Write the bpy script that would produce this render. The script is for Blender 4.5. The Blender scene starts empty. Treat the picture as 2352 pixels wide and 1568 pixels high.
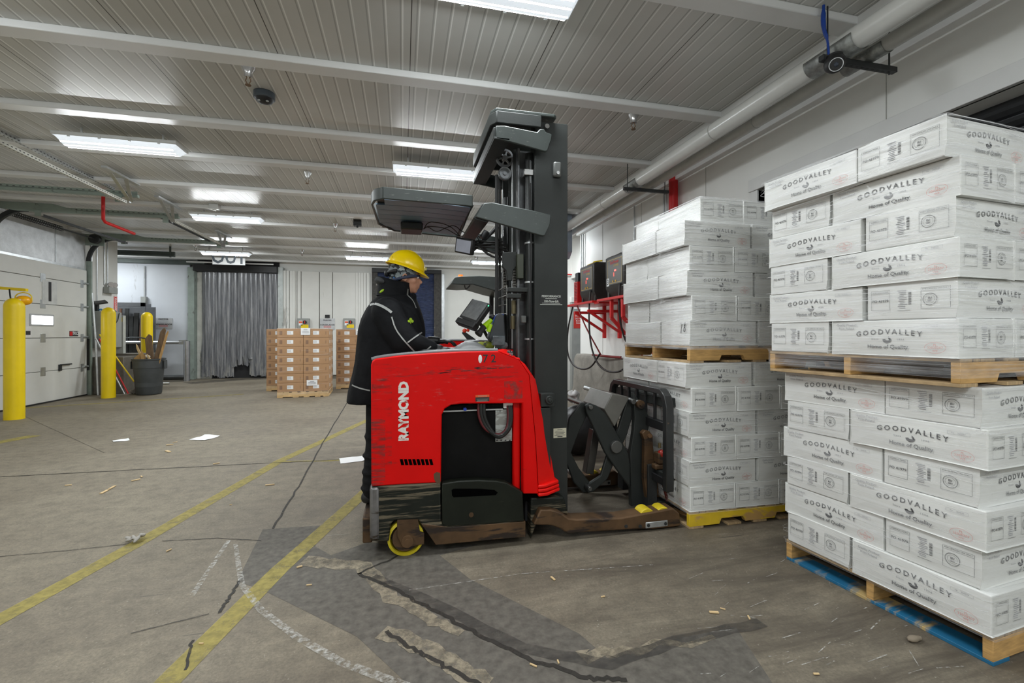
import bpy, math, random
from mathutils import Vector, Matrix, noise
PI = math.pi
scene = bpy.context.scene
COL = scene.collection

# ---------------------------------------------------------------- camera, world, exposure
YAW = math.radians(13.44)
CS, SN = math.cos(YAW), math.sin(YAW)
CAMH, FPX, HOR = 1.45, 1050.0, 768.0
cam_data = bpy.data.cameras.new('camera')
cam = bpy.data.objects.new('camera', cam_data)
COL.objects.link(cam)
cam.location = (0, 0, CAMH)
cam.rotation_euler = (PI / 2, 0, -YAW)
cam_data.sensor_width = 36.0
cam_data.lens = 36.0 * FPX / 2352
cam_data.shift_y = -(784 - HOR) / 2352
cam_data.clip_start = 0.05
scene.camera = cam
world = bpy.data.worlds.new('world')
scene.world = world
world.use_nodes = True
world.node_tree.nodes['Background'].inputs[0].default_value = (0.75, 0.8, 0.85, 1)
world.node_tree.nodes['Background'].inputs[1].default_value = 0.15
scene.view_settings.view_transform = 'Standard'
scene.view_settings.look = 'None'
scene.view_settings.exposure = EXPOSURE = 1.88
scene.view_settings.gamma = 1.0
scene.cycles.max_bounces = 8
scene.cycles.diffuse_bounces = 6
scene.cycles.transparent_max_bounces = 10
scene.cycles.sample_clamp_indirect = 8.0
TUBE = 80.0          # brightness of the fluorescent tubes
LENS = 0.17          # brightness of the ribbed lens between tubes

# ---------------------------------------------------------------- reading distances
def ray(px, py):
    r = (px - 1176) / FPX
    return Vector((r * CS + SN, CS - r * SN, (HOR - py) / FPX))
def onY(px, py, Y):
    d = ray(px, py); k = Y / d.y
    return Vector((d.x * k, Y, CAMH + d.z * k))
def onX(px, py, X):
    d = ray(px, py); k = X / d.x
    return Vector((X, d.y * k, CAMH + d.z * k))
def onZ(px, py, z=0.0):
    d = ray(px, py); k = (z - CAMH) / d.z
    return Vector((d.x * k, d.y * k, z))

# ---------------------------------------------------------------- materials
MATS = {}
def nodes_of(m):
    m.use_nodes = True
    nt = m.node_tree
    return nt, nt.nodes, nt.links, nt.nodes['Principled BSDF']
def N(nt, typ, **kw):
    n = nt.nodes.new(typ)
    for k, v in kw.items():
        if hasattr(n, k): setattr(n, k, v)
        else: n.inputs[k].default_value = v
    return n
def L(nt, a, ai, b, bi): nt.links.new(a.outputs[ai], b.inputs[bi])
def ramp(nt, src, out, stops):
    r = nt.nodes.new('ShaderNodeValToRGB')
    e = r.color_ramp.elements
    while len(e) < len(stops): e.new(0.5)
    for el, (p, c) in zip(e, stops):
        el.position = p
        el.color = c if len(c) == 4 else (*c, 1)
    nt.links.new(src.outputs[out], r.inputs[0])
    return r
def texco(nt, scale=(1, 1, 1), kind='Object', loc=(0, 0, 0), rot=(0, 0, 0)):
    t = nt.nodes.new('ShaderNodeTexCoord')
    m = nt.nodes.new('ShaderNodeMapping')
    m.inputs['Scale'].default_value = scale
    m.inputs['Location'].default_value = loc
    m.inputs['Rotation'].default_value = rot
    nt.links.new(t.outputs[kind], m.inputs[0])
    return m
def noise_tex(nt, mp, scale, detail=4, rough=0.6, dist=0.0):
    n = nt.nodes.new('ShaderNodeTexNoise')
    n.inputs['Scale'].default_value = scale
    n.inputs['Detail'].default_value = detail
    n.inputs['Roughness'].default_value = rough
    n.inputs['Distortion'].default_value = dist
    nt.links.new(mp.outputs[0], n.inputs['Vector'])
    return n
def mixc(nt, fac, a, b, blend='MIX'):
    """fac/a/b: float/colour or (node, output)."""
    m = nt.nodes.new('ShaderNodeMix'); m.data_type = 'RGBA'; m.blend_type = blend
    for sock, v in ((m.inputs[0], fac), (m.inputs[6], a), (m.inputs[7], b)):
        if isinstance(v, tuple) and len(v) == 2 and hasattr(v[0], 'outputs'):
            nt.links.new(v[0].outputs[v[1]], sock)
        elif isinstance(v, (int, float)): sock.default_value = v
        else: sock.default_value = v if len(v) == 4 else (*v, 1)
    return (m, 2)
def mat(name, col, rough=0.5, metal=0.0, var=0.12, nscale=6.0, bump=0.0, bscale=40.0, stretch=(1, 1, 1),
        wear=None, wear_amt=0.5, wear_scale=(3, 3, 30), wear_rough=None, wear2=None, wear2_amt=0.6, spec=0.5, emit=None, emit_s=0.0,
        coat=0.0):
    if name in MATS: return MATS[name]
    m = bpy.data.materials.new(name)
    nt, nodes, links, b = nodes_of(m)
    mp = texco(nt, stretch)
    n = noise_tex(nt, mp, nscale)
    lo = tuple(max(0, c * (1 - var)) for c in col); hi = tuple(min(1, c * (1 + var)) for c in col)
    r = ramp(nt, n, 0, [(0.3, lo), (0.7, hi)])
    cur = (r, 0)
    if wear is not None:
        mw = texco(nt, wear_scale)
        nw = noise_tex(nt, mw, 1.0, 8, 0.65, 0.3)
        rw = ramp(nt, nw, 0, [(1 - wear_amt, (0, 0, 0)), (min(0.999, 1.06 - wear_amt), (1, 1, 1))])
        cur = mixc(nt, (rw, 0), cur, wear)
    if wear2 is not None:
        mw = texco(nt, (2, 2, 2), loc=(5, 3, 1))
        nw = noise_tex(nt, mw, 1.6, 8, 0.7)
        rw = ramp(nt, nw, 0, [(1 - wear2_amt, (0, 0, 0)), (min(0.999, 1.1 - wear2_amt), (1, 1, 1))])
        cur = mixc(nt, (rw, 0), cur, wear2)
    links.new(cur[0].outputs[cur[1]], b.inputs['Base Color'])
    b.inputs['Roughness'].default_value = rough
    b.inputs['Metallic'].default_value = metal
    b.inputs['Specular IOR Level'].default_value = spec
    b.inputs['Coat Weight'].default_value = coat
    if emit is not None:
        b.inputs['Emission Color'].default_value = (*emit, 1)
        b.inputs['Emission Strength'].default_value = emit_s
    if bump:
        nb = noise_tex(nt, texco(nt), bscale, 3)
        bp = nodes.new('ShaderNodeBump'); bp.inputs['Strength'].default_value = bump
        bp.inputs['Distance'].default_value = 0.01
        links.new(nb.outputs[0], bp.inputs['Height']); links.new(bp.outputs[0], b.inputs['Normal'])
    MATS[name] = m
    return m

# ---------------------------------------------------------------- mesh builder
def xf(o, M=None):
    return M
class MB:
    def __init__(s): s.v = []; s.f = []; s.m = []; s.mi = 0
    def _add(s, vs, fs):
        b = len(s.v); s.v += [tuple(p) for p in vs]
        for f in fs: s.f.append([b + i for i in f]); s.m.append(s.mi)
        return s
    def box(s, x0, x1, y0, y1, z0, z1, M=None):
        vs = [Vector((x, y, z)) for z in (z0, z1) for x, y in ((x0, y0), (x1, y0), (x1, y1), (x0, y1))]
        if M is not None: vs = [M @ v for v in vs]
        return s._add(vs, [(3, 2, 1, 0), (4, 5, 6, 7), (0, 1, 5, 4), (1, 2, 6, 5), (2, 3, 7, 6), (3, 0, 4, 7)])
    def cbox(s, c, sz, M=None):
        x, y, z = c; a, b, d = sz[0] / 2, sz[1] / 2, sz[2] / 2
        if M is None: return s.box(x - a, x + a, y - b, y + b, z - d, z + d)
        T = Matrix.Translation(Vector(c)) @ M.to_4x4()
        return s.box(-a, a, -b, b, -d, d, T)
    def bar(s, p0, p1, w, h, up=(0, 0, 1)):
        p0, p1 = Vector(p0), Vector(p1); d = (p1 - p0); l = d.length; d.normalize()
        u = Vector(up); r = d.cross(u)
        if r.length < 1e-4: r = d.cross(Vector((1, 0, 0)))
        r.normalize(); u = r.cross(d)
        vs = []
        for p in (p0, p1):
            for a, b in ((-1, -1), (1, -1), (1, 1), (-1, 1)): vs.append(p + r * (a * w / 2) + u * (b * h / 2))
        return s._add(vs, [(0, 1, 2, 3), (7, 6, 5, 4), (0, 4, 5, 1), (1, 5, 6, 2), (2, 6, 7, 3), (3, 7, 4, 0)])
    def prism(s, pts, plane, a, b):
        """pts 2D polygon in plane 'xz','xy','yz' extruded a..b on the third axis"""
        def P(u, v, w): return {'xz': (u, w, v), 'xy': (u, v, w), 'yz': (w, u, v)}[plane]
        ar = sum(pts[i][0] * pts[(i + 1) % len(pts)][1] - pts[(i + 1) % len(pts)][0] * pts[i][1] for i in range(len(pts)))
        pts = list(pts) if ar > 0 else list(reversed(pts))
        n = len(pts)
        vs = [P(u, v, a) for u, v in pts] + [P(u, v, b) for u, v in pts]
        flip = (plane == 'xz')
        F = [list(range(n)), [n + i for i in reversed(range(n))]]
        F += [[(i + 1) % n, i, n + i, n + (i + 1) % n] for i in range(n)]
        if (b > a) != flip: F = [list(reversed(f)) for f in F]
        return s._add(vs, F)
    def cyl(s, p0, p1, r, n=16, r2=None, cap=True):
        p0, p1 = Vector(p0), Vector(p1); d = (p1 - p0).normalized(); r2 = r if r2 is None else r2
        u = d.orthogonal().normalized(); w = d.cross(u)
        vs = []
        for p, rr in ((p0, r), (p1, r2)):
            for i in range(n):
                a = 2 * PI * i / n; vs.append(p + (u * math.cos(a) + w * math.sin(a)) * rr)
        F = [[i, (i + 1) % n, n + (i + 1) % n, n + i] for i in range(n)]
        if cap: F += [list(reversed(range(n))), [n + i for i in range(n)]]
        return s._add(vs, F)
    def tube(s, pts, r, n=8, cap=True, smooth=0):
        P = [Vector(p) for p in pts]
        for _ in range(smooth):
            Q = [P[0]]
            for i in range(len(P) - 1): Q += [P[i] * .75 + P[i + 1] * .25, P[i] * .25 + P[i + 1] * .75]
            P = Q + [P[-1]]
        rr = r if isinstance(r, (list, tuple)) else None
        u = None; vs = []; k = len(P)
        for i in range(k):
            t = (P[min(i + 1, k - 1)] - P[max(i - 1, 0)]).normalized()
            u = t.orthogonal().normalized() if u is None else (u - t * u.dot(t)).normalized()
            w = t.cross(u)
            q = r if rr is None else rr[min(len(rr) - 1, int(i * len(rr) / k))]
            for j in range(n):
                a = 2 * PI * j / n; vs.append(P[i] + (u * math.cos(a) + w * math.sin(a)) * q)
        F = []
        for i in range(k - 1):
            for j in range(n): F.append([i * n + j, i * n + (j + 1) % n, (i + 1) * n + (j + 1) % n, (i + 1) * n + j])
        if cap: F += [list(reversed(range(n))), [(k - 1) * n + j for j in range(n)]]
        return s._add(vs, F)
    def ell(s, c, r, n=20, m=12, M=None):
        c = Vector(c); r = (r, r, r) if isinstance(r, (int, float)) else r
        vs = []; F = []
        for i in range(m + 1):
            th = PI * i / m
            for j in range(n):
                a = 2 * PI * j / n
                p = Vector((r[0] * math.sin(th) * math.cos(a), r[1] * math.sin(th) * math.sin(a), r[2] * math.cos(th)))
                vs.append(c + (M @ p if M is not None else p))
        for i in range(m):
            for j in range(n): F.append([i * n + j, (i + 1) * n + j, (i + 1) * n + (j + 1) % n, i * n + (j + 1) % n])
        return s._add(vs, F)
    def caps(s, p0, p1, r0, r1, n=14, sq=1.0):
        """tapered capsule; overlapping pieces are fused by a remesh"""
        p0, p1 = Vector(p0), Vector(p1)
        s.ell(p0, r0, n, 8); s.ell(p1, r1, n, 8); s.cyl(p0, p1, r0, n, r1, True)
        return s
    def lathe(s, prof, c=(0, 0, 0), n=24, sx=1, sy=1):
        vs = []; F = []; k = len(prof); c = Vector(c)
        for r, z in prof:
            for j in range(n):
                a = 2 * PI * j / n; vs.append(c + Vector((r * sx * math.cos(a), r * sy * math.sin(a), z)))
        for i in range(k - 1):
            for j in range(n): F.append([i * n + j, i * n + (j + 1) % n, (i + 1) * n + (j + 1) % n, (i + 1) * n + j])
        return s._add(vs, F)
    def loft(s, rings, closed=True, cap=True):
        n = len(rings[0]); vs = [p for r in rings for p in r]; F = []
        for i in range(len(rings) - 1):
            for j in range(n if closed else n - 1):
                F.append([i * n + j, i * n + (j + 1) % n, (i + 1) * n + (j + 1) % n, (i + 1) * n + j])
        if cap and closed: F += [list(reversed(range(n))), [(len(rings) - 1) * n + j for j in range(n)]]
        return s._add(vs, F)
    def quad(s, a, b, c, d): return s._add([a, b, c, d], [(0, 1, 2, 3)])
    def mesh(s, name, mats, M=None, smooth=None):
        me = bpy.data.meshes.new(name)
        vs = s.v if M is None else [tuple(M @ Vector(p)) for p in s.v]
        me.from_pydata(vs, [], s.f)
        for m in (mats if isinstance(mats, (list, tuple)) else [mats]): me.materials.append(m)
        me.polygons.foreach_set('material_index', s.m)
        if smooth is not None:
            me.polygons.foreach_set('use_smooth', [True] * len(s.f))
            me.update()
            if smooth < 179: me.set_sharp_from_angle(angle=math.radians(smooth))
        me.update()
        return me
WM = {}
def tag(o, label=None, cat=None, group=None, kind=None):
    if label: o['label'] = label
    if cat: o['category'] = cat
    if group: o['group'] = group
    if kind: o['kind'] = kind
    return o
def thing(name, label, cat, loc=(0, 0, 0), rz=0.0, group=None):
    o = bpy.data.objects.new(name, None); COL.objects.link(o)
    o.empty_display_size = 0.05
    o.location = loc; o.rotation_euler = (0, 0, rz)
    WM[o.name] = Matrix.Translation(Vector(loc)) @ Matrix.Rotation(rz, 4, 'Z')
    return tag(o, label, cat, group)
def build(mb, name, m, parent=None, bevel=0.0, smooth=None, local=False, segs=2, label=None):
    """mesh given in world coordinates unless local=True; parent may be a thing or a part of one"""
    root = parent
    while root is not None and root.parent is not None: root = root.parent
    M = None if (root is None or local or root.name not in WM) else WM[root.name].inverted()
    me = mb.mesh(name, m, M, smooth)
    o = bpy.data.objects.new(name, me); COL.objects.link(o)
    if parent is not None: o.parent = parent
    if bevel:
        b = o.modifiers.new('b', 'BEVEL'); b.width = bevel; b.segments = segs; b.limit_method = 'ANGLE'
        b.angle_limit = math.radians(40)
        if smooth is None:
            me.polygons.foreach_set('use_smooth', [True] * len(me.polygons))
            me.set_sharp_from_angle(angle=math.radians(35))
    if label: o['label'] = label
    return o
def single(mb, name, m, label, cat, bevel=0.0, smooth=None, group=None, kind=None):
    o = build(mb, name, m, None, bevel, smooth)
    return tag(o, label, cat, group, kind)
def struct(mb, name, m, bevel=0.0, smooth=None):
    return tag(build(mb, name, m, None, bevel, smooth), kind='structure')
def fuse(o, voxel, it=4, sub=0):
    r = o.modifiers.new('r', 'REMESH'); r.mode = 'VOXEL'; r.voxel_size = voxel; r.use_smooth_shade = True
    if it:
        s = o.modifiers.new('s', 'SMOOTH'); s.iterations = it; s.factor = 0.5
    return o
_tc = {}
def text_geo(txt, size, bold=0.0, space=1.0):
    k = (txt, size, bold, space)
    if k in _tc: return _tc[k]
    cu = bpy.data.curves.new('t', 'FONT'); cu.body = txt; cu.size = size; cu.align_x = 'CENTER'; cu.align_y = 'CENTER'
    cu.offset = bold; cu.resolution_u = 2; cu.space_character = space
    ob = bpy.data.objects.new('t', cu); COL.objects.link(ob)
    me = bpy.data.meshes.new_from_object(ob.evaluated_get(bpy.context.evaluated_depsgraph_get()))
    r = ([tuple(v.co) for v in me.vertices], [list(p.vertices) for p in me.polygons])
    bpy.data.objects.remove(ob); bpy.data.curves.remove(cu); bpy.data.meshes.remove(me)
    _tc[k] = r
    return r
def add_text(mb, txt, size, o, ux, uy, bold=0.0, space=1.0, arc=0.0, sx=1.0):
    """flat lettering at o, reading along ux, standing along uy"""
    v, f = text_geo(txt, size, bold, space)
    o, ux, uy = Vector(o), Vector(ux), Vector(uy)
    mb._add([o + ux * (x * sx) + uy * (y - arc * x * x) for x, y, z in v], f)
    return mb
def add_frame(mb, o, ux, uy, w, h, t):
    o, ux, uy = Vector(o), Vector(ux), Vector(uy)
    for a, b, c, d in ((-w / 2, w / 2, -h / 2, -h / 2 + t), (-w / 2, w / 2, h / 2 - t, h / 2), (-w / 2, -w / 2 + t, -h / 2, h / 2), (w / 2 - t, w / 2, -h / 2, h / 2)):
        mb.quad(o + ux * a + uy * c, o + ux * b + uy * c, o + ux * b + uy * d, o + ux * a + uy * d)
    return mb
def add_rect(mb, o, ux, uy, w, h):
    o, ux, uy = Vector(o), Vector(ux), Vector(uy)
    mb.quad(o - ux * w / 2 - uy * h / 2, o + ux * w / 2 - uy * h / 2, o + ux * w / 2 + uy * h / 2, o - ux * w / 2 + uy * h / 2)
    return mb
def add_ring(mb, o, ux, uy, a, b, t, n=28):
    o, ux, uy = Vector(o), Vector(ux), Vector(uy)
    for i in range(n):
        p, q = 2 * PI * i / n, 2 * PI * (i + 1) / n
        mb.quad(o + ux * (a * math.cos(p)) + uy * (b * math.sin(p)), o + ux * (a * math.cos(q)) + uy * (b * math.sin(q)),
                o + ux * ((a - t) * math.cos(q)) + uy * ((b - t) * math.sin(q)), o + ux * ((a - t) * math.cos(p)) + uy * ((b - t) * math.sin(p)))
    return mb
def rep(o, name=None):
    """copy of a thing with its parts and sub-parts"""
    c = o.copy(); COL.objects.link(c)
    if o.name in WM: WM[c.name] = WM[o.name]
    for ch in list(o.children):
        d = rep(ch); d.parent = c
    return c
X_, Y_, Z_ = Vector((1, 0, 0)), Vector((0, 1, 0)), Vector((0, 0, 1))

# ---------------------------------------------------------------- surfaces of the building
CEIL = 3.90
XR, XL, YB, YF = 3.95, -7.4, 17.0, -4.5
def floor_material():
    m = bpy.data.materials.new('floor_concrete')
    nt, nodes, links, b = nodes_of(m)
    mp = texco(nt)
    n1 = noise_tex(nt, mp, 0.55, 6, 0.6)
    n2 = noise_tex(nt, mp, 9.0, 8, 0.75)
    c1 = ramp(nt, n1, 0, [(0.28, (0.16, 0.132, 0.095)), (0.5, (0.225, 0.193, 0.142)), (0.72, (0.285, 0.25, 0.187))])
    c2 = ramp(nt, n2, 0, [(0.3, (0.62, 0.62, 0.62)), (0.55, (1, 1, 1)), (0.8, (1.18, 1.16, 1.1))])
    n2b = noise_tex(nt, mp, 70.0, 6, 0.8)
    c2b = ramp(nt, n2b, 0, [(0.32, (0.66, 0.66, 0.66)), (0.5, (1, 1, 1)), (0.68, (1.3, 1.3, 1.28))])
    cur = mixc(nt, 1.0, (c1, 0), (c2, 0), 'MULTIPLY'); cur = mixc(nt, 1.0, cur, (c2b, 0), 'MULTIPLY')
    # tyre grime in long smears, thickest by the stored pallets
    ms = texco(nt, (0.5, 2.6, 1), rot=(0, 0, math.radians(-14)))
    n3 = noise_tex(nt, ms, 1.7, 9, 0.72, 0.4)
    g = nodes.new('ShaderNodeTexGradient'); mg = texco(nt, (0.24, 1, 1), loc=(0.42, 0, 0)); links.new(mg.outputs[0], g.inputs[0])
    rs = ramp(nt, n3, 0, [(0.30, (0, 0, 0)), (0.64, (1, 1, 1))])
    mm = nodes.new('ShaderNodeMath'); mm.operation = 'MULTIPLY'
    links.new(rs.outputs[0], mm.inputs[0]); 
    gr = ramp(nt, g, 0, [(0.0, (0.22, 0.22, 0.22)), (0.9, (1, 1, 1))]); links.new(gr.outputs[0], mm.inputs[1])
    cur = mixc(nt, (mm, 0), cur, (0.072, 0.058, 0.043))
    # aggregate showing as pale specks, and fine dark pits
    v = nodes.new('ShaderNodeTexVoronoi'); v.inputs['Scale'].default_value = 42; links.new(mp.outputs[0], v.inputs['Vector'])
    rv = ramp(nt, v, 0, [(0.0, (1, 1, 1)), (0.10, (0.7, 0.7, 0.7)), (0.17, (0, 0, 0))])
    nv = noise_tex(nt, mp, 14.0, 2, 0.5); rnv = ramp(nt, nv, 0, [(0.5, (0, 0, 0)), (0.62, (0.55, 0.55, 0.55))])
    mv = nodes.new('ShaderNodeMath'); mv.operation = 'MULTIPLY'; links.new(rv.outputs[0], mv.inputs[0]); links.new(rnv.outputs[0], mv.inputs[1])
    cur = mixc(nt, (mv, 0), cur, (0.42, 0.40, 0.33))
    # thin scratches in several directions
    for ang, sc, col, amt in ((20, 1.0, (0.05, 0.045, 0.04), 0.72), (-35, 1.3, (0.05, 0.045, 0.04), 0.72), (-12, 0.9, (0.45, 0.44, 0.4), 0.74), (62, 1.1, (0.06, 0.05, 0.045), 0.73)):
        mx = texco(nt, (1.2 * sc, 34 * sc, 1), rot=(0, 0, math.radians(ang)), loc=(ang, 0, 0))
        nx = noise_tex(nt, mx, 1.0, 5, 0.55, 0.15)
        rx = ramp(nt, nx, 0, [(amt - 0.02, (0, 0, 0)), (amt + 0.03, (0.8, 0.8, 0.8))])
        cur = mixc(nt, (rx, 0), cur, col)
    links.new(cur[0].outputs[2], b.inputs['Base Color'])
    rr = ramp(nt, n1, 0, [(0.3, (0.55, 0.55, 0.55)), (0.7, (0.8, 0.8, 0.8))])
    links.new(rr.outputs[0], b.inputs['Roughness'])
    bp = nodes.new('ShaderNodeBump'); bp.inputs['Strength'].default_value = 0.25; bp.inputs['Distance'].default_value = 0.01
    links.new(n2.outputs[0], bp.inputs['Height']); links.new(bp.outputs[0], b.inputs['Normal'])
    return m
def decal(name, col, edge=0.5, scale=6.0, stretch=(1, 1, 1), rough=0.7, amt=1.0, detail=8, rot=0.0, var=0.15):
    """thin worn paint or filler: noise alpha"""
    m = bpy.data.materials.new(name); nt, nodes, links, b = nodes_of(m)
    mp = texco(nt, stretch, rot=(0, 0, rot)); n = noise_tex(nt, mp, scale, detail, 0.72)
    r = ramp(nt, n, 0, [(max(0, edge - 0.12), (0, 0, 0)), (edge + 0.12, (amt, amt, amt))])
    n2 = noise_tex(nt, texco(nt), 22.0, 6)
    rc = ramp(nt, n2, 0, [(0.3, tuple(c * (1 - var) for c in col)), (0.7, tuple(c * (1 + var) for c in col))])
    links.new(rc.outputs[0], b.inputs['Base Color'])
    b.inputs['Roughness'].default_value = rough
    tr = nodes.new('ShaderNodeBsdfTransparent'); mx = nodes.new('ShaderNodeMixShader')
    links.new(r.outputs[0], mx.inputs[0]); links.new(tr.outputs[0], mx.inputs[1]); links.new(b.outputs[0], mx.inputs[2])
    links.new(mx.outputs[0], nodes['Material Output'].inputs[0])
    return m
def ceiling_material():
    m = bpy.data.materials.new('ceiling_panels'); nt, nodes, links, b = nodes_of(m)
    b.inputs['Roughness'].default_value = 0.33
    b.inputs['Specular IOR Level'].default_value = 0.6
    mp = texco(nt)
    sep = nodes.new('ShaderNodeSeparateXYZ'); links.new(mp.outputs[0], sep.inputs[0])
    def lines(period, w, off=0.0):
        a = nodes.new('ShaderNodeMath'); a.operation = 'ADD'; links.new(sep.outputs[0], a.inputs[0]); a.inputs[1].default_value = off + 100
        d = nodes.new('ShaderNodeMath'); d.operation = 'PINGPONG'; links.new(a.outputs[0], d.inputs[0]); d.inputs[1].default_value = period / 2
        l = nodes.new('ShaderNodeMath'); l.operation = 'LESS_THAN'; links.new(d.outputs[0], l.inputs[0]); l.inputs[1].default_value = w
        return l
    fine = lines(0.125, 0.005); fine2 = lines(0.125, 0.005, 0.018); joint = lines(1.125, 0.004, 0.06)
    n = noise_tex(nt, texco(nt, (1, 1, 1)), 0.7, 4)
    c = ramp(nt, n, 0, [(0.3, (0.50, 0.50, 0.475)), (0.7, (0.60, 0.60, 0.575))])
    cur = mixc(nt, (fine, 0), (c, 0), (0.82, 0.82, 0.80))
    cur = mixc(nt, (fine2, 0), cur, (0.36, 0.36, 0.345))
    cur = mixc(nt, (joint, 0), cur, (0.06, 0.055, 0.05))
    links.new(cur[0].outputs[2], b.inputs['Base Color'])
    bp = nodes.new('ShaderNodeBump'); bp.inputs['Distance'].default_value = 0.006; bp.inputs['Strength'].default_value = 0.7
    links.new(fine.outputs[0], bp.inputs['Height'])
    n3 = noise_tex(nt, texco(nt), 180.0, 2)
    bp2 = nodes.new('ShaderNodeBump'); bp2.inputs['Distance'].default_value = 0.001; bp2.inputs['Strength'].default_value = 0.35
    links.new(n3.outputs[0], bp2.inputs['Height']); links.new(bp.outputs[0], bp2.inputs['Normal'])
    links.new(bp2.outputs[0], b.inputs['Normal'])
    return m
def stripe_mat(name, axis, period, w, col, line, rough=0.5, bumpd=0.004, metal=0.0, var=0.06):
    m = bpy.data.materials.new(name); nt, nodes, links, b = nodes_of(m)
    b.inputs['Roughness'].default_value = rough; b.inputs['Metallic'].default_value = metal
    mp = texco(nt); sep = nodes.new('ShaderNodeSeparateXYZ'); links.new(mp.outputs[0], sep.inputs[0])
    a = nodes.new('ShaderNodeMath'); a.operation = 'ADD'; links.new(sep.outputs[axis], a.inputs[0]); a.inputs[1].default_value = 100
    d = nodes.new('ShaderNodeMath'); d.operation = 'PINGPONG'; links.new(a.outputs[0], d.inputs[0]); d.inputs[1].default_value = period / 2
    l = nodes.new('ShaderNodeMath'); l.operation = 'LESS_THAN'; links.new(d.outputs[0], l.inputs[0]); l.inputs[1].default_value = w
    n = noise_tex(nt, texco(nt, (1, 1, 0.4)), 2.0, 6)
    c = ramp(nt, n, 0, [(0.3, tuple(x * (1 - var) for x in col)), (0.7, tuple(min(1, x * (1 + var)) for x in col))])
    cur = mixc(nt, (l, 0), (c, 0), line)
    links.new(cur[0].outputs[2], b.inputs['Base Color'])
    bp = nodes.new('ShaderNodeBump'); bp.inputs['Distance'].default_value = bumpd; bp.inputs['Strength'].default_value = 1.0
    links.new(d.outputs[0], bp.inputs['Height']); links.new(bp.outputs[0], b.inputs['Normal'])
    return m
M_floor = floor_material()
M_ceil = ceiling_material()
M_white = mat('white_panel', (0.70, 0.70, 0.67), 0.5, var=0.05, nscale=1.2)
M_wallr = mat('white_panel_right', (0.82, 0.825, 0.805), 0.5, var=0.04, nscale=1.0)
M_beam = mat('white_trim', (0.74, 0.745, 0.74), 0.35, var=0.04, nscale=2, bump=0.1, bscale=120)
M_cool = mat('freezer_panel', (0.60, 0.63, 0.68), 0.5, var=0.05, nscale=1.0, wear=(0.35, 0.35, 0.36), wear_amt=0.38, wear_scale=(2, 2, 0.6))
M_curb = mat('raw_concrete', (0.20, 0.185, 0.16), 0.85, var=0.25, nscale=3, bump=0.4, bscale=20)
M_track = mat('grey_green_steel', (0.30, 0.36, 0.32), 0.45, 0.3, var=0.12, nscale=5, wear=(0.12, 0.13, 0.12), wear_amt=0.40, wear_scale=(4, 4, 4))
M_galv = mat('galvanised_steel', (0.55, 0.57, 0.58), 0.35, 0.75, var=0.15, nscale=9)
M_dark = mat('dark_steel', (0.035, 0.037, 0.038), 0.5, 0.3, var=0.3)
M_black = mat('black_plastic', (0.012, 0.012, 0.013), 0.5, var=0.3)
M_rubber = mat('black_rubber', (0.02, 0.02, 0.02), 0.75, var=0.3)
M_door = mat('white_door_skin', (0.70, 0.70, 0.665), 0.5, var=0.04, nscale=2, bump=0.12, bscale=90)
M_embossed = mat('embossed_steel', (0.62, 0.63, 0.64), 0.33, 0.55, var=0.14, nscale=6, bump=0.5, bscale=70)
M_void = mat('void_black', (.002, .002, .002), .9, var=0, spec=0.0)
M_ink = mat('black_ink', (0.025, 0.025, 0.027), 0.7, var=0.1)
M_paper = mat('white_paper', (0.85, 0.86, 0.86), 0.7, var=0.03)
M_yellow = mat('yellow_paint', (0.83, 0.60, 0.0), 0.4, var=0.07, nscale=3, wear=(0.13, 0.10, 0.03), wear_amt=0.33, wear_scale=(5, 5, 3))
M_red = mat('red_enamel', (0.62, 0.012, 0.012), 0.4, var=0.08)
M_grey = mat('grey_enamel', (0.30, 0.31, 0.295), 0.5, var=0.08)

fl = MB().box(-13, 7, YF - .3, 19, -0.2, 0); struct(fl, 'floor', M_floor)
ce = MB().box(-13, 7, YF - .3, 19, CEIL, CEIL + 0.2); struct(ce, 'ceiling', M_ceil)
# ceiling trims, one per panel joint
for i, y in enumerate((-3.6, -2.0, -0.4, 1.2, 2.80, 4.35, 5.81, 6.97, 8.37, 9.74, 10.93, 12.44, 13.7, 15.0, 16.35)):
    t = MB().box(-12.9, XR - .002, y, y + 0.165, CEIL - 0.062, CEIL + .001)
    struct(t, 'trim_%d' % (i + 1), M_beam, bevel=0.008)
# walls
struct(MB().box(XL - .25, XL, YF, 14.3, 0, CEIL), 'wall_left', M_white)
struct(MB().box(-12.9, XL - .25, 14.05, 14.3, 0, CEIL), 'wall_recess_left', M_white)
w = MB().box(-12.9, 7, YB, YB + .3, 0, CEIL); struct(w, 'wall_back', M_white)
w = MB()
Y0d, Y1d, ZT = 0.9, 4.42, 3.10
w.box(XR, XR + .3, YF, Y0d, 0, CEIL); w.box(XR, XR + .3, Y1d, 9.8, 0, CEIL); w.box(XR, XR + .3, Y0d, Y1d, ZT, CEIL)
struct(w, 'wall_right', M_wallr)
struct(MB().box(4.0, 6.9, 11.2, 11.4, 0, CEIL).box(4.0, 4.2, 11.4, YB, 0, CEIL).box(4.25, 4.45, 9.6, 11.2, 2.9, CEIL), 'wall_recess_right', M_white)
struct(MB().box(-13, 7, YF - .3, YF, 0, CEIL), 'wall_front', M_white)
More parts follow.
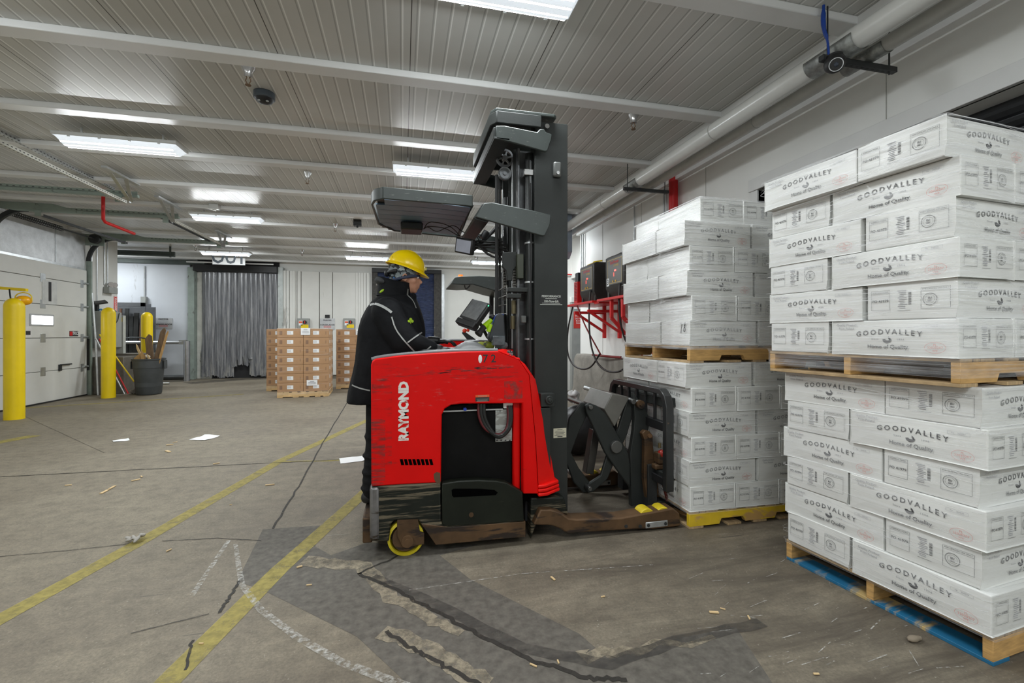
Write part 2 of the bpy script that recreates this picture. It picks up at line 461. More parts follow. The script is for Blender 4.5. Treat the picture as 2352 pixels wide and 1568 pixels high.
# ledge along the head of the dock wall, casing of the dock opening
struct(MB().box(XR - .10, XR, YF, 9.8, 3.70, CEIL).box(XR - .55, XR - .10, YF, 9.8, 3.80, CEIL), 'trim_16', M_beam, bevel=0.006)
for i, (a, b_, c, d) in enumerate(((Y0d - .12, Y1d + .12, ZT, ZT + .14), (Y1d, Y1d + .12, 0, ZT), (Y0d - .12, Y0d, 0, ZT))):
    struct(MB().box(XR - .02, XR + .26, a, b_, c, d) if i else MB().box(XR - .04, XR + .02, a, b_, c, d), 'trim_%d' % (17 + i), M_beam, bevel=0.004)
# wall panel seams on the dock wall
for i, y in enumerate((3.0, 5.35, 7.05, 8.6)):
    struct(MB().box(XR - .004, XR + .01, y, y + 0.006, 1.05 if y > Y1d else ZT + .15, 3.69), 'trim_%d' % (20 + i), mat('seam_dark', (0.45, 0.45, 0.43), 0.7))
# concrete kick wall under the chargers with its rounded end
pr = [(XR - .001, 0), (XR - .001, 1.03), (XR - .22, 1.03), (XR - .27, .95), (XR - .30, .35), (XR - .36, 0)]
kb = MB().prism(pr, 'xz', Y1d + .13, 9.5)
struct(kb, 'baseboard_right', M_curb, bevel=0.02)
# dock door 2: rolling shutter in the dark opening
dk = tag(build(MB().box(XR + .20, XR + .26, Y0d + .001, Y1d - .001, 0.001, ZT - .001), 'door_2', mat('shutter_dark', (0.035, 0.037, 0.04), 0.45, 0.3)), kind='structure')
sl = MB()
z = 0.03
while z < ZT - .08:
    sl.prism([(XR + .20, z), (XR + .20, z + .085), (XR + .155, z + .07), (XR + .145, z + .04), (XR + .175, z + .012)], 'xz', Y0d + .06, Y1d - .06); z += 0.092
build(sl, 'shutter_slat', mat('shutter_slat', (0.045, 0.047, 0.05), 0.4, 0.4), dk)
build(MB().box(XR + .12, XR + .21, Y1d - .075, Y1d - .005, 0.0, ZT - .01).box(XR + .12, XR + .21, Y0d + .005, Y0d + .07, 0, ZT - .01), 'shutter_guide', M_dark, dk)

# ---------------------------------------------------------------- marks on the floor
def strip(pts, w0, z=0.0015, w1=None):
    P = [Vector((p[0], p[1])) for p in pts]; m = MB(); k = len(P); rows = []
    for i in range(k):
        t = (P[min(i + 1, k - 1)] - P[max(0, i - 1)]).normalized(); n = Vector((-t.y, t.x))
        w = (w0 if w1 is None else w0 + (w1 - w0) * i / (k - 1)) / 2
        rows.append([(P[i].x - n.x * w, P[i].y - n.y * w, z), (P[i].x + n.x * w, P[i].y + n.y * w, z)])
    for i in range(k - 1): m.quad(rows[i][0], rows[i + 1][0], rows[i + 1][1], rows[i][1])
    return m
def F(*pp): return [tuple(onZ(x, y)[:2]) for x, y in pp]
def jag(pts, amp, n=9, seed=1):
    rnd = random.Random(seed); out = []
    for i in range(len(pts) - 1):
        a, b = Vector(pts[i]), Vector(pts[i + 1])
        for j in range(n):
            p = a.lerp(b, j / n); out.append((p.x + rnd.uniform(-amp, amp), p.y + rnd.uniform(-amp, amp)))
    return out + [tuple(pts[-1])]
Mk_y = decal('faded_yellow_line', (0.37, 0.305, 0.075), 0.36, 7.0, amt=0.66, var=.3)
Mk_p = decal('dark_patch', (0.125, 0.113, 0.096), 0.26, 3.0, amt=0.8, var=0.35)
Mk_k = decal('crack_dark', (0.02, 0.017, 0.013), 0.38, 14.0, amt=1.0)
Mk_w = decal('white_scuff', (0.60, 0.59, 0.55), 0.56, 30.0, amt=0.8)
Mk_b = decal('broken_concrete', (0.27, 0.23, 0.165), 0.44, 16.0, amt=0.9, var=0.3)
Mk_g = decal('grime', (0.05, 0.045, 0.04), 0.46, 4.0, stretch=(1, 3, 1), amt=0.6)
def fmark(mb, name, m): struct(mb, name, m)
def poly(pts, z):
    m = MB(); m._add([(x, y, z) for x, y in pts], [list(range(len(pts)))] if True else []); return m
_fm = 0
def mark(mb, m):
    global _fm
    _fm += 1
    o = struct(mb, 'floor_marking_%d' % _fm, m)
    return o
mark(poly(F((604, 1215), (735, 1207), (724, 1255), (760, 1275), (845, 1245), (905, 1252), (1100, 1250), (1010, 1275), (1080, 1330), (1330, 1455), (1400, 1515), (1560, 1465), (1690, 1440), (1860, 1700), (1010, 1640), (820, 1462), (618, 1362), (545, 1334)), 0.0010), Mk_p)
yl1 = F((-60, 1455), (330, 1240), (640, 1060), (850, 962)); yl2 = F((352, 1600), (640, 1310), (745, 1215), (850, 1120))
mark(strip(yl1, 0.115, 0.0020), Mk_y); mark(strip(yl2, 0.115, 0.0024), Mk_y)
mark(strip(F((-40, 1023), (80, 1000)), 0.20, 0.0018), Mk_y)
mark(strip(F((640, 1060), (760, 1058), (850, 1050)), 0.05, 0.0018), Mk_y)
mark(strip(F((0, 940), (250, 925), (560, 905)), 0.12, 0.0018), Mk_y)
for i, (pts, w) in enumerate(((F((800, 920), (745, 1010), (690, 1110), (627, 1214)), .016), (F((549, 1336), (525, 1375), (505, 1408)), .016), (F((441, 1472), (425, 1540)), .012),
        (F((-20, 1096), (330, 1078), (650, 1062), (850, 1052)), .014), (F((-20, 1280), (150, 1265), (290, 1250)), .006), (F((372, 1243), (500, 1236), (600, 1242)), .007),
        (F((822, 1318), (900, 1350), (1000, 1405), (1110, 1462), (1230, 1520), (1345, 1556), (1440, 1562)), .024), (F((822, 1318), (880, 1292), (950, 1262)), .016),
        (F((890, 1452), (950, 1490), (1030, 1535), (1110, 1580)), .022), (F((0, 930), (240, 1040)), .004), (F((300, 1455), (480, 1410)), .005))):
    mark(strip(jag(pts, w * .45, 9, i), w, 0.0032), Mk_k)
mark(strip(jag(F((700, 1288), (830, 1300), (900, 1372), (985, 1420), (1060, 1455)), .02, 6, 3), .13, 0.0028, .05), Mk_b)
mark(strip(jag(F((880, 1448), (960, 1480), (1040, 1530), (1120, 1575)), .015, 6, 4), .10, 0.0028), Mk_b)
mark(strip(jag(F((1330, 1505), (1480, 1490), (1640, 1462)), .03, 6, 2), .07, 0.0026, .03), Mk_b)
mark(strip(jag(F((855, 1325), (1000, 1385), (1200, 1490), (1400, 1525), (1560, 1470), (1750, 1430)), .006, 5, 9), .07, 0.0030), Mk_g)
mark(strip(F((541, 1250), (548, 1300), (556, 1345), (600, 1402), (680, 1462), (780, 1520), (940, 1580)), .026, 0.0036, .045), Mk_w)
mark(strip(F((525, 1242), (480, 1310), (440, 1370)), .03, 0.0036), Mk_w)
mark(strip(F((940, 1356), (1200, 1318), (1500, 1298)), .008, 0.0036), Mk_w)
rnd = random.Random(11)
sc = MB()
for i in range(60):
    px, py = rnd.uniform(1580, 2300), rnd.uniform(1270, 1560)
    if px > 1800 and py < 1270 + (px - 1800) * .58: continue
    a = onZ(px, py); ang = math.radians(rnd.gauss(4, 14)); l = rnd.uniform(.02, .14); w = rnd.uniform(.0008, .003)
    d = Vector((math.cos(ang), math.sin(ang), 0)) * l; n = Vector((-d.y, d.x, 0)).normalized() * w
    b_ = a + d
    sc.quad((a.x - n.x, a.y - n.y, .004), (b_.x - n.x, b_.y - n.y, .004), (b_.x + n.x, b_.y + n.y, .004), (a.x + n.x, a.y + n.y, .004))
mark(sc, Mk_w)
gr = strip(F((430, 880), (560, 870), (700, 866), (1010, 870)), .7, 0.0014); mark(gr, Mk_g)

# ---------------------------------------------------------------- fluorescent fixtures
def emit_mat(name, col, s):
    m = bpy.data.materials.new(name); nt, nodes, links, b = nodes_of(m)
    b.inputs['Base Color'].default_value = (*col, 1); b.inputs['Roughness'].default_value = 0.25
    b.inputs['Emission Color'].default_value = (*col, 1); b.inputs['Emission Strength'].default_value = s
    return m
M_tube = emit_mat('lit_tube', (0.93, 0.98, 1.0), TUBE)
M_lens = emit_mat('lit_lens', (0.86, 0.93, 1.0), LENS)
M_house = mat('fixture_grey', (0.62, 0.63, 0.62), 0.4, var=0.03)
def fixture_proto():
    t = thing('ceiling_light', '', 'light', (0, 0, 0))
    ln, wd = 1.26, 0.34
    h = MB().box(-ln / 2, ln / 2, -wd / 2, wd / 2, -.045, 0)
    build(h, 'housing', M_house, t, .012, local=True)
    d = MB()
    ns = 20; K = []
    for i in range(ns + 1):
        u = -1 + 2 * i / ns; K.append((u * (wd / 2 - .012), -.045 - .075 * (1 - abs(u) ** 3)))
    for i in range(ns):
        (y0, z0), (y1, z1) = K[i], K[i + 1]
        d.mi = 1 if i in (3, 7, 12, 16) else 0
        d.quad((-ln / 2 + .06, y0, z0), (-ln / 2 + .06, y1, z1), (ln / 2 - .06, y1, z1), (ln / 2 - .06, y0, z0))
    d.mi = 0
    for sx in (-1, 1):
        for i in range(ns):
            (y0, z0), (y1, z1) = K[i], K[i + 1]
            a, b_ = sx * (ln / 2 - .06), sx * (ln / 2 - .012)
            d.quad((a, y0, z0), (a, y1, z1), (b_, y1 * .97, -.045), (b_, y0 * .97, -.045))
    build(d, 'diffuser', [M_lens, M_tube], t, local=True)
    c = MB()
    for sx in (-.45, -.15, .15, .45):
        for sy in (-1, 1): c.box(sx - .012, sx + .012, sy * wd / 2 - .006, sy * wd / 2 + .006, -.062, -.02)
    build(c, 'edge_rivet', M_house, t, local=True)  # clips along both long edges of the housing
    for sx in (-.42, .42): build(MB().cyl((sx, 0, -.002), (sx, 0, .1155), .012, 10), 'standoff', M_house, t, smooth=40, local=True)
    return t
fx = fixture_proto()
FX = [(.55, 2.98, 'broad fluorescent ceiling light directly over the aisle in front of the forklift'),
      (-3.28, 6.45, 'lit fluorescent light under the ceiling beam, between the camera dome and the perforated rails'),
      (.49, 6.50, 'fluorescent light just behind the top of the forklift mast'),
      (-3.33, 10.0, 'lit fluorescent light beyond the long door tracks, small grey box above it'),
      (.49, 10.0, 'fluorescent light seen under the forklift overhead guard'),
      (-4.81, 14.3, 'fluorescent light hanging just in front of the OUT sign'),
      (-1.03, 14.2, 'far fluorescent light near the white sliding doors, beside the yellow hard hat'),
      (.5, -.6, ''), (-3.3, 2.98, ''), (-3.3, -.6, ''), (2.5, -1.5, ''), (-3.3, -3.2, ''), (3.0, 10.2, ''), (2.7, 14.2, ''), (-8.9, 15.5, '')]  # unseen lights; off-grid one by dock wall and recess one added for brightness
for i, (x, y, lb) in enumerate(FX):
    o = fx if i == 0 else rep(fx)
    o.location = (x, y, CEIL - .116)
    if not lb:
        lb = ['fluorescent light over the loading floor, outside the photo', 'fluorescent light behind the mast or the column at the far end'][y > 4]
    tag(o, lb, 'light', 'fluorescent lights on the ceiling')
# small junction box above a light
single(MB().box(-3.53, -3.37, 9.62, 9.74, CEIL - .1, CEIL - .002).cyl((-3.45, 9.68, CEIL - .12), (-3.45, 9.68, CEIL - .1), .03), 'junction_box', M_house,
       'small grey junction box on the ceiling above the fluorescent light past the door tracks', 'electrical box', .006)

# sprinkler heads
def sprinkler_proto():
    t = thing('sprinkler_head', '', 'sprinkler')
    build(MB().lathe([(0.0, 0), (.045, 0), (.043, -.012), (.026, -.045), (.026, -.075), (0, -.076)], n=20), 'escutcheon', mat('chrome', (0.6, 0.6, 0.6), 0.2, 0.9), t, smooth=40, local=True)
    d = MB()
    for s in (-1, 1): d.tube([(s * .008, 0, -.075), (s * .017, 0, -.095), (s * .004, 0, -.12)], .0035, 6)
    d.cyl((0, 0, -.122), (0, 0, -.126), .019, 14)
    build(d, 'deflector', mat('brass_dark', (0.2, 0.13, 0.08), 0.4, 0.8), t, smooth=40, local=True)
    return t
sp = sprinkler_proto()
SPK = [(570, 153, 'chrome sprinkler head on the ceiling beside the black dome camera'), (706, 396, 'brown sprinkler head between two ceiling beams in front of the mast light'),
       (1455, 262, 'sprinkler head on the ceiling between the forklift mast and the white pipes'), (770, 514, 'small sprinkler head on the ceiling past the double row of lights'),
       (694, 574, 'small far sprinkler head above the white sliding doors'), (449, 561, 'small sprinkler head above the fluorescent light by the OUT sign'), (1093, 588, 'tiny sprinkler head in the ceiling over the blue curtain doorway')]
for i, (px, py, lb) in enumerate(SPK):
    o = sp if i == 0 else rep(sp)
    o.location = onZ(px, py, CEIL) - Vector((0, 0, .001)); o.scale = (1.35,) * 3
    tag(o, lb, 'sprinkler', 'sprinkler heads on the ceiling')
# dome camera
p = onZ(607, 214, CEIL)
t = thing('dome_camera', 'round black dome security camera on the ceiling', 'camera', p)
build(MB().lathe([(0, 0), (.10, 0), (.10, -.055), (.088, -.062)], n=32), 'housing', mat('blue_grey_plastic', (.06, .075, .09), .35), t, smooth=40, local=True)
build(MB().lathe([(.088, -.062), (.075, -.085), (.03, -.105), (0, -.107)], n=32), 'dome', M_black, t, smooth=60, local=True)
le = MB()
for a in (0, 1, 2, 3): le.ell((.052 * math.cos(a * PI / 2 + .8), .052 * math.sin(a * PI / 2 + .8), -.093), (.016, .016, .008), 12, 6)
build(le, 'lens', mat('lens_glass', (.4, .42, .42), .08, .3), t, smooth=179, local=True)
p = onZ(821, 505, CEIL)
single(MB().box(p.x - .08, p.x + .08, p.y - .06, p.y + .06, CEIL - .13, CEIL - .001).cyl((p.x, p.y - .02, CEIL - .17), (p.x, p.y - .02, CEIL - .13), .02, 10), 'ceiling_sensor', M_dark,
       'small dark boxed sensor on the ceiling ahead of the overhead guard', 'sensor', .005)

# ---------------------------------------------------------------- pipes along the dock wall
def pipe_thing(x, z, r, y0, y1, m, label, joints=(), coll=None):
    t = thing('insulated_pipe', label, 'pipe', (x, y0, z))
    build(MB().cyl((x, y0, z), (x, y1, z), r, 28), 'jacket', m, t, smooth=50)
    for y in joints: build(MB().cyl((x, y, z), (x, y + .012, z), r + .003, 28), 'joint_ring', mat('ring_grey', (.45, .45, .43), .5), t, smooth=50)
    return t
M_pipe = mat('pvc_jacket', (.70, .71, .69), .22, var=.03); M_pipe2 = mat('pvc_jacket_dull', (.48, .48, .45), .3, var=.08)
big = pipe_thing(3.21, 3.60, .085, YF + .05, 9.7, M_pipe, 'thick white insulated pipe running along the dock wall under the ceiling', (1.9, 4.2, 6.9, 8.6))
thin = pipe_thing(3.46, 3.585, .058, YF + .05, 9.7, M_pipe2, 'thinner greyish insulated pipe beside the thick white one', (3.9, 7.4))
def saddle(y0, y1, parent_x, r, z, owner):
    m = MB(); rings = []
    for y in (y0, y1):
        rings.append([(parent_x + r * math.cos(a), y, z + r * math.sin(a)) for a in [PI + PI * i / 12 * 1.0 - .15 for i in range(13)]])
    n = 13
    m._add(rings[0] + rings[1], [(i, i + 1, n + i + 1, n + i) for i in range(n - 1)])
    o = build(m, 'saddle', mat('zinc_saddle', (.28, .29, .28), .45, .6, var=.35, nscale=25), owner, smooth=179)
    s = o.modifiers.new('s', 'SOLIDIFY'); s.thickness = .003
saddle(2.62, 3.02, 3.21, .090, 3.60, big); saddle(2.62, 2.95, 3.46, .063, 3.585, thin); saddle(5.75, 6.1, 3.21, .090, 3.60, big)
def strut(y, label):
    t = thing('strut_hanger', label, 'pipe hanger', (3.4, y, 3.47))
    c = MB().box(3.02, 3.68, y - .021, y + .021, 3.468, 3.472).box(3.02, 3.68, y - .021, y - .018, 3.47, 3.508).box(3.02, 3.68, y + .018, y + .021, 3.47, 3.508)
    c.box(3.0, 3.02, y - .021, y + .021, 3.468, 3.508).box(3.68, 3.70, y - .021, y + .021, 3.468, 3.508)
    build(c, 'channel', M_dark if y < 4 else M_dark, t, .002)
    s = MB()
    for i in range(11): s.box(3.12 + i * .05, 3.142 + i * .05, y - .006, y + .006, 3.4672, 3.4685)
    build(s, 'slot_groove', M_ink, t)  # dark blocks standing for the punched slots
    for x in (3.06, 3.645): build(MB().cyl((x, y, 3.45), (x, y, CEIL - .02), .006, 8), 'rod', M_dark, t)
    return t
strut(2.75, 'dark strut channel on threaded rods under the pipes, ball camera hanging beside it')
strut(5.85, 'dark strut channel under the pipes just before the red column')
# ball camera on the nearer strut
t = thing('ball_camera', 'black ball security camera hanging at the end of the pipe strut', 'camera', (3.07, 2.69, 3.40))
c0 = Vector((3.07, 2.70, 3.415))
build(MB().ell(c0 + Vector((0, 0, .015)), (.070, .070, .066), 24, 16).cyl(c0 + Vector((0, 0, .05)), c0 + Vector((0, 0, .075)), .05, 24), 'housing', M_black, t, smooth=60)
dr = Vector((-.62, -.70, -.38)).normalized()
build(MB().cyl(c0 + dr * .03, c0 + dr * .066, .044, 24).cyl(c0 + dr * .066, c0 + dr * .07, .033, 24), 'eye', mat('black_gloss', (.01, .01, .012), .12), t, smooth=40)
rg = MB(); u = dr.orthogonal().normalized(); w_ = dr.cross(u); add_ring(rg, c0 + dr * .0672, u, w_, .045, .045, .005)
build(rg, 'lens_ring', mat('silver_ring', (.6, .62, .65), .3, .7), t)
build(MB().ell(c0 + dr * .068, (.016, .016, .016), 14, 10), 'lens', mat('lens_dark', (.05, .06, .08), .05), t, smooth=179)
build(MB().tube([(3.06, 2.74, 3.47), (3.06, 2.745, 3.62), (3.03, 2.76, 3.72), (3.035, 2.76, CEIL - .01)], [.008, .008, .013, .016, .010], 8, smooth=2), 'blue_tape', mat('blue_tape', (.005, .05, .32), .45), t, smooth=60)
# red column and conduits on the dock wall
p = onX(1548, 420, XR - .08)
single(MB().cyl((XR - .09, p.y, 1.04), (XR - .09, p.y, 3.80), .066, 24), 'standpipe', mat('red_pipe', (.50, .008, .01), .35), 'wide bright red vertical pipe on the dock wall between the stacks and the chargers', 'pipe', smooth=40)
p = onX(1527, 420, XR - .04)
t = thing('wall_conduit', 'grey double conduit running down the dock wall beside the red pipe', 'conduit', (XR - .04, p.y, 1.05))
for dy in (-.03, .04): build(MB().cyl((XR - .03, p.y + dy, 2.5), (XR - .03, p.y + dy, 3.69), .014, 10), 'tube', M_galv, t, smooth=40)
build(MB().box(XR - .07, XR - .003, p.y - .06, p.y + .06, 3.15, 3.19), 'clamp', M_dark, t)
p = onX(1457, 500, XR - .03)
single(MB().cyl((XR - .03, p.y, 2.72), (XR - .03, p.y, 3.69), .013, 10), 'wall_conduit', M_galv, 'thin dark conduit dropping down the dock wall behind the chargers', 'conduit', smooth=40)
p = onX(1337, 560, XR - .04)
t = thing('wall_conduit', 'paired grey conduits down the end of the dock wall to a switch fitting', 'conduit', (XR - .04, p.y, 2.6))
for dy in (-.05, .06): build(MB().cyl((XR - .035, p.y + dy, 2.66), (XR - .035, p.y + dy, 3.69), .017, 10), 'tube', M_galv, t, smooth=40)
build(MB().box(XR - .09, XR - .002, p.y - .09, p.y + .10, 2.62, 2.74), 'switch_box', M_galv, t, .006)
single(MB().tube([(XR - .05, 9.3, 2.70), (XR - .05, 7.9, 2.93), (XR - .05, 7.1, 2.99), (XR - .05, 5.9, 2.99)], .017, 8), 'power_cable', M_dark, 'dark armoured cable sloping along the dock wall above both chargers', 'cable', smooth=60)
# unit cooler hanging under the ceiling behind the mast
t = thing('unit_cooler', 'blue-grey metal unit cooler box hanging under the ceiling behind the mast', 'cooler', (2.9, 8.9, 3.0))
build(MB().prism([(8.7, 3.12), (8.7, 3.88), (9.6, 3.88), (9.6, 3.0), (8.85, 3.0)], 'yz', 2.35, 3.33), 'casing', mat('blue_grey_metal', (.30, .35, .42), .4, .3), t, .006)
bo = MB()
for z in (3.2, 3.42, 3.64): bo.cyl((3.33, 8.78, z), (3.345, 8.78, z), .012, 8)
build(bo, 'bolt', M_dark, t)

# ---------------------------------------------------------------- chargers, shelf, cables
M_chg = mat('charger_case', (.035, .033, .03), .45, .3, var=.2)
def label_art(mb_list): pass
def charger(y0, y1, num, label):
    x0, x1, z0, z1 = 3.35, 3.80, 2.07, 2.76
    t = thing('battery_charger', label, 'charger', ((x0 + x1) / 2, (y0 + y1) / 2, z0), group='battery chargers on the red shelf')
    cs = MB().prism([(x0, z0 + .16), (x0, z1 - .03), (x0 + .05, z1), (x1, z1), (x1, z0), (x0 + .07, z0)], 'xz', y0, y1)
    build(cs, 'case', M_chg, t, .006)
    ft = MB()
    for y in (y0 + .04, y1 - .04): ft.box(x0 + .03, x1, y - .03, y + .03, z0 - .015, z0 + .16)
    build(ft, 'foot_rail', M_chg, t, .003)
    ym = (y0 + y1) / 2; x = x0 - .004
    build(MB().box(x, x0 + .001, y0 + .07, y1 - .07, z0 + .20, z1 - .06), 'face_panel', mat('charger_panel', (.075, .07, .06), .35), t)
    fr = MB(); add_frame(fr, (x - .001, ym, (z0 + z1) / 2 + .07), -Y_, Z_, y1 - y0 - .16, z1 - z0 - .30, .008)
    build(fr, 'gold_border', mat('gold_line', (.55, .38, .08), .4), t)
    tx = MB(); add_text(tx, 'EcoPower', .075, (x - .0015, ym, z1 - .13), -Y_, Z_, .002); build(tx, 'lettering', mat('red_print', (.5, .03, .03), .5), t)
    tx = MB(); add_text(tx, 'POWER', .05, (x - .0015, ym - .06, z1 - .19), -Y_, Z_, .001); build(tx, 'sub_lettering', mat('gold_print', (.6, .42, .1), .5), t)
    led = MB(); add_rect(led, (x - .002, ym - .03, z1 - .27), -Y_, Z_, .06, .022)
    add_rect(led, (x - .002, ym + .02, z1 - .33), -Y_, Z_, .012, .06)
    m = emit_mat('red_led', (1, .03, .02), 2.0); build(led, 'display', m, t)
    bt = MB()
    for dy in (-.05, .05): bt.cyl((x, ym + dy, z1 - .44), (x - .008, ym + dy, z1 - .44), .016, 12)
    build(bt, 'button', mat('amber', (.7, .4, .02), .4), t)
    if num:
        s = MB(); add_rect(s, (x - .002, y1 - .10, z0 + .25), -Y_, Z_, .09, .13); build(s, 'number_plate', M_paper, t)
        s = MB(); add_text(s, num, .13, (x - .003, y1 - .10, z0 + .25), -Y_, Z_, .003); build(s, 'number', M_ink, t)
    vt = MB()
    for i in range(5):
        for j in range(5): vt.box(x0 + .18 + i * .045, x0 + .205 + i * .045, y0 - .0015, y0 + .001, z0 + .14 + j * .03, z0 + .155 + j * .03)
    build(vt, 'vent_hole', M_ink, t)
    build(MB().cyl((x0 - .02, y0 + .12, z0 + .17), (x0 + .06, y0 + .12, z0 + .2), .02, 10), 'cable_gland', M_dark, t, smooth=40)
    return t
charger(6.50, 7.18, '3', 'black battery charger marked 3, beside the wrapped pallet load')
charger(7.66, 8.33, '', 'black battery charger with yellow cable on top, beyond the one marked 3')
single(MB().tube([(3.45, 8.2, 2.775), (3.5, 8.0, 2.80), (3.42, 7.85, 2.79), (3.55, 7.75, 2.80)], .014, 8, smooth=2), 'yellow_cable', M_yellow, 'short yellow cable lying on top of the farther charger', 'cable', smooth=60)
t = thing('red_charger', 'slim bright red perforated charger case at the end of the shelf', 'charger', (3.6, 8.6, 2.07))
build(MB().box(3.36, 3.62, 8.5, 8.68, 2.07, 2.50), 'case', M_red, t, .006)
build(MB().box(3.38, 3.60, 8.51, 8.67, 2.50, 2.68), 'top_cap', M_black, t, .006)
vh = MB()
for j in range(12):
    for i in range(3): vh.box(3.355, 3.361, 8.53 + i * .045, 8.55 + i * .045, 2.13 + j * .03, 2.145 + j * .03)
build(vh, 'vent_hole', M_ink, t)
t = thing('charger_shelf', 'long bright red steel shelf on brackets carrying the battery chargers', 'shelf', (3.6, 7.5, 2.05))
build(MB().box(3.24, 3.90, 6.3, 7.30, 2.01, 2.052).box(3.24, 3.90, 7.50, 8.85, 2.01, 2.052).box(3.28, 3.90, 7.30, 7.50, 1.985, 2.01), 'deck', M_red, t, .004)
for y in (6.45, 6.85, 7.7, 8.35):
    b_ = MB()
    if y < 7:
        b_.bar((3.30, y, 2.01), (3.30, y, 1.72), .05, .05, up=(0, 1, 0)).bar((3.30, y, 1.72), (3.86, y, 1.12), .05, .05, up=(0, 1, 0))
    else:
        b_.box(3.84, 3.90, y - .03, y + .03, 1.38, 2.01).bar((3.28, y, 1.86), (3.86, y, 1.50), .045, .045, up=(0, 1, 0)).box(3.24, 3.9, y - .025, y + .025, 1.85, 1.90)
    build(b_, 'bracket', M_red, t, .003)
for i, (pts, lb) in enumerate(((((3.33, 6.62, 2.24), (3.30, 6.60, 1.9), (3.36, 6.62, 1.5), (3.50, 6.55, 1.15), (3.55, 6.5, 1.0)), 'dark red and black charger cable hanging from the charger marked 3'),
      (((3.33, 7.78, 2.24), (3.28, 7.75, 1.8), (3.30, 7.7, 1.2), (3.34, 7.4, .86), (3.42, 6.95, .80), (3.50, 6.65, .95), (3.55, 6.5, 1.05)), 'black charger cable looping low against the concrete kick wall'),
      (((3.30, 8.6, 2.0), (3.24, 8.75, 1.5), (3.24, 8.75, 1.0), (3.30, 8.4, .78), (3.40, 7.95, .80), (3.48, 7.7, 1.1)), 'long black and red cable loop at the far end of the charger shelf'),
      (((3.28, 8.3, 2.0), (3.32, 8.0, 1.6), (3.45, 7.75, 1.2), (3.5, 7.7, 1.08)), 'thin red cable slanting down from the charger shelf to the kick wall'))):
    single(MB().tube(pts, .017 if i < 3 else .014, 8, smooth=3), 'charger_cable', mat('cable_dark', (.02, .014, .014), .5) if i != 3 else mat('cable_red', (.22, .01, .012), .5), lb, 'cable', smooth=60, group='cables hanging from the battery chargers')
single(MB().tube([(3.60, 8.3, 1.055), (3.62, 8.0, 1.05), (3.58, 7.8, 1.06), (3.65, 7.55, 1.05), (3.7, 7.3, 1.05)], .022, 8, smooth=2), 'coiled_cable', mat('cable_red', (.22, .01, .012), .5), 'reddish cable ends lying on top of the concrete kick wall', 'cable', smooth=60)
# grey cabinet door with red notice in the recess
t = thing('grey_cabinet', 'grey steel cabinet door with a red notice in the recess behind the mast', 'cabinet', (4.5, 11.1, 0))
build(MB().box(4.22, 5.2, 11.06, 11.19, 0, 2.28), 'body', M_grey, t, .006)
build(MB().box(4.21, 5.2, 11.05, 11.19, 2.28, 2.42), 'top_trim', M_white, t, .004)
s = MB(); add_rect(s, (4.42, 11.055, 1.82), X_, Z_, .30, .42); build(s, 'red_notice', mat('notice_red', (.50, .03, .02), .5), t)
s = MB()
for k, (tx_, z) in enumerate((('DANGER', 1.93), ('DO NOT', 1.86), ('BLOCK', 1.80), ('PANEL', 1.74))): add_text(s, tx_, .055, (4.42, 11.053, z), X_, Z_)
add_rect(s, (4.40, 11.053, 2.02), X_, Z_, .22, .05); build(s, 'notice_text', M_paper, t)
s = MB(); add_rect(s, (4.40, 11.055, 2.16), X_, Z_, .24, .10); build(s, 'white_sticker', M_paper, t)
single(MB().cyl((4.02, 11.14, 3.0), (5.2, 11.14, 3.0), .018, 8), 'red_conduit', M_red, 'thin dark red pipe running level high on the wall behind the mast', 'pipe', smooth=40)

# ---------------------------------------------------------------- dock door 1 in the side wall
DY0, DY1, DX = 10.36, 12.98, XL
fr = tag(thing('door_1', None, None, (DX, (DY0 + DY1) / 2, 0)), kind='structure')
def doorz(px, py): return onX(px, py, DX + .06).z
ZJ = [0.02, doorz(120, 851), doorz(120, 776), doorz(120, 700), doorz(120, 641), doorz(150, 611)]
for i in range(5):
    build(MB().box(DX + .005, DX + .06, DY0, DY1, ZJ[i] + .006, ZJ[i + 1] - .004), 'door_panel', M_door, fr, .006)
build(MB().box(DX + .004, DX + .02, DY0, DY1, 0.01, ZJ[5]), 'joint_gap', M_ink, fr)
build(MB().box(DX + .005, DX + .075, DY0, DY1, 0.005, 0.03), 'bottom_seal', M_rubber, fr)
# top panel leaning back under the curved track, embossed steel above
build(MB().box(DX + .003, DX + .03, DY0 - .6, DY1, ZJ[5] + .01, CEIL - .067), 'embossed_panel', M_embossed, fr)
build(MB().box(DX + .03, DX + .045, DY0, DY1, ZJ[5] - .005, ZJ[5] + .045).box(DX + .03, DX + .04, 12.0, 12.03, ZJ[5], CEIL - .13), 'embossed_trim', M_galv, fr)
p = onX(96, 735, DX + .06)
wz, wy = p.z, p.y
build(MB().box(DX + .055, DX + .075, wy - .33, wy + .33, wz - .125, wz + .125), 'window_frame', mat('frame_grey', (.42, .43, .44), .4), fr, .01)
build(MB().box(DX + .07, DX + .079, wy - .29, wy + .29, wz - .09, wz + .09), 'window_pane', emit_mat('daylight_pane', (.93, .97, 1), 1.6), fr, .01)
h = MB()
for (px, w) in ((98, .07), (188, .05)):
    for k in range(1, 5):
        y = onX(px, 780, DX + .06).y; z = ZJ[k]
        h.box(DX + .058, DX + .068, y - w, y + w, z - .09, z + .09)
for k in range(1, 5): h.cyl((DX + .075, DY1 - .14, ZJ[k] + .02), (DX + .075, DY1 + .02, ZJ[k] + .02), .022, 10)
build(h, 'hinge', M_galv, fr, .002)
build(MB().box(DX + .06, DX + .09, 12.05, 12.12, ZJ[1] - .02, ZJ[1] + .12).box(DX + .07, DX + .10, 12.08, 12.42, ZJ[1] + .10, ZJ[1] + .125), 'latch', M_dark, fr, .003)
p = onX(114, 672, DX + .065)
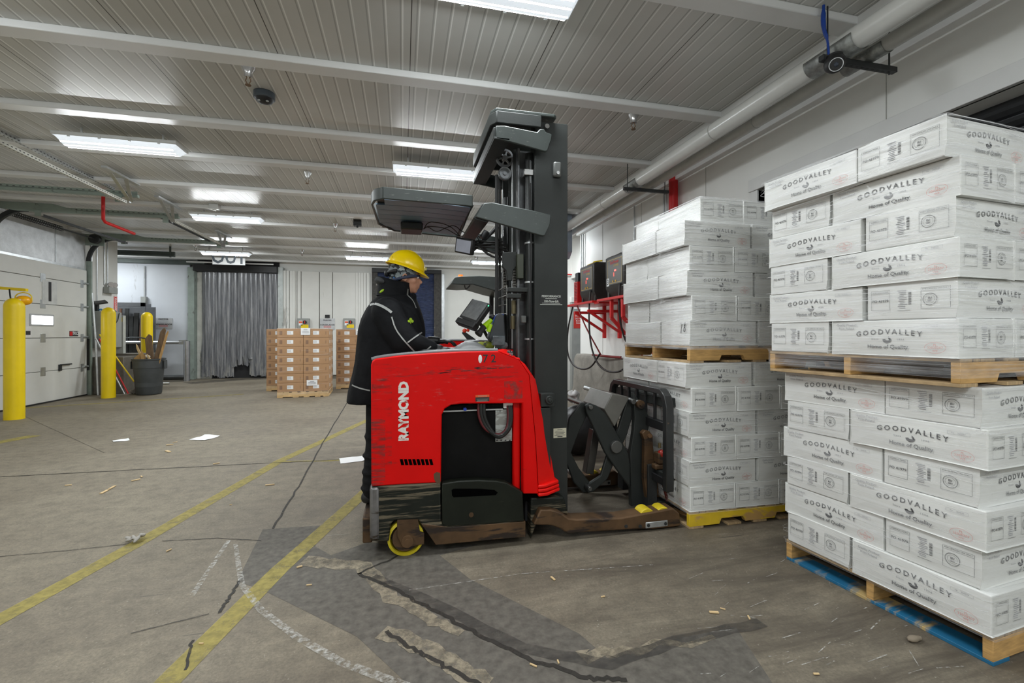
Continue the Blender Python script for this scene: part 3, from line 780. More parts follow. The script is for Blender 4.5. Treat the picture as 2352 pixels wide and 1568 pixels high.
build(MB().box(DX + .062, DX + .070, p.y - .21, p.y + .21, p.z - .25, p.z + .25), 'number_sign', mat('sign_grey', (.62, .63, .62), .4), fr)
s = MB(); add_text(s, '1', .56, (DX + .0712, p.y, p.z), Y_, Z_, .016, sx=.95); build(s, 'number', M_ink, fr)
p = onX(170, 766, DX + .065)
s = MB(); add_rect(s, (DX + .062, p.y, p.z), Y_, Z_, .29, .12); build(s, 'maker_sticker', M_ink, fr)
s = MB(); add_text(s, 'TKO', .10, (DX + .064, p.y + .05, p.z + .005), Y_, Z_, .002); build(s, 'maker_lettering', M_paper, fr)
s = MB(); add_rect(s, (DX + .064, p.y - .09, p.z), Y_, Z_, .09, .09); build(s, 'maker_red_mark', M_red, fr)
p = onX(65, 762, DX + .065)
s = MB(); add_rect(s, (DX + .062, p.y, p.z), Y_, Z_, .18, .22); build(s, 'door_notice', mat('notice_pale', (.72, .71, .69), .6), fr)
s = MB(); add_rect(s, (DX + .063, p.y, p.z - .02), Y_, Z_, .12, .08); build(s, 'notice_picture', M_ink, fr)

# tracks: upright, quarter bend, then level run out under the ceiling
def door_track(y, x_end, ztop, label, bend=True):
    t = thing('door_track', label, 'door track', (DX + .1, y, 0), group='overhead door tracks')
    r = .55; pts = []
    if bend:
        up = MB().box(DX + .03, DX + .13, y - .02, y + .03, 0, ztop - r)
        build(up, 'upright', M_track, t, .003)
        c = MB(); rings = []
        for i in range(13):
            a = PI - (PI / 2) * i / 12
            ring = []
            for rr, yy in ((r + .05, y - .025), (r + .05, y + .025), (r - .03, y + .025), (r - .03, y - .025)):
                ring.append((DX + .08 + r + rr * math.cos(a), yy, ztop - r + rr * math.sin(a)))
            rings.append(ring)
        c.loft(rings); build(c, 'bend', M_dark, t)
        g = MB().prism([(DX + .08, ztop + .03), (DX + .25, ztop + .13), (DX + 1.05, ztop + .13), (DX + 1.4, ztop + .03), (DX + 1.4, ztop - .03), (DX + .5, ztop - .03)], 'xz', y - .037, y - .032)
        build(g, 'gusset', M_track, t)
    run = MB().box(DX + .6, x_end, y - .02, y + .03, ztop - .02, ztop + .035).box(DX + .6, x_end, y - .03, y - .025, ztop - .02, ztop + .075)
    run.box(DX + .6, x_end, y - .03, y + .03, ztop + .03, ztop + .035)
    build(run, 'level_rail', M_track, t)
    h = MB()
    for i in range(26): 
        x = DX + .8 + i * (x_end - DX - .9) / 26; h.box(x, x + .03, y - .0312, y - .0298, ztop + .045, ztop + .055)
    build(h, 'slot_groove', M_ink, t)  # slots of the rail, set on as dark blocks
    for x in (x_end - .10,):
        a = MB(); a.bar((x, y - .04, ztop - .10), (x + .27, y - 1.14, CEIL - .066), .05, .006); a.bar((x + .02, y - .04, ztop - .10), (x + .30, y - .76, CEIL - .066), .05, .006)
        a.bar((x + .28, y - 1.25, CEIL - .066), (x + .31, y - .45, CEIL - .066), .07, .03); a.bar((x, y - .04, ztop - .12), (x, y - .04, ztop + .05), .05, .006)
        build(a, 'hanger_angle', M_galv, t)
    return t
ZTK = 3.76
door_track(DY1 + .05, -4.34, ZTK, 'green-grey door track with dark bend at the edge of door 1 beside the column')
door_track(DY0 - .02, -4.31, ZTK, 'long green-grey door track across the near edge of door 1')
door_track(8.91, -4.31, ZTK, 'green-grey overhead track of the next door, cut by the picture edge', bend=False)
single(MB().box(-9.2, -6.2, 14.6, 14.66, 3.62, 3.76).box(-9.2, -6.2, 14.56, 14.60, 3.62, 3.66).box(-6.32, -6.28, 14.58, 14.62, 3.60, CEIL - .001), 'overhead_rail', mat('rail_dark_green', (.07, .085, .078), .45, .3), 'dark overhead steel rail in the recess just behind the white column', 'rail', .003)
def angle_bar(a, b_, label, m=M_galv, grp='perforated angle bars between the door tracks'):
    a, b_ = Vector(a), Vector(b_)
    t = thing('perforated_angle', label, 'angle bar', (a + b_) / 2, group=grp)
    k = MB(); k.bar(a, b_, .045, .004, up=(0, 0, 1)); k.bar(a + Vector((.02, 0, .02)), b_ + Vector((.02, 0, .02)), .004, .045)
    build(k, 'angle', m, t)
    s = MB(); d = (b_ - a); n = int(d.length / .06)
    for i in range(n):
        q = a + d * ((i + .5) / n) + Vector((.0225, 0, .02)); s.cbox(q, (.0012, .025, .010))
        q = a + d * ((i + .5) / n) + Vector((0, 0, -.0026)); s.cbox(q, (.012, .025, .001))
    build(s, 'slot_groove', M_ink, t)  # dark blocks for the slots of the angle
    return t
M_pa = mat('pale_angle', (.66, .66, .60), .4, .2)
angle_bar((-4.52, 3.9, 3.65), (-4.52, 8.95, 3.65), 'lower pale perforated bar slanting over the near ceiling to the door tracks', M_pa)
angle_bar((-4.66, 3.9, 3.84), (-4.66, 8.90, 3.84), 'upper perforated bar with dark underside, above the pale one', M_galv)
angle_bar((-4.45, 10.36, 3.70), (-4.45, 13.0, 3.70), 'pale perforated bar between the ends of door 1 tracks', M_pa)
angle_bar((-4.75, 10.36, 3.80), (-4.75, 13.0, 3.80), 'thin dark bar between the ends of door 1 tracks', M_dark)
angle_bar((-6.56, 10.36, 3.66), (-6.56, 13.05, 3.66), 'dark perforated bar across door 1 in front of the steel top panel', M_dark)
for (x, y), lb in (((-4.5, 10.33), 'green plate at the end of the long track of door 1'), ((-4.5, 13.0), 'green plate at the end of the track by the column'), ((-6.56, 10.33), 'green plate holding the dark bar to the long track'), ((-6.56, 13.0), 'green plate holding the dark bar by the column'), ((-4.55, 8.9), 'pale green plate holding the lower pale perforated bar')):
    single(MB().box(x - .07, x + .03, y - .045, y - .038, 3.64, 3.76), 'track_bracket', M_track, 'small punched ' + lb, 'bracket', .002, group='plates on the door tracks')
t = thing('torsion_spring', 'black torsion spring shaft over door 1 just below the ceiling', 'door spring', (DX + .28, 11.7, 3.7))
build(MB().cyl((DX + .28, 10.42, 3.72), (DX + .28, 12.97, 3.72), .016, 10), 'shaft', M_dark, t, smooth=40)
sp_ = MB(); sp_.tube([(DX + .28 + .05 * math.cos(i * PI / 4), 10.5 + i * .0065, 3.72 + .05 * math.sin(i * PI / 4)) for i in range(200)], .006, 5)
build(sp_, 'spring_coil', M_dark, t, smooth=60)
d_ = build(MB().lathe([(0, -.05), (.11, -.05), (.11, .05), (0, .05)], n=24), 'cable_drum', M_dark, t, smooth=40); d_.data.transform(WM[t.name]); d_.data.transform(WM[t.name].inverted() @ Matrix.Translation((DX + .28, 12.88, 3.72)) @ Matrix.Rotation(PI / 2, 4, 'X'))
build(MB().box(DX + .001, DX + .42, 12.972, 12.985, 3.58, 3.85), 'bearing_plate', M_track, t)
p = onZ(237, 452, CEIL)
single(MB().tube([(p.x, p.y, CEIL), (p.x, p.y, 3.50), (p.x + .01, p.y + .04, 3.46), (p.x + .03, p.y + .9, 3.44)], .028, 12), 'red_drop_pipe', M_red, 'red sprinkler drop pipe with an elbow below the ceiling by the door tracks', 'pipe', smooth=50)

# ---------------------------------------------------------------- bollards
def bollard_proto():
    pf = [(.132, 0), (.132, 1.93)] + [(.132 * math.cos(a), 1.93 + .145 * math.sin(a)) for a in [PI / 2 * i / 8 for i in range(1, 9)]]
    return MB().lathe(pf, n=36)
for (x, y), lb in (((-6.48, 9.61), 'big yellow bollard in front of door 1, dock lamp above it'), ((-6.57, 12.36), 'yellow bollard before the column, between door 1 and the rubbish bin'), ((-6.93, 14.75), 'yellow bollard behind the grey rubbish bin')):
    o = single(bollard_proto(), 'bollard', M_yellow, lb, 'bollard', smooth=60, group='yellow bollards'); o.location = (x, y, 0)
# dock lamp on its yellow arm
t = thing('dock_lamp', 'yellow swing-arm dock lamp with orange round head beside the big bollard', 'lamp', onY(54, 690, 9.75))
q = onY(54, 690, 9.72)
a0 = onY(-40, 658, 9.85); a1 = onY(62, 666, 9.72)
build(MB().bar(a0, a1, .05, .05), 'arm', M_yellow, t, .003)
build(MB().ell(q, (.11, .11, .085), 24, 14), 'lamp_head', mat('orange_yellow', (.85, .40, .0), .3), t, smooth=179)
build(MB().tube([q + Vector((-.12, 0, 0)), q + Vector((-.115, 0, .10)), q + Vector((0, 0, .15)), q + Vector((.115, 0, .10)), q + Vector((.12, 0, 0))], .009, 8, smooth=2), 'yoke', M_yellow, t, smooth=60)
build(MB().tube([a1 + Vector((-.25, 0, .01)), q + Vector((-.15, -.05, .02)), q + Vector((-.10, -.08, -.15)), q + Vector((.04, -.06, -.22)), q + Vector((.05, -.05, -.12))], .011, 8, smooth=3), 'cord', M_rubber, t, smooth=60)
s = MB(); add_rect(s, q + Vector((0, -.113, 0)), X_, Z_, .08, .035); build(s, 'label', M_paper, t)
# dock bumper chain things at the picture edge
p = onY(4, 905, 9.9)
# ---------------------------------------------------------------- column wall: light, notice, conduits, boxes, tools
for k, (px, w) in enumerate(((209, .02), (222, .012), (239, .014), (246, .014))):
    p = onX(px, 600, XL + .01)
    z1 = CEIL - .065; z0 = .9 if k < 2 else 2.72
    single(MB().cyl((XL + .02, p.y, z0), (XL + .02, p.y, z1), w * .8, 8), 'wall_conduit', M_galv, ('vertical conduit on the column beside the door track', 'thin conduit down the column between track and light', 'one of two conduits down to the emergency light, nearer the door', 'one of two conduits down to the emergency light, nearer the corner')[k], 'conduit', smooth=40, group='conduits on the column')
p = onX(252, 665, XL + .05)
t = thing('emergency_light', 'grey emergency light with two round lamps on the white column', 'light', p)
build(MB().box(XL + .001, XL + .14, p.y - .18, p.y + .18, p.z - .10, p.z + .06), 'body', M_grey, t, .012)
for dy in (-.06, .10):
    c = Vector((XL + .10, p.y + dy, p.z + .13))
    m_ = build(MB().lathe([(0, -.05), (.05, -.04), (.065, .03), (.06, .035)], n=20).cyl((0, 0, .028), (0, 0, .034), .06, 20), 'lamp', mat('lamp_glass', (.5, .5, .5), .15, .4), t, smooth=40)
    R_ = Vector((.75, -.6, -.15)).to_track_quat('Z', 'Y').to_matrix().to_4x4()
    m_.data.transform(WM[t.name]); m_.data.transform(Matrix.Translation(c - p) @ R_)
p = onX(266, 695, XL + .01)
s = MB().box(XL + .001, XL + .006, p.y - .075, p.y + .075, p.z - .28, p.z + .17)
t = thing('wall_sign', 'narrow red and white vertical sign on the column edge', 'sign', (XL, p.y, p.z)); build(s, 'plate', M_red, t)
s = MB(); add_frame(s, (XL + .0065, p.y, p.z - .05), Y_, Z_, .13, .43, .012); add_text(s, 'DANGER', .085, (XL + .0075, p.y, p.z - .05), -Z_, Y_, .002); build(s, 'lettering', M_paper, t)
# control panels
t = thing('control_box', 'grey electrical box with tangled blue cable on top, behind the bollard', 'electrical box', (XL + .15, 13.45, 1.2))
build(MB().box(XL + .001, XL + .28, 13.15, 13.95, 1.12, 2.02), 'cabinet', M_grey, t, .01)
build(MB().tube([(XL + .2, 13.2 + .06 * i, 2.05 + .03 * math.sin(i * 2.1)) for i in range(12)], .02, 7, smooth=2), 'blue_cable', mat('blue_cable', (.03, .16, .28), .5), t, smooth=60)
build(MB().tube([(XL + .29, 13.3, 1.95), (XL + .31, 13.45, 1.7), (XL + .31, 13.7, 1.75), (XL + .30, 13.8, 2.0)], .01, 6, smooth=3), 'cable_loop', M_rubber, t, smooth=60)
t = thing('control_box', 'pale grey switch box with yellow label between two bollards', 'electrical box', (XL + .6, 14.25, 1.2))
g1 = onY(283, 770, 14.0)
build(MB().box(g1.x - .18, g1.x, 14.0, 14.12, .951, 1.95), 'cabinet', mat('pale_enamel', (.45, .46, .43), .5), t, .008)
s = MB(); add_rect(s, (g1.x - .09, 13.998, 1.84), X_, Z_, .14, .12); build(s, 'yellow_label', M_yellow, t)
single(MB().box(XL + .002, XL + .75, 13.1, 13.95, 0, .90).box(XL + .002, XL + .85, 13.95, 14.6, 0, .95), 'steel_guard_box', mat('brownish_steel', (.16, .145, .12), .5, .3, var=.2), 'low grey-brown steel guard box at the foot of the column behind the bollard', 'guard box', .015)
rb = MB(); rr = random.Random(5)
for i in range(80):
    rb.cbox((rr.uniform(-6.42, -5.95), rr.uniform(12.9, 13.3), rr.uniform(.012, .10)), (rr.uniform(.02, .07),) * 3, Matrix.Rotation(rr.uniform(0, 3), 3, (rr.random(), rr.random(), .3)))
single(rb, 'rubble_pile', M_curb, 'small heap of pale rubble between bollard and bin', 'rubble', kind='stuff')
pole = MB().tube([(XL + .32, 12.92, 0), (XL + .22, 13.02, 1.25), (XL + .12, 13.06, 2.45)], .024, 10)
single(pole, 'steel_pole', M_galv, 'long galvanised pole leaning beside the door 1 upright', 'pole', smooth=50)
t = thing('dust_pan_stand', 'dark bracket with a tilted square cap on the column', 'bracket', (XL + .3, 13.2, 1.9))
build(MB().box(XL + .06, XL + .12, 13.26, 13.34, 1.72, 2.22).box(XL + .02, XL + .12, 13.14, 13.34, 1.66, 1.74), 'post', M_dark, t, .004)
build(MB().cbox((XL + .16, 13.30, 2.24), (.24, .24, .04), Matrix.Rotation(.35, 3, 'X') @ Matrix.Rotation(.7, 3, 'Z')), 'cap', M_dark, t, .004)
for c_, a_, b_, lb in ((M_red, (XL + .30, 13.0, 1.35), (XL + .95, 12.9, .02), 'red broom handle leaning behind the middle bollard'), (M_yellow, (XL + .28, 13.05, 1.45), (XL + 1.02, 13.0, .3), 'yellow broom handle leaning behind the middle bollard'), (M_galv, (XL + .26, 12.95, 1.35), (XL + .90, 12.85, .02), 'thin metal handle leaning behind the middle bollard')):
    single(MB().cyl(a_, b_, .016, 10), 'tool_handle', c_, lb, 'tool', smooth=40, group='tools leaning by the column')
single(MB().box(XL + .03, XL + .10, 12.99, 13.03, .6, 1.35), 'rubber_bumper', M_rubber, 'short dark strip hung at the door upright', 'bumper')

# ---------------------------------------------------------------- rubbish bin with scrap wood
bx, by = -6.0, 12.86
t = thing('rubbish_bin', 'round dark grey rubbish bin holding broken wood', 'bin', (bx, by, 0))
build(MB().lathe([(0, .01), (.24, .01), (.255, .03), (.30, .64), (.312, .645), (.318, .83), (.335, .835), (.34, .87), (.315, .87), (.30, .82), (.27, .2), (0, .16)], (bx, by, 0), 40), 'body', mat('bin_grey', (.065, .072, .075), .5, var=.15), t, smooth=35)
for s_ in (-1, 1):
    build(MB().box(bx + s_ * .31 - .03, bx + s_ * .31 + .05 * (s_ > 0) + .03 * (s_ < 0), by - .07, by + .07, .80, .83).box(bx + s_ * .35 - .012, bx + s_ * .35 + .012, by - .07, by + .07, .62, .80), 'handle', mat('bin_grey', (.065, .072, .075), .5), t, .006)
M_wood = mat('new_wood', (.50, .30, .12), .7, var=.2, nscale=3, stretch=(8, 8, 1.5)); M_wood2 = mat('old_wood', (.17, .11, .065), .8, var=.35, nscale=3, stretch=(8, 8, 1))
def board(p0, p1, w, th, m, lb, tipcut=.5):
    p0, p1 = Vector(p0), Vector(p1); d = p1 - p0; k = MB()
    r = d.cross(Vector((0, 1, 0))).normalized(); n_ = r.cross(d).normalized()
    tip = [p1 - r * w * .5 - d.normalized() * .10 * tipcut, p1 - r * w * .1, p1 + r * w * .2 - d.normalized() * .05, p1 + r * w * .5 - d.normalized() * .12]
    front = [p0 - r * w / 2] + tip + [p0 + r * w / 2]
    vs = [q - n_ * th / 2 for q in front] + [q + n_ * th / 2 for q in front]; n = len(front)
    k._add(vs, [list(range(n)), [n + i for i in reversed(range(n))]] + [[(i + 1) % n, i, n + i, n + (i + 1) % n] for i in range(n)])
    single(k, 'scrap_board', m, lb, 'scrap wood', .003, group='broken boards in the rubbish bin')
board((bx + .07, by + .02, .25), (bx + .02, by - .08, 1.46), .15, .02, M_wood2, 'wide dark broken board upright in the middle of the bin')
board((bx + .05, by - .02, .25), (bx + .37, by - .12, 1.62), .11, .022, M_wood2, 'tallest dark board leaning out of the bin')
board((bx + .12, by - .10, .25), (bx + .48, by - .18, 1.55), .05, .02, M_wood, 'narrow pale board leaning out beside the tallest one')
board((bx + .02, by + .10, .25), (bx - .30, by + .05, 1.22), .045, .02, mat('pale_wood', (.62, .45, .24), .7), 'thin pale stick leaning out over the bin rim toward the column')
board((bx + .0, by - .1, .25), (bx - .08, by - .18, 1.08), .06, .02, M_wood, 'short orange-brown stick near the bin front')
board((bx - .15, by - .05, .4), (bx - .16, by - .08, 1.0), .24, .02, M_wood, 'wide low orange-brown board piece at the bin rim')
board((bx + .20, by - .05, .5), (bx + .02, by - .15, .98), .05, .03, mat('pale_wood', (.62, .45, .24), .7), 'pale board end lying across the bin opening')
single(MB().ell((bx - .02, by + .0, .92), (.09, .08, .05), 12, 8), 'plastic_scrap', M_paper, 'crumpled white scrap among the boards in the bin', 'scrap', smooth=179)

# ---------------------------------------------------------------- back wall
def B(px, py, off=0.0): return onY(px, py, YB - off)
def backbox(x0, x1, y0, y1, t0, t1):
    a, b_ = B(x0, y0), B(x1, y1); return (min(a.x, b_.x), max(a.x, b_.x), YB - t1, YB - t0, min(a.z, b_.z), max(a.z, b_.z))
q = B(440, 868)
struct(MB().box(-10.9, q.x, YB - .12, YB - .001, 0, 3.72), 'wall_freezer_panel', M_cool, bevel=.01)
a = B(455, 600).x; b_ = B(642, 600).x
# doorway 3 with clear strip curtain
M_post = mat('green_post', (.27, .32, .29), .5, .2, wear=(.10, .10, .09), wear_amt=.42, wear_scale=(5, 5, 1.5))
struct(MB().box(q.x + .002, a, YB - .30, YB - .001, 0, 3.62), 'trim_30', M_post, bevel=.01)
struct(MB().box(b_, b_ + .16, YB - .22, YB - .001, 0, 3.72), 'trim_31', mat('post_pale', (.45, .48, .47), .5, .2, wear=(.2, .2, .18), wear_amt=.4, wear_scale=(4, 4, 1.5)), bevel=.01)
struct(MB().box(a, b_, YB - .045, YB - .001, 0, 3.9), 'door_3', mat('void_dark', (.02, .02, .022), .9))
struct(MB().box(a - .02, b_, YB - .34, YB - .05, 3.50, 3.72), 'trim_32', M_black, bevel=.01)
struct(MB().box(a - .2, b_ - .1, YB - .36, YB - .33, 3.76, 3.80).box(a - .2, b_ - .1, YB - .36, YB - .33, 3.86, 3.895), 'trim_33', M_beam)
struct(MB().box(a, a + .42, YB - .08, YB - .046, .0, 3.5), 'trim_34', mat('jamb_pale', (.52, .52, .48), .6, wear=(.2, .19, .17), wear_amt=.45, wear_scale=(3, 3, 1)), bevel=.01)
def curtain_mat():
    m = bpy.data.materials.new('pvc_strip'); nt, nodes, links, b = nodes_of(m)
    mp = texco(nt, (9, 1, .35)); n = noise_tex(nt, mp, 2.2, 8, .7)
    c = ramp(nt, n, 0, [(.3, (.06, .065, .075)), (.5, (.165, .17, .185)), (.68, (.40, .40, .41))])
    sep = nodes.new('ShaderNodeSeparateXYZ'); links.new(texco(nt).outputs[0], sep.inputs[0])
    n2 = noise_tex(nt, texco(nt, (6, 1, 1.2), loc=(3, 0, 0)), 1.6, 8, .72)
    r2 = ramp(nt, n2, 0, [(.48, (0, 0, 0)), (.62, (.8, .8, .8))])
    g = ramp(nt, sep, 2, [(0.0, (1, 1, 1)), (0.9, (0.12, .12, .12))])
    mm = nodes.new('ShaderNodeMath'); mm.operation = 'MULTIPLY'; links.new(r2.outputs[0], mm.inputs[0]); links.new(g.outputs[0], mm.inputs[1])
    cur = mixc(nt, (mm, 0), (c, 0), (.40, .39, .355))
    links.new(cur[0].outputs[2], b.inputs['Base Color']); b.inputs['Roughness'].default_value = .22
    tr = nodes.new('ShaderNodeBsdfTransparent'); mx = nodes.new('ShaderNodeMixShader'); mx.inputs[0].default_value = .86
    links.new(tr.outputs[0], mx.inputs[1]); links.new(b.outputs[0], mx.inputs[2]); links.new(mx.outputs[0], nodes['Material Output'].inputs[0])
    return m
M_pvc = curtain_mat()
t = thing('strip_curtain', 'grimy clear plastic strip curtain hanging in the doorway under the OUT sign', 'curtain', ((a + b_) / 2, YB - .2, 0))
rr = random.Random(3); x = a + .16; k = 0
while x < b_ - .05:
    w = .15; yb = YB - .12 - .035 * (k % 2) - rr.uniform(0, .02); zb = rr.uniform(.02, .10)
    f = (x - a) / (b_ - a)
    if .40 < f < .62: zb = rr.uniform(.28, .75)
    rings = []
    for z in (3.55, 2.4, 1.4, .7, zb):
        sw = rr.uniform(-.012, .012) * (3.6 - z)
        ring = []
        for i in range(5):
            u = i / 4; bow = .022 * (1 - (2 * u - 1) ** 2); ring.append((x + w * u + sw, yb - bow, z + (rr.uniform(-.03, .03) if z == zb else 0)))
        rings.append(ring)
    build(MB().loft(rings, closed=False), 'strip', M_pvc, t, smooth=179)
    x += .082 + rr.uniform(-.02, .02); k += 1
s = thing('out_sign', 'white hanging sign reading OUT, top hidden by a light', 'sign', B(526, 597, 1.2))
p0, p1 = onY(488, 586, 15.6), onY(563, 609, 15.6)
zt = 3.79
build(MB().box(p0.x, p1.x, 15.6, 15.62, p1.z, zt), 'panel', M_paper, s)
tx = MB(); add_text(tx, 'OUT', .58, ((p0.x + p1.x) / 2, 15.597, p1.z + .22), X_, Z_, .012, sx=.78); build(tx, 'lettering', mat('sign_dark', (.10, .12, .14), .5), s)
# white sliding doors between the two openings
x0, x1 = b_ + .16, B(850, 600).x
dm = stripe_mat('white_cladding', 0, .0, 0, (.66, .66, .63), (.4, .4, .38)) if False else M_white
wp = tag(thing('door_4', None, None, ((x0 + x1) / 2, YB - .1, 0)), kind='structure')
xm = B(735, 600).x; xm2 = B(765, 600).x
build(MB().box(x0, xm - .01, YB - .14, YB - .002, .05, 3.62).box(xm + .01, xm2 - .01, YB - .12, YB - .002, .05, 3.62).box(xm2 + .01, x1, YB - .14, YB - .002, .05, 3.62), 'door_leaf', mat('white_leaf', (.70, .70, .67), .5, var=.05, nscale=1.5, wear=(.42, .41, .38), wear_amt=.36, wear_scale=(4, 4, .6)), wp, .01)
rb = MB()
for px in (657, 664, 672, 678, 690, 821, 827, 833, 839, 846):
    x = B(px, 600).x; rb.box(x - .05, x + .035, YB - .18, YB - .14, .05, 3.62)
build(rb, 'rib', mat('white_leaf', (.70, .70, .67), .5), wp, .008)
gap = MB()
for px in (660, 668, 675, 684, 694, 818, 824, 830, 836, 842): x = B(px, 600).x; gap.box(x - .008, x + .012, YB - .1415, YB - .139, .05, 3.6)
build(gap, 'seam', mat('seam_grey', (.25, .25, .24), .8), wp)
# doorway 5 with blue strips
x0, x1 = B(855, 600).x, B(1013, 600).x
struct(MB().box(x0, B(868, 600).x, YB - .16, YB - .001, 0, 3.66).box(B(996, 600).x, x1, YB - .16, YB - .001, 0, 3.66), 'trim_35', mat('scuffed_rubber', (.045, .042, .038), .7, var=.5, nscale=12, wear=(.3, .28, .25), wear_amt=.38, wear_scale=(6, 6, 6)), bevel=.01)
struct(MB().box(x0, x1, YB - .2, YB - .001, 3.66, 3.80), 'trim_36', M_black)
struct(MB().box(x1 + .002, x1 + .11, YB - .2, YB - .001, 0, 3.66), 'trim_37', M_galv, bevel=.006)
def blue_mat():
    m = bpy.data.materials.new('blue_vinyl'); nt, nodes, links, b = nodes_of(m)
    mp = texco(nt, (3.5, 1, 14)); n = noise_tex(nt, mp, 2.0, 6, .65, .6)
    c = ramp(nt, n, 0, [(.35, (.012, .02, .06)), (.6, (.03, .05, .12)), (.8, (.10, .14, .24))])
    links.new(c.outputs[0], b.inputs['Base Color']); b.inputs['Roughness'].default_value = .15
    bp = nodes.new('ShaderNodeBump'); bp.inputs['Distance'].default_value = .05; bp.inputs['Strength'].default_value = 1; links.new(n.outputs[0], bp.inputs['Height']); links.new(bp.outputs[0], b.inputs['Normal'])
    return m
c = MB(); X0, X1 = B(868, 600).x, B(996, 600).x; rings = []
for i in range(60):
    z = .03 + i * 3.62 / 59; rings.append([(X0 + (X1 - X0) * j / 20, YB - .09 - .03 * math.sin(i * 1.55) - .01 * math.sin(j * 1.3 + i), z) for j in range(21)])
c.loft(rings, closed=False)
tag(build(c, 'door_5', blue_mat(), smooth=179), kind='structure')
# yellow strip and hanging tag over doorway 5
single(MB().box(B(972, 600).x, B(979, 600).x, YB - .3, YB - .28, B(975, 623).z, B(975, 599).z + .25), 'yellow_hang_strip', mat('pale_yellow', (.75, .68, .18), .5), 'small pale yellow strip hanging above the blue curtain behind the hard hat', 'strip')
# switch boxes and freezer signs
def switch_box(px0, px1, label):
    x0, x1 = B(px0, 745, .2).x, B(px1, 745, .2).x; z1 = B(px0, 731, .2).z
    t = thing('switch_box', label, 'switch', ((x0 + x1) / 2, YB - .2, z1 - .45), group='switch boxes on the white sliding doors')
    build(MB().box(x0, x1, YB - .27, YB - .141, z1 - .62, z1), 'box', M_grey, t, .01)
    build(MB().cyl((x0 + (x1 - x0) * .64, YB - .27, z1 - .13), (x0 + (x1 - x0) * .64, YB - .31, z1 - .13), .06, 16), 'knob', M_black, t, smooth=40)
    s = MB(); add_rect(s, (x0 + (x1 - x0) * .64, YB - .312, z1 - .13), X_, Z_, .02, .09); build(s, 'knob_mark', M_red, t)
    s = MB(); add_rect(s, (x0 + (x1 - x0) * .28, YB - .272, z1 - .16), X_, Z_, .12, .16); build(s, 'white_label', M_paper, t)
    s = MB(); add_rect(s, (x0 + (x1 - x0) * .28, YB - .274, z1 - .13), X_, Z_, .11, .06); build(s, 'red_label', mat('orange_red', (.7, .10, .03), .5), t)
    s = MB(); add_rect(s, (x0 + (x1 - x0) * .62, YB - .272, z1 - .27), X_, Z_, .24, .12); build(s, 'yellow_label', M_yellow, t)
switch_box(684, 711, 'grey switch box above the front pallet of brown boxes')
switch_box(789, 815, 'grey switch box above the brown boxes beside the person')
def freezer_sign(px0, px1, py0, py1, off, label):
    a, b_ = B(px0, py0, off), B(px1, py1, off); c = (a + b_) / 2
    t = thing('freezer_sign', label, 'sign', c, group='freezer signs')
    build(MB().box(a.x, b_.x, c.y - .008, c.y, b_.z, a.z), 'plate', mat('sign_pale', (.50, .51, .52), .3, .2), t)
    s = MB(); w = b_.x - a.x
    add_text(s, 'FREEZER', w * .135, (c.x, c.y - .010, c.z + .13), X_, Z_, .002, 1.1); add_text(s, 'CONGELADOR', w * .135, (c.x, c.y - .010, c.z - .03), X_, Z_, .002, 1.1)
    build(s, 'lettering', M_ink, t)
    s = MB(); add_rect(s, (c.x, c.y - .0095, b_.z + .10), X_, Z_, w * .5, .07); build(s, 'red_line', mat('sign_pink', (.55, .30, .30), .5), t)
freezer_sign(355, 396, 730, 755, .13, 'pale metal FREEZER CONGELADOR sign on the freezer wall above the handrail')
freezer_sign(735, 769, 731, 757, .15, 'pale FREEZER CONGELADOR sign on the white doors above the brown boxes')
p = B(751, 728, .15); s = MB().box(p.x - .06, p.x + .09, YB - .16, YB - .145, p.z - .03, p.z + .08); single(s, 'small_plate', M_ink, 'tiny black plate just above the sign on the white doors', 'plate')
# handrail
M_rail = mat('rail_steel', (.40, .41, .43), .3, .8)
t = thing('guard_rail', 'grey steel guard rail in front of the freezer wall beside the bin', 'rail', (-8, YB - .8, 0))
def R(px, py): return onY(px, py, YB - .8)
e = R(429, 783)
build(MB().cyl((e.x, YB - .8, 0), (e.x, YB - .8, e.z), .085, 20), 'post', M_rail, t, smooth=40)
zr = R(400, 786).z
build(MB().cyl((-9.3, YB - .8, zr), (e.x - .12, YB - .8, zr), .055, 16).box(e.x - .2, e.x, YB - .85, YB - .75, zr - .07, zr + .07), 'top_rail', M_rail, t, smooth=40)
build(MB().cyl((-9.3, YB - .8, .12), (e.x, YB - .8, .12), .075, 14), 'low_rail', M_dark, t, smooth=40)
for k, (x0_, x1_, y_) in enumerate(((-8.1, -6.6, 15.2), (-8.1, -7.1, 14.9))):
    single(MB().cyl((x0_ + k * .3, y_, .03), (x1_, y_ + .05, .03), .028, 10), 'floor_pipe', M_galv, ('longer' if k == 0 else 'shorter') + ' thin steel pipe lying on the floor before the guard rail', 'pipe', smooth=40)
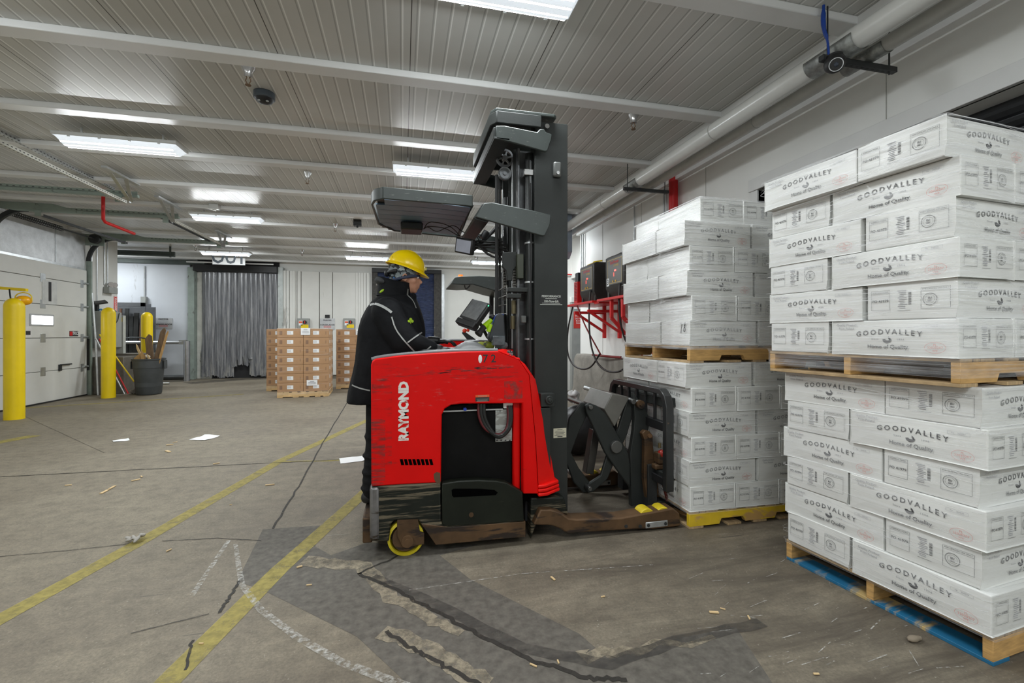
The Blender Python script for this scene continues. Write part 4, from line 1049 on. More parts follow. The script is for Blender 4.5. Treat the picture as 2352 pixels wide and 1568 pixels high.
# dark rack full of boards left of the freezer wall, seen between bollards
t = thing('board_rack', 'dark metal rack filled with upright dark boards behind the bollards', 'rack', (-8.1, 16, 0))
a_ = onY(268, 694, 16.1); c_ = onY(345, 694, 16.1)
build(MB().box(a_.x - 1.2, c_.x - .12, 16.08, 16.12, a_.z - .12, a_.z).box(c_.x - .25, c_.x - .12, 16.08, 16.12, 0, a_.z).box(a_.x - 1.2, c_.x, 16.40, 16.43, 0, a_.z - .12).box(a_.x - 1.2, c_.x - .14, 16.44, 16.46, 0, a_.z - .02), 'frame', mat('rack_grey', (.10, .105, .115), .5), t, .006)  # frame, with a dark panel added to darken gaps between boards
rr = random.Random(8); x = a_.x - .5; bm_ = [MB(), MB(), MB()]
while x < c_.x - .34:
    w = rr.uniform(.05, .13); bm_[rr.randrange(3)].bar((x, 16.24 + rr.uniform(-.05, .05), 0.01), (x + rr.uniform(.0, .05), 16.3, a_.z - rr.uniform(.16, .5)), w, .04, up=(0, 1, 0)); x += w * 1.15
for k_, m_ in zip(bm_, (M_dark, mat('board_black', (.02, .02, .02), .6), mat('board_brown', (.13, .06, .035), .7))):
    if k_.v: build(k_, 'board', m_, t)
t = thing('cart_frame', 'thin grey tubular cart frame standing behind the bin', 'cart', (-7.1, 13.9, 0))
g0 = onY(283, 775, 14.6)
build(MB().tube([(g0.x, 14.6, .0), (g0.x, 14.6, g0.z - .08), (g0.x + .06, 14.6, g0.z), (g0.x + .5, 14.6, g0.z), (g0.x + .56, 14.6, g0.z - .08), (g0.x + .56, 14.6, 0)], .016, 8, smooth=1), 'tube_frame', mat('cart_grey', (.09, .1, .11), .4, .5), t, smooth=60)
# conduit, box and sliding-door rail on the freezer wall
p = B(332, 690, .15)
t = thing('wall_conduit', 'vertical conduit ending in a small grey box on the freezer wall', 'conduit', (p.x, YB - .15, p.z))
build(MB().cyl((p.x, YB - .15, p.z + .1), (p.x, YB - .15, 3.62), .022, 8), 'tube', M_galv, t, smooth=40)
build(MB().box(p.x - .07, p.x + .07, YB - .24, YB - .121, p.z - .12, p.z + .12), 'box', M_grey, t, .006)
z0 = B(350, 610, .2).z; z1 = B(350, 596, .2).z
single(MB().box(-10.5, B(470, 600, .3).x, YB - .33, YB - .13, z0 + .06, z1), 'sliding_door_rail', mat('rail_dark_green', (.07, .085, .078), .45, .3), 'dark green sliding door rail across the top of the freezer wall', 'rail', .01)

# ---------------------------------------------------------------- loose paper and scraps on the floor
def sheet(pts, lb):
    P = F(*pts); m = MB()
    n = 6; rows = []
    for i in range(n + 1):
        row = []
        for j in range(n + 1):
            u, v = i / n, j / n
            p = Vector(P[0]) * (1 - u) * (1 - v) + Vector(P[1]) * u * (1 - v) + Vector(P[2]) * u * v + Vector(P[3]) * (1 - u) * v
            row.append((p.x, p.y, .006 + .012 * noise.noise(Vector((p.x * 6, p.y * 6, 0))) + (.02 * max(0, u - .8) * 3)))
        rows.append(row)
    m.loft(rows, closed=False)
    single(m, 'paper_sheet', M_paper, lb, 'paper', smooth=179)
sheet(((434, 1010), (470, 1000), (505, 1002), (470, 1012)), 'white sheet of paper lying flat in the open floor by the first yellow line')
sheet(((779, 1053), (838, 1048), (841, 1058), (782, 1065)), 'white paper sheet on the floor just behind the forklift body')
sheet(((258, 1012), (295, 1009), (298, 1012), (260, 1015)), 'narrow folded white paper on the floor toward the bollards')
rr = random.Random(21)
bits = [(325, 1095), (312, 1103), (258, 1120), (157, 1115), (390, 1022), (402, 1016), (386, 1037), (620, 1114), (688, 1303), (497, 1065), (462, 1480), (388, 1265), (1385, 1372), (1660, 1400), (1640, 1408), (1270, 1330), (1282, 1522), (1875, 1550), (1720, 1420), (710, 1345), (530, 1160), (240, 1130), (1225, 1530)]
for i, (px, py) in enumerate(bits):
    p = onZ(px, py); l = rr.uniform(.03, .08) * (1.3 if py < 1150 else .6); an = rr.uniform(0, PI); m = MB()
    m.cbox((p.x, p.y, .006), (l, l * rr.uniform(.15, .35), .006), Matrix.Rotation(an, 3, 'Z'))
    single(m, 'wood_chip', mat('pale_wood', (.62, .45, .24), .7), 'small pale wood chip scattered on the concrete floor', 'wood chip', .001, group='wood chips scattered on the floor')
p = onZ(307, 1245)
m = MB(); rr = random.Random(4)
for i in range(7): 
    q = Vector((p.x + rr.uniform(-.04, .04), p.y + rr.uniform(-.03, .05), .018 + rr.uniform(0, .02))); m.ell(q, (rr.uniform(.02, .045), rr.uniform(.012, .02), rr.uniform(.008, .016)), 8, 6, Matrix.Rotation(rr.uniform(0, 3), 3, 'Z') @ Matrix.Rotation(rr.uniform(-.5, .5), 3, 'Y'))
o = single(m, 'plastic_scrap', mat('scrap_grey', (.33, .31, .28), .6), 'crumpled grey plastic scrap on the yellow line', 'scrap', smooth=179); fuse(o, .006, 1)
p = onZ(2098, 1473)
m = MB(); m.ell((p.x, p.y, .014), (.035, .02, .014), 8, 6).ell((p.x + .03, p.y, .012), (.02, .015, .01), 8, 6)
o = single(m, 'debris_clump', mat('scrap_brown', (.22, .18, .13), .8), 'small brown clump of debris on the floor before the blue-edged pallet', 'debris', smooth=179); fuse(o, .005, 1)

# ---------------------------------------------------------------- pallets
M_pw = mat('pallet_wood', (.52, .31, .11), .75, var=.28, nscale=4, stretch=(2, 2, 14), wear=(.16, .10, .05), wear_amt=.36, wear_scale=(4, 4, 12))
M_pd = mat('pallet_deck', (.40, .28, .15), .8, var=.3, nscale=4, stretch=(14, 2, 2), wear=(.14, .10, .07), wear_amt=.38, wear_scale=(20, 3, 3))
M_blue = mat('blue_board', (.012, .135, .27), .6, var=.2, nscale=4, wear=(.50, .36, .15), wear_amt=.49, wear_scale=(.6, 2.6, .6))
M_ypal = mat('yellow_board', (.66, .45, .02), .6, var=.15, nscale=5, wear=(.50, .30, .10), wear_amt=.47, wear_scale=(3, 5, 8))
def pallet(origin, rz, z, label, lead=None, stringer_m=None, PW=1.219, PD=1.016, txt=None, gname='wooden pallets under the white cartons', seed=1, m_s=None, m_d=None):
    t = thing('wooden_pallet', label, 'pallet', (origin[0], origin[1], z), rz, gname)
    rr = random.Random(seed); m_s = m_s or M_pw; m_d = m_d or M_pd
    bt, sh = .0175, .095
    for i, y in enumerate((.0, PD / 2 - .019, PD - .038)):
        pf = [(0, bt), (0, bt + sh), (PW, bt + sh), (PW, bt)]
        n1, n2, nw = PW * .21, PW * .62, PW * .19
        if m_s is not None and PW > 1.15:
            pf = [(0, bt), (0, bt + sh), (PW, bt + sh), (PW, bt), (n2 + nw, bt), (n2 + nw - .02, bt + .04), (n2 + .02, bt + .04), (n2, bt), (n1 + nw, bt), (n1 + nw - .02, bt + .04), (n1 + .02, bt + .04), (n1, bt)]
        o = build(MB().prism(pf, 'xz', y, y + .038), 'stringer', stringer_m if (stringer_m and i == 0) else m_s, t, .003, local=True)
    xs = [0.0, .14, .31, .49, .67, .85, .985, PW - .10]
    for k, x in enumerate(xs):
        w = .135 if k in (0,) else .095 + rr.uniform(0, .03)
        if x + w > PW: w = PW - x
        build(MB().box(x, x + w, -.0, PD, bt + sh, .13), 'deck_board', m_d, t, .003, local=True)
    for k, x in enumerate((0, .33, .56, .80, PW - .12)):
        build(MB().box(x, x + .12, 0, PD, 0, bt), 'bottom_board', (lead if (lead and k == 0) else m_d), t, .002, local=True)
    if txt:
        s = MB(); add_text(s, txt, .085, (PW - .17, -.0012, bt + sh / 2), X_, Z_, .002, sx=.8); build(s, 'stencil', M_ink, t, local=True)
    return t

# ---------------------------------------------------------------- white printed cartons
def clad(name, col, fade, base_rough, amt, tiltd, seed, coat=.0):
    """card or ink under clinging stretch film: streaks of film lighten it and break the gloss"""
    m = bpy.data.materials.new(name); nt, nodes, links, b = nodes_of(m)
    g = nodes.new('ShaderNodeNewGeometry'); mp = nodes.new('ShaderNodeMapping'); links.new(g.outputs['Position'], mp.inputs[0])
    mp.inputs['Scale'].default_value = (1.3, 1.3, 95); mp.inputs['Rotation'].default_value = (math.radians(tiltd), math.radians(-tiltd), 0); mp.inputs['Location'].default_value = (seed, 0, 0)
    n = noise_tex(nt, mp, 1.0, 7, .7, .15)
    mp2 = nodes.new('ShaderNodeMapping'); links.new(g.outputs['Position'], mp2.inputs[0]); mp2.inputs['Scale'].default_value = (3, 3, 7)
    n2 = noise_tex(nt, mp2, 1.0, 5, .6)
    r = ramp(nt, n, 0, [(.40, (0, 0, 0)), (.56, (.5, .5, .5)), (.70, (1, 1, 1))]); r2 = ramp(nt, n2, 0, [(.35, (.5, .5, .5)), (.7, (1.2, 1.2, 1.2))])
    mm = nodes.new('ShaderNodeMath'); mm.operation = 'MULTIPLY'; mm.use_clamp = True; links.new(r.outputs[0], mm.inputs[0]); links.new(r2.outputs[0], mm.inputs[1])
    m3 = nodes.new('ShaderNodeMath'); m3.operation = 'MULTIPLY'; links.new(mm.outputs[0], m3.inputs[0]); m3.inputs[1].default_value = amt
    n4 = noise_tex(nt, texco(nt), 3.0, 5); c = ramp(nt, n4, 0, [(.3, tuple(x * .96 for x in col)), (.7, tuple(min(1, x * 1.04) for x in col))])
    nd = noise_tex(nt, texco(nt, (5, 5, 9)), 1.0, 8, .65); rd = ramp(nt, nd, 0, [(.70, (0, 0, 0)), (.76, (.6, .6, .6))])
    cur = mixc(nt, (rd, 0), (c, 0), tuple(x * .7 for x in col))
    cur = mixc(nt, (m3, 0), cur, fade)
    links.new(cur[0].outputs[2], b.inputs['Base Color']); b.inputs['Roughness'].default_value = base_rough
    b.inputs['Coat Weight'].default_value = coat; b.inputs['Coat Roughness'].default_value = .16
    bp = nodes.new('ShaderNodeBump'); bp.inputs['Distance'].default_value = .005; bp.inputs['Strength'].default_value = .7
    links.new(n.outputs[0], bp.inputs['Height']); links.new(bp.outputs[0], b.inputs['Coat Normal'])
    bp2 = nodes.new('ShaderNodeBump'); bp2.inputs['Distance'].default_value = .0016; bp2.inputs['Strength'].default_value = .5
    links.new(n.outputs[0], bp2.inputs['Height']); links.new(bp2.outputs[0], b.inputs['Normal'])
    return m
FW = (.80, .81, .825)
SETS = {}
for nm_, am_, tl_, sd_ in (('light', .66, 6, 1), ('mid', .86, 10, 4), ('heavy', .95, 14, 7)):
    SETS[nm_] = (clad('carton_white_' + nm_, (.69, .695, .665), FW, .5, am_, tl_, sd_, .45),
                 clad('print_grey_' + nm_, (.075, .075, .078), FW, .6, am_, tl_, sd_), clad('print_red_' + nm_, (.62, .20, .17), FW, .6, am_, tl_, sd_), clad('print_soft_' + nm_, (.26, .26, .29), FW, .6, am_, tl_, sd_))
M_pb = mat('print_soft', (.27, .27, .30), .7)
CL, CW = .585, .385
def long_art(mb, o, ux, h, po):
    o = Vector(o); uz = Z_
    mb.mi = 0
    add_text(mb, 'GOODVALLEY', .0365, o + ux * 0 + uz * .030, ux, uz, .0004, 1.45, arc=.55)
    add_text(mb, 'Home of Quality', .028, o - uz * .045, ux, uz, .0003, 1.0)
    mb.mi = 2
    add_text(mb, 'Since', .013, o + ux * -.058 + uz * -.006, ux, uz, 0, 1.3); add_text(mb, '1994', .013, o + ux * .062 + uz * -.008, ux, uz, 0, 1.4)
    add_text(mb, 'Quality Product', .017, o + ux * (-CL / 2 + .085) + uz * (h / 2 - .022), ux, uz); add_text(mb, 'from Poland', .017, o + ux * (-CL / 2 + .085) + uz * (h / 2 - .042), ux, uz)
    mb.mi = 0
    # round leaf-shaped mark between the words
    c = o + uz * -.008
    pts = []
    for i in range(11):
        a = PI * 1.0 + PI * 1.0 * i / 10; pts.append((.021 * math.cos(a), .019 * math.sin(a)))
    inn = [(.011 * math.cos(PI + PI * i / 10) + .003, .006 * math.sin(PI + PI * i / 10) + .002) for i in range(11)]
    for i in range(10): mb.quad(c + ux * pts[i][0] + uz * pts[i][1], c + ux * pts[i + 1][0] + uz * pts[i + 1][1], c + ux * inn[i + 1][0] + uz * inn[i + 1][1], c + ux * inn[i][0] + uz * inn[i][1])
    mb._add([c + ux * .006 + uz * .016, c + ux * .017 + uz * .006, c + ux * .014 - uz * .006, c + ux * .006 + uz * .004], [(0, 1, 2, 3)])
    mb.mi = 1
    e = o + ux * (CL / 2 - .085) - uz * .045; add_ring(mb, e, ux, uz, .043, .026, .0013)
    add_text(mb, 'PL', .014, e + uz * .013, ux, uz); add_text(mb, '22030207', .015, e, ux, uz, 0, 1.05); add_text(mb, 'WE', .014, e - uz * .014, ux, uz)
    mb.mi = 2
    g = o + ux * (CL / 2 - .10) + uz * (h / 2 - .035); add_frame(mb, g, ux, uz, .085, .015, .0008); add_text(mb, 'Nr    260030', .010, g, ux, uz)
def end_art(mb, o, ux, h, po, stamp=True):
    o = Vector(o); uz = Z_
    mb.mi = 0
    a = o - ux * .125 + uz * .008; add_frame(mb, a, ux, uz, .088, .10, .0012)
    add_rect(mb, a + uz * .034, ux, uz, .088, .0011); add_text(mb, 'SHIPPING MARK', .0105, a + uz * .042, ux, uz)
    add_text(mb, 'PO ' + po, .019, a - uz * .004, ux, uz, .0003)
    mb.mi = 2
    b = o - ux * .015 + uz * .006
    for i in range(11): add_rect(mb, b + ux * (-.012 + .003 * (i % 3)) + uz * (.045 - .0085 * i), ux, uz, .040 - .006 * (i % 4), .0028)
    mb.mi = 0
    for i in range(14): add_rect(mb, b + ux * .024 + uz * (.036 - .0045 * i), ux, uz, .013, .0028 if i % 3 else .0012)
    add_rect(mb, b - uz * .052 + ux * -.002, ux, uz, .058, .0015)
    mb.mi = 0
    c = o + ux * .115 + uz * .008; add_frame(mb, c, ux, uz, .118, .10, .0012); add_rect(mb, c + uz * .034, ux, uz, .118, .0011)
    add_text(mb, 'FOR OFFICIAL USE ONLY', .0095, c + uz * .042, ux, uz)
    if stamp:
        d = c + ux * -.022 + uz * -.006; add_ring(mb, d, ux, uz, .029, .029, .0022, 24); add_ring(mb, d, ux, uz, .020, .020, .0010, 20)
        add_text(mb, 'EU', .013, d + uz * .005, ux, uz, .0004); add_text(mb, '2801', .010, d - uz * .008, ux, uz, .0003)
def carton_proto(h, po, st='light', faces='abcd'):
    M_cart, M_pk, M_pr, M_pb = SETS[st]
    t = thing('carton', '', 'carton')
    L2, W2 = CL / 2, CW / 2
    # body: closed box whose faces swell a little
    m = MB(); nx, ny, nz = 6, 4, 3
    def P(u, v, w):
        b = .0045
        x, y, z = u * L2, v * W2, (w + 1) * h / 2
        e = (1 - v * v) * (1 - w * w); x += b * u * e if abs(u) > .99 else 0
        e = (1 - u * u) * (1 - w * w); y += b * 1.5 * v * e if abs(v) > .99 else 0
        return (x, y, z)
    for f, (a, b_, n1, n2) in enumerate(((0, 1, nx, ny), (0, 1, nx, ny), (0, 2, nx, nz), (0, 2, nx, nz), (1, 2, ny, nz), (1, 2, ny, nz))):
        sgn = -1 if f % 2 == 0 else 1; c = ({0, 1, 2} - {a, b_}).pop(); vs = []
        for i in range(n1 + 1):
            for j in range(n2 + 1):
                q = [0, 0, 0]; q[a] = -1 + 2 * i / n1; q[b_] = -1 + 2 * j / n2; q[c] = sgn; vs.append(P(*q))
        m._add(vs, [(i * (n2 + 1) + j, (i + 1) * (n2 + 1) + j, (i + 1) * (n2 + 1) + j + 1, i * (n2 + 1) + j + 1) for i in range(n1) for j in range(n2)])
    o = build(m, 'box', M_cart, t, 0, local=True)
    w = o.modifiers.new('w', 'WELD'); w.merge_threshold = .0005
    b = o.modifiers.new('b', 'BEVEL'); b.width = .005; b.segments = 2; b.limit_method = 'ANGLE'; b.angle_limit = .7
    e = .0088
    for f, nm_ in (('a', 'long_print'), ('c', 'end_print'), ('d', 'end_print')):
        if f not in faces: continue
        ar = MB()
        if f == 'a': long_art(ar, (0, -W2 - e + .001, h / 2), X_, h, po)
        elif f == 'c': end_art(ar, (-L2 - .0058, 0, h / 2), -Y_, h, po)
        else: end_art(ar, (L2 + .0058, 0, h / 2), Y_, h, po)
        build(ar, nm_, [M_pk, M_pr, M_pb], t, local=True)
    return t
def film_mat(name, lo, hi, tilt, seed):
    m = bpy.data.materials.new(name); nt, nodes, links, b = nodes_of(m)
    b.inputs['Base Color'].default_value = (.92, .93, .95, 1); b.inputs['Roughness'].default_value = .28
    n = noise_tex(nt, texco(nt, (1.2, 1.2, 95), rot=(math.radians(tilt), math.radians(-tilt), 0), loc=(seed, 0, 0)), 1.0, 7, .7, .15)
    n2 = noise_tex(nt, texco(nt, (3, 3, 7), loc=(0, seed, 0)), 1.0, 5, .6)
    r = ramp(nt, n, 0, [(.40, (lo,) * 3), (.55, ((lo + hi) / 2,) * 3), (.72, (hi,) * 3)])
    r2 = ramp(nt, n2, 0, [(.35, (.45,) * 3), (.7, (1.15,) * 3)])
    mm = nodes.new('ShaderNodeMath'); mm.operation = 'MULTIPLY'; mm.use_clamp = True
    links.new(r.outputs[0], mm.inputs[0]); links.new(r2.outputs[0], mm.inputs[1])
    bp = nodes.new('ShaderNodeBump'); bp.inputs['Distance'].default_value = .006; bp.inputs['Strength'].default_value = .8
    links.new(n.outputs[0], bp.inputs['Height']); links.new(bp.outputs[0], b.inputs['Normal'])
    tr = nodes.new('ShaderNodeBsdfTransparent'); mx = nodes.new('ShaderNodeMixShader')
    links.new(mm.outputs[0], mx.inputs[0]); links.new(tr.outputs[0], mx.inputs[1]); links.new(b.outputs[0], mx.inputs[2])
    links.new(mx.outputs[0], nodes['Material Output'].inputs[0])
    return m
ORD = ['bottom', 'second', 'third', 'fourth', 'fifth', 'top']
FILMS = {}
def load(origin, rz, z0, lh, types, offs, proto, where, gname, seed, filmlab, fm, film_low=.05, ncrease=150):
    rr = random.Random(seed); R_ = Matrix.Translation(Vector((origin[0], origin[1], 0))) @ Matrix.Rotation(rz, 4, 'Z')
    ext = []; made = []
    for k, ty in enumerate(types):
        dy = offs[k][1]; dx = offs[k][0]; z = z0 + k * lh
        if ty == 1: S = [(CW / 2 + .002, CL / 2, 1, 'corner carton'), (.40 + CW / 2, CL / 2, 1, 'middle carton'), (.80 + CW / 2, CL / 2, 1, 'end carton'), (CL / 2 + .005, .63 + CW / 2, 0, 'rear carton')]
        else: S = [(CL / 2, CW / 2, 0, 'corner carton'), (.605 + CL / 2, CW / 2, 0, 'end carton'), (CW / 2 + .003, .43 + CL / 2, 1, 'rear carton')]
        for x, y, turn, w in S:
            ry = dy if w != 'rear carton' else max(.3 * dy - .012, dy - .035)
            p = R_ @ Vector((x + dx + rr.uniform(-.003, .003), y + ry + rr.uniform(-.003, .003), z + .0005))
            o = rep(proto[turn] if isinstance(proto, tuple) else proto); o.location = p
            jr = math.radians(rr.uniform(-.7, .7))
            o.rotation_euler = (0, 0, rz + jr + (-PI / 2 if turn else 0) + (PI if rr.random() < .0 else 0))
            face = {(1, 'corner carton'): 'corner carton', (1, 'rear carton'): 'carton behind the corner one', (1, 'middle carton'): 'middle carton with its end showing', (1, 'end carton'): 'carton at the far end',
                    (2, 'corner carton'): 'corner carton', (2, 'end carton'): 'carton beside the corner one', (2, 'rear carton'): 'long carton behind the corner one'}[(ty, w)]
            tag(o, 'white %s, %s layer of %s' % (face, ORD[k], where), 'carton', gname)
            made.append((k, w, o))
        ext.append((dx - .008, dy - .008, dx + 1.205, max(.3 * dy - .012, dy - .035) + 1.03, z, z + lh))
    film_thing(R_, ext, z0, film_low, seed, filmlab, fm, ncrease, 'stretch film around the white cartons')
    return made
def film_thing(R_, ext, z0, film_low, seed, lab, fm, ncrease, grp, foot=(-.002, -.002, 1.221, 1.018)):
    """the wrap: a skirt over the pallet edge and over the top edge, and its raised creases"""
    rr = random.Random(seed + 50)
    K = []
    for e in ext: K += [(e[4] + .012, e), (e[5] - .012, e)]
    def rect(z):
        if z <= K[0][0]: return K[0][1][:4]
        for i in range(len(K) - 1):
            if z <= K[i + 1][0]:
                u = (z - K[i][0]) / max(1e-6, K[i + 1][0] - K[i][0]); return tuple(K[i][1][q_] * (1 - u) + K[i + 1][1][q_] * u for q_ in range(4))
        return K[-1][1][:4]
    def P(s_, z, off, e=None):
        x0, y0, x1, y1 = e or rect(z); s_ = s_ % 4; k = int(s_); u = s_ - k
        C_ = ((x0, y1), (x0, y0), (x1, y0), (x1, y1)); N_ = ((-1, 0), (0, -1), (1, 0), (0, 1))
        a_, b_ = C_[k], C_[(k + 1) % 4]; w = noise.noise(Vector((s_ * 9 + seed, z * 16, 0))) * .003
        return R_ @ Vector((a_[0] + (b_[0] - a_[0]) * u + N_[k][0] * (off + w), a_[1] + (b_[1] - a_[1]) * u + N_[k][1] * (off + w), z))
    m = MB()
    rings = [[P(4 * j / 120, z, .006, foot if i < 2 else None) for j in range(120)] for i, z in enumerate((z0 - film_low, z0 - .004, z0 + .016))]
    m.loft(rings, cap=False)
    t = bpy.data.objects.new('stretch_film', None); COL.objects.link(t); t.location = R_ @ Vector((0, 0, z0 - film_low)); t.empty_display_size = .05
    WM[t.name] = Matrix.Translation(t.location); tag(t, lab, 'stretch film', grp)
    build(m, 'pallet_skirt', fm, t, smooth=179)
    m = MB(); zt = ext[-1][5]
    for c in range(ncrease):
        s0 = (rr.uniform(0, .9) if ncrease > 300 and rr.random() < .7 else rr.uniform(-.1, 1.9)) if rr.random() < .92 else rr.uniform(1.9, 4); ln = rr.uniform(.15, .9); z = rr.uniform(z0, zt); dz = rr.gauss(0, .035) * ln * 2; w = rr.uniform(.0007, .0022); n_ = 10
        top, bot = [], []
        for i in range(n_ + 1):
            u = i / n_; zz = min(zt - .004, max(z0, z + dz * u)); ww = w * math.sin(PI * min(.98, max(.02, u)))
            top.append(P(s0 + ln * u, zz, .0125) + Z_ * ww); bot.append(P(s0 + ln * u, zz, .0120) - Z_ * ww)
        m.loft([top, bot], closed=False)
    build(m, 'film_crease', M_crease, t, smooth=179)
    m = MB()
    rg = [P(4 * j / 160, zt, .004) + Z_ * (.004 + .010 * abs(noise.noise(Vector((j * .35, seed, 0))))) for j in range(160)]; lo = [P(4 * j / 160, zt - .012, .010) for j in range(160)]
    m.loft([lo, rg], cap=False); build(m, 'film_edge', fm, t, smooth=179)
    return t
M_crease = film_mat('film_crease', .55, .9, 3, 2)
PA = carton_proto(.1785, '41979'); PA2 = carton_proto(.181, '41979', 'mid'); PB = carton_proto(.1825, '41978'); PB2 = (carton_proto(.1870, '41978', 'heavy', 'abd'), carton_proto(.1870, '41978', 'heavy', 'bcd'))
F1 = film_mat('film_soft', .05, .42, 6, 1); F2 = film_mat('film_soft_b', .06, .50, 9, 4); F3 = film_mat('film_heavy', .20, .85, 14, 7); F4 = film_mat('film_soft_c', .05, .45, 5, 9)
OA, RA = (2.507, 1.452), math.radians(5.3)
OA2, RA2 = (2.422, 1.519), math.radians(4.0)
OB, RB = (2.075, 3.0), math.radians(0.0)
OB2, RB2 = (2.085, 3.01), math.radians(0.3)
pallet(OA, RA, 0, 'wooden pallet with blue bottom board on the floor under the largest stack', lead=M_blue, seed=2)
pallet(OA2, RA2, 1.212, 'wooden pallet halfway up the largest stack, film torn around it', seed=3)
pallet(OB, RB, 0, 'yellow-edged pallet on the floor under the stack the forks reach', stringer_m=M_ypal, lead=M_pd, seed=4)
pallet(OB2, RB2, 1.236, 'wooden pallet stencilled CMA halfway up the stack behind the forks', txt='CMA', seed=5)
load(OA, RA, .13, .1800, (1, 2, 1, 2, 1, 2), [(-.012, 0), (.004, .045), (-.006, .02), (.002, .055), (-.004, .02), (.0, .045)], PA, 'the load on the blue-edged pallet', 'white cartons on the blue-edged pallet', 1,
     'clear stretch film around the cartons on the blue-edged pallet', F1, .02)
load(OA2, RA2, 1.342, .1825, (1, 2, 1, 2, 1, 2), [(-.008, .0), (-.006, .012), (-.012, .0), (-.01, .022), (-.006, .0), (-.05, .03)], PA2, 'the load above the blue-edged one', 'white cartons of the load above the blue-edged pallet load', 2,
     'glossy stretch film around the highest carton load by the shutter', F2, .09, 280)
lb = load(OB, RB, .13, .1842, (1, 2, 1, 2, 1, 2), [(.006, 0), (-.002, .006), (.01, -.004), (0, .008), (.012, .0), (-.02, .02)], PB, 'the load the forks reach', 'white cartons of the load the forks reach', 3,
     'clear stretch film around the carton load the forks reach', F4, .02)
ub = load(OB2, RB2, 1.366, .1885, (2, 1, 2, 1, 2, 1), [(0, 0), (.014, -.004), (-.02, .01), (.0, .012), (-.035, .02), (.12, .045)], PB2, 'the load on the CMA-stencilled pallet', 'white cartons of the load on the CMA pallet', 4,
     'whitish stretch film crossing thickly over the CMA pallet load', F3, .03, 420)
# handwritten numbers
def handwritten(owner, c, s):
    m = MB(); c = Vector(c)
    def S(pts): m.tube([c + Vector((0, -u * s, v * s)) for u, v in pts], .0022, 5, smooth=2)
    S([(-.5, .45), (-.3, .55), (.0, .48), (-.2, -.1), (-.28, -.7)]); S([(.62, .62), (.35, .45), (.45, .1), (.62, -.25), (.5, -.55), (.3, -.5), (.3, -.15), (.55, .2), (.62, .62)])
    root = owner
    WMr = Matrix.Translation(owner.location) @ Matrix.Rotation(owner.rotation_euler.z, 4, 'Z')
    WM[root.name] = WMr
    build(m, 'handwritten_mark', M_ink, owner)
for lst, (px, py), s in ((ub, (1567, 752), .062), (lb, (1549, 860), .072)):
    k = 0 if lst is ub else 5
    ow = [o for a_, w_, o in lst if a_ == k and w_ == 'corner carton'][0]
    p = onX(px, py, 2.055 if k else 2.072); handwritten(ow, (p.x, p.y, p.z), s)
for pr_ in (PA, PA2, PB, PB2[0], PB2[1]):
    for c_ in list(pr_.children): bpy.data.objects.remove(c_)
    bpy.data.objects.remove(pr_)

# ---------------------------------------------------------------- brown boxes on three pallets far behind
M_kraft = mat('kraft_board', (.42, .245, .125), .7, var=.08, nscale=3)
def brown_proto():
    t = thing('brown_box', '', 'box'); w, d, h = .545, .555, .206
    build(MB().box(-w / 2, w / 2, -d / 2, d / 2, 0, h), 'box', M_kraft, t, .006, local=True)
    s = MB(); add_rect(s, (.0, -d / 2 - .0012, h * .52), X_, Z_, .13, .085); add_rect(s, (w / 2 + .0012, .05, h * .52), Y_, Z_, .12, .08); build(s, 'paper_label', M_paper, t, local=True)
    s = MB(); add_rect(s, (-w / 2 + .08, -d / 2 - .0012, h * .5), X_, Z_, .06, .09); add_rect(s, (w / 2 - .06, -d / 2 - .0012, h * .5), X_, Z_, .012, .07)
    build(s, 'print_block', mat('kraft_print', (.24, .14, .085), .7), t, local=True)
    s = MB()
    for i in range(4): add_rect(s, (-.02 + .0 * i, -d / 2 - .0022, h * .52 - .02 + i * .014), X_, Z_, .08 - .015 * (i % 2), .004)
    build(s, 'label_text', M_pb, t, local=True)
    return t
bp0 = brown_proto()
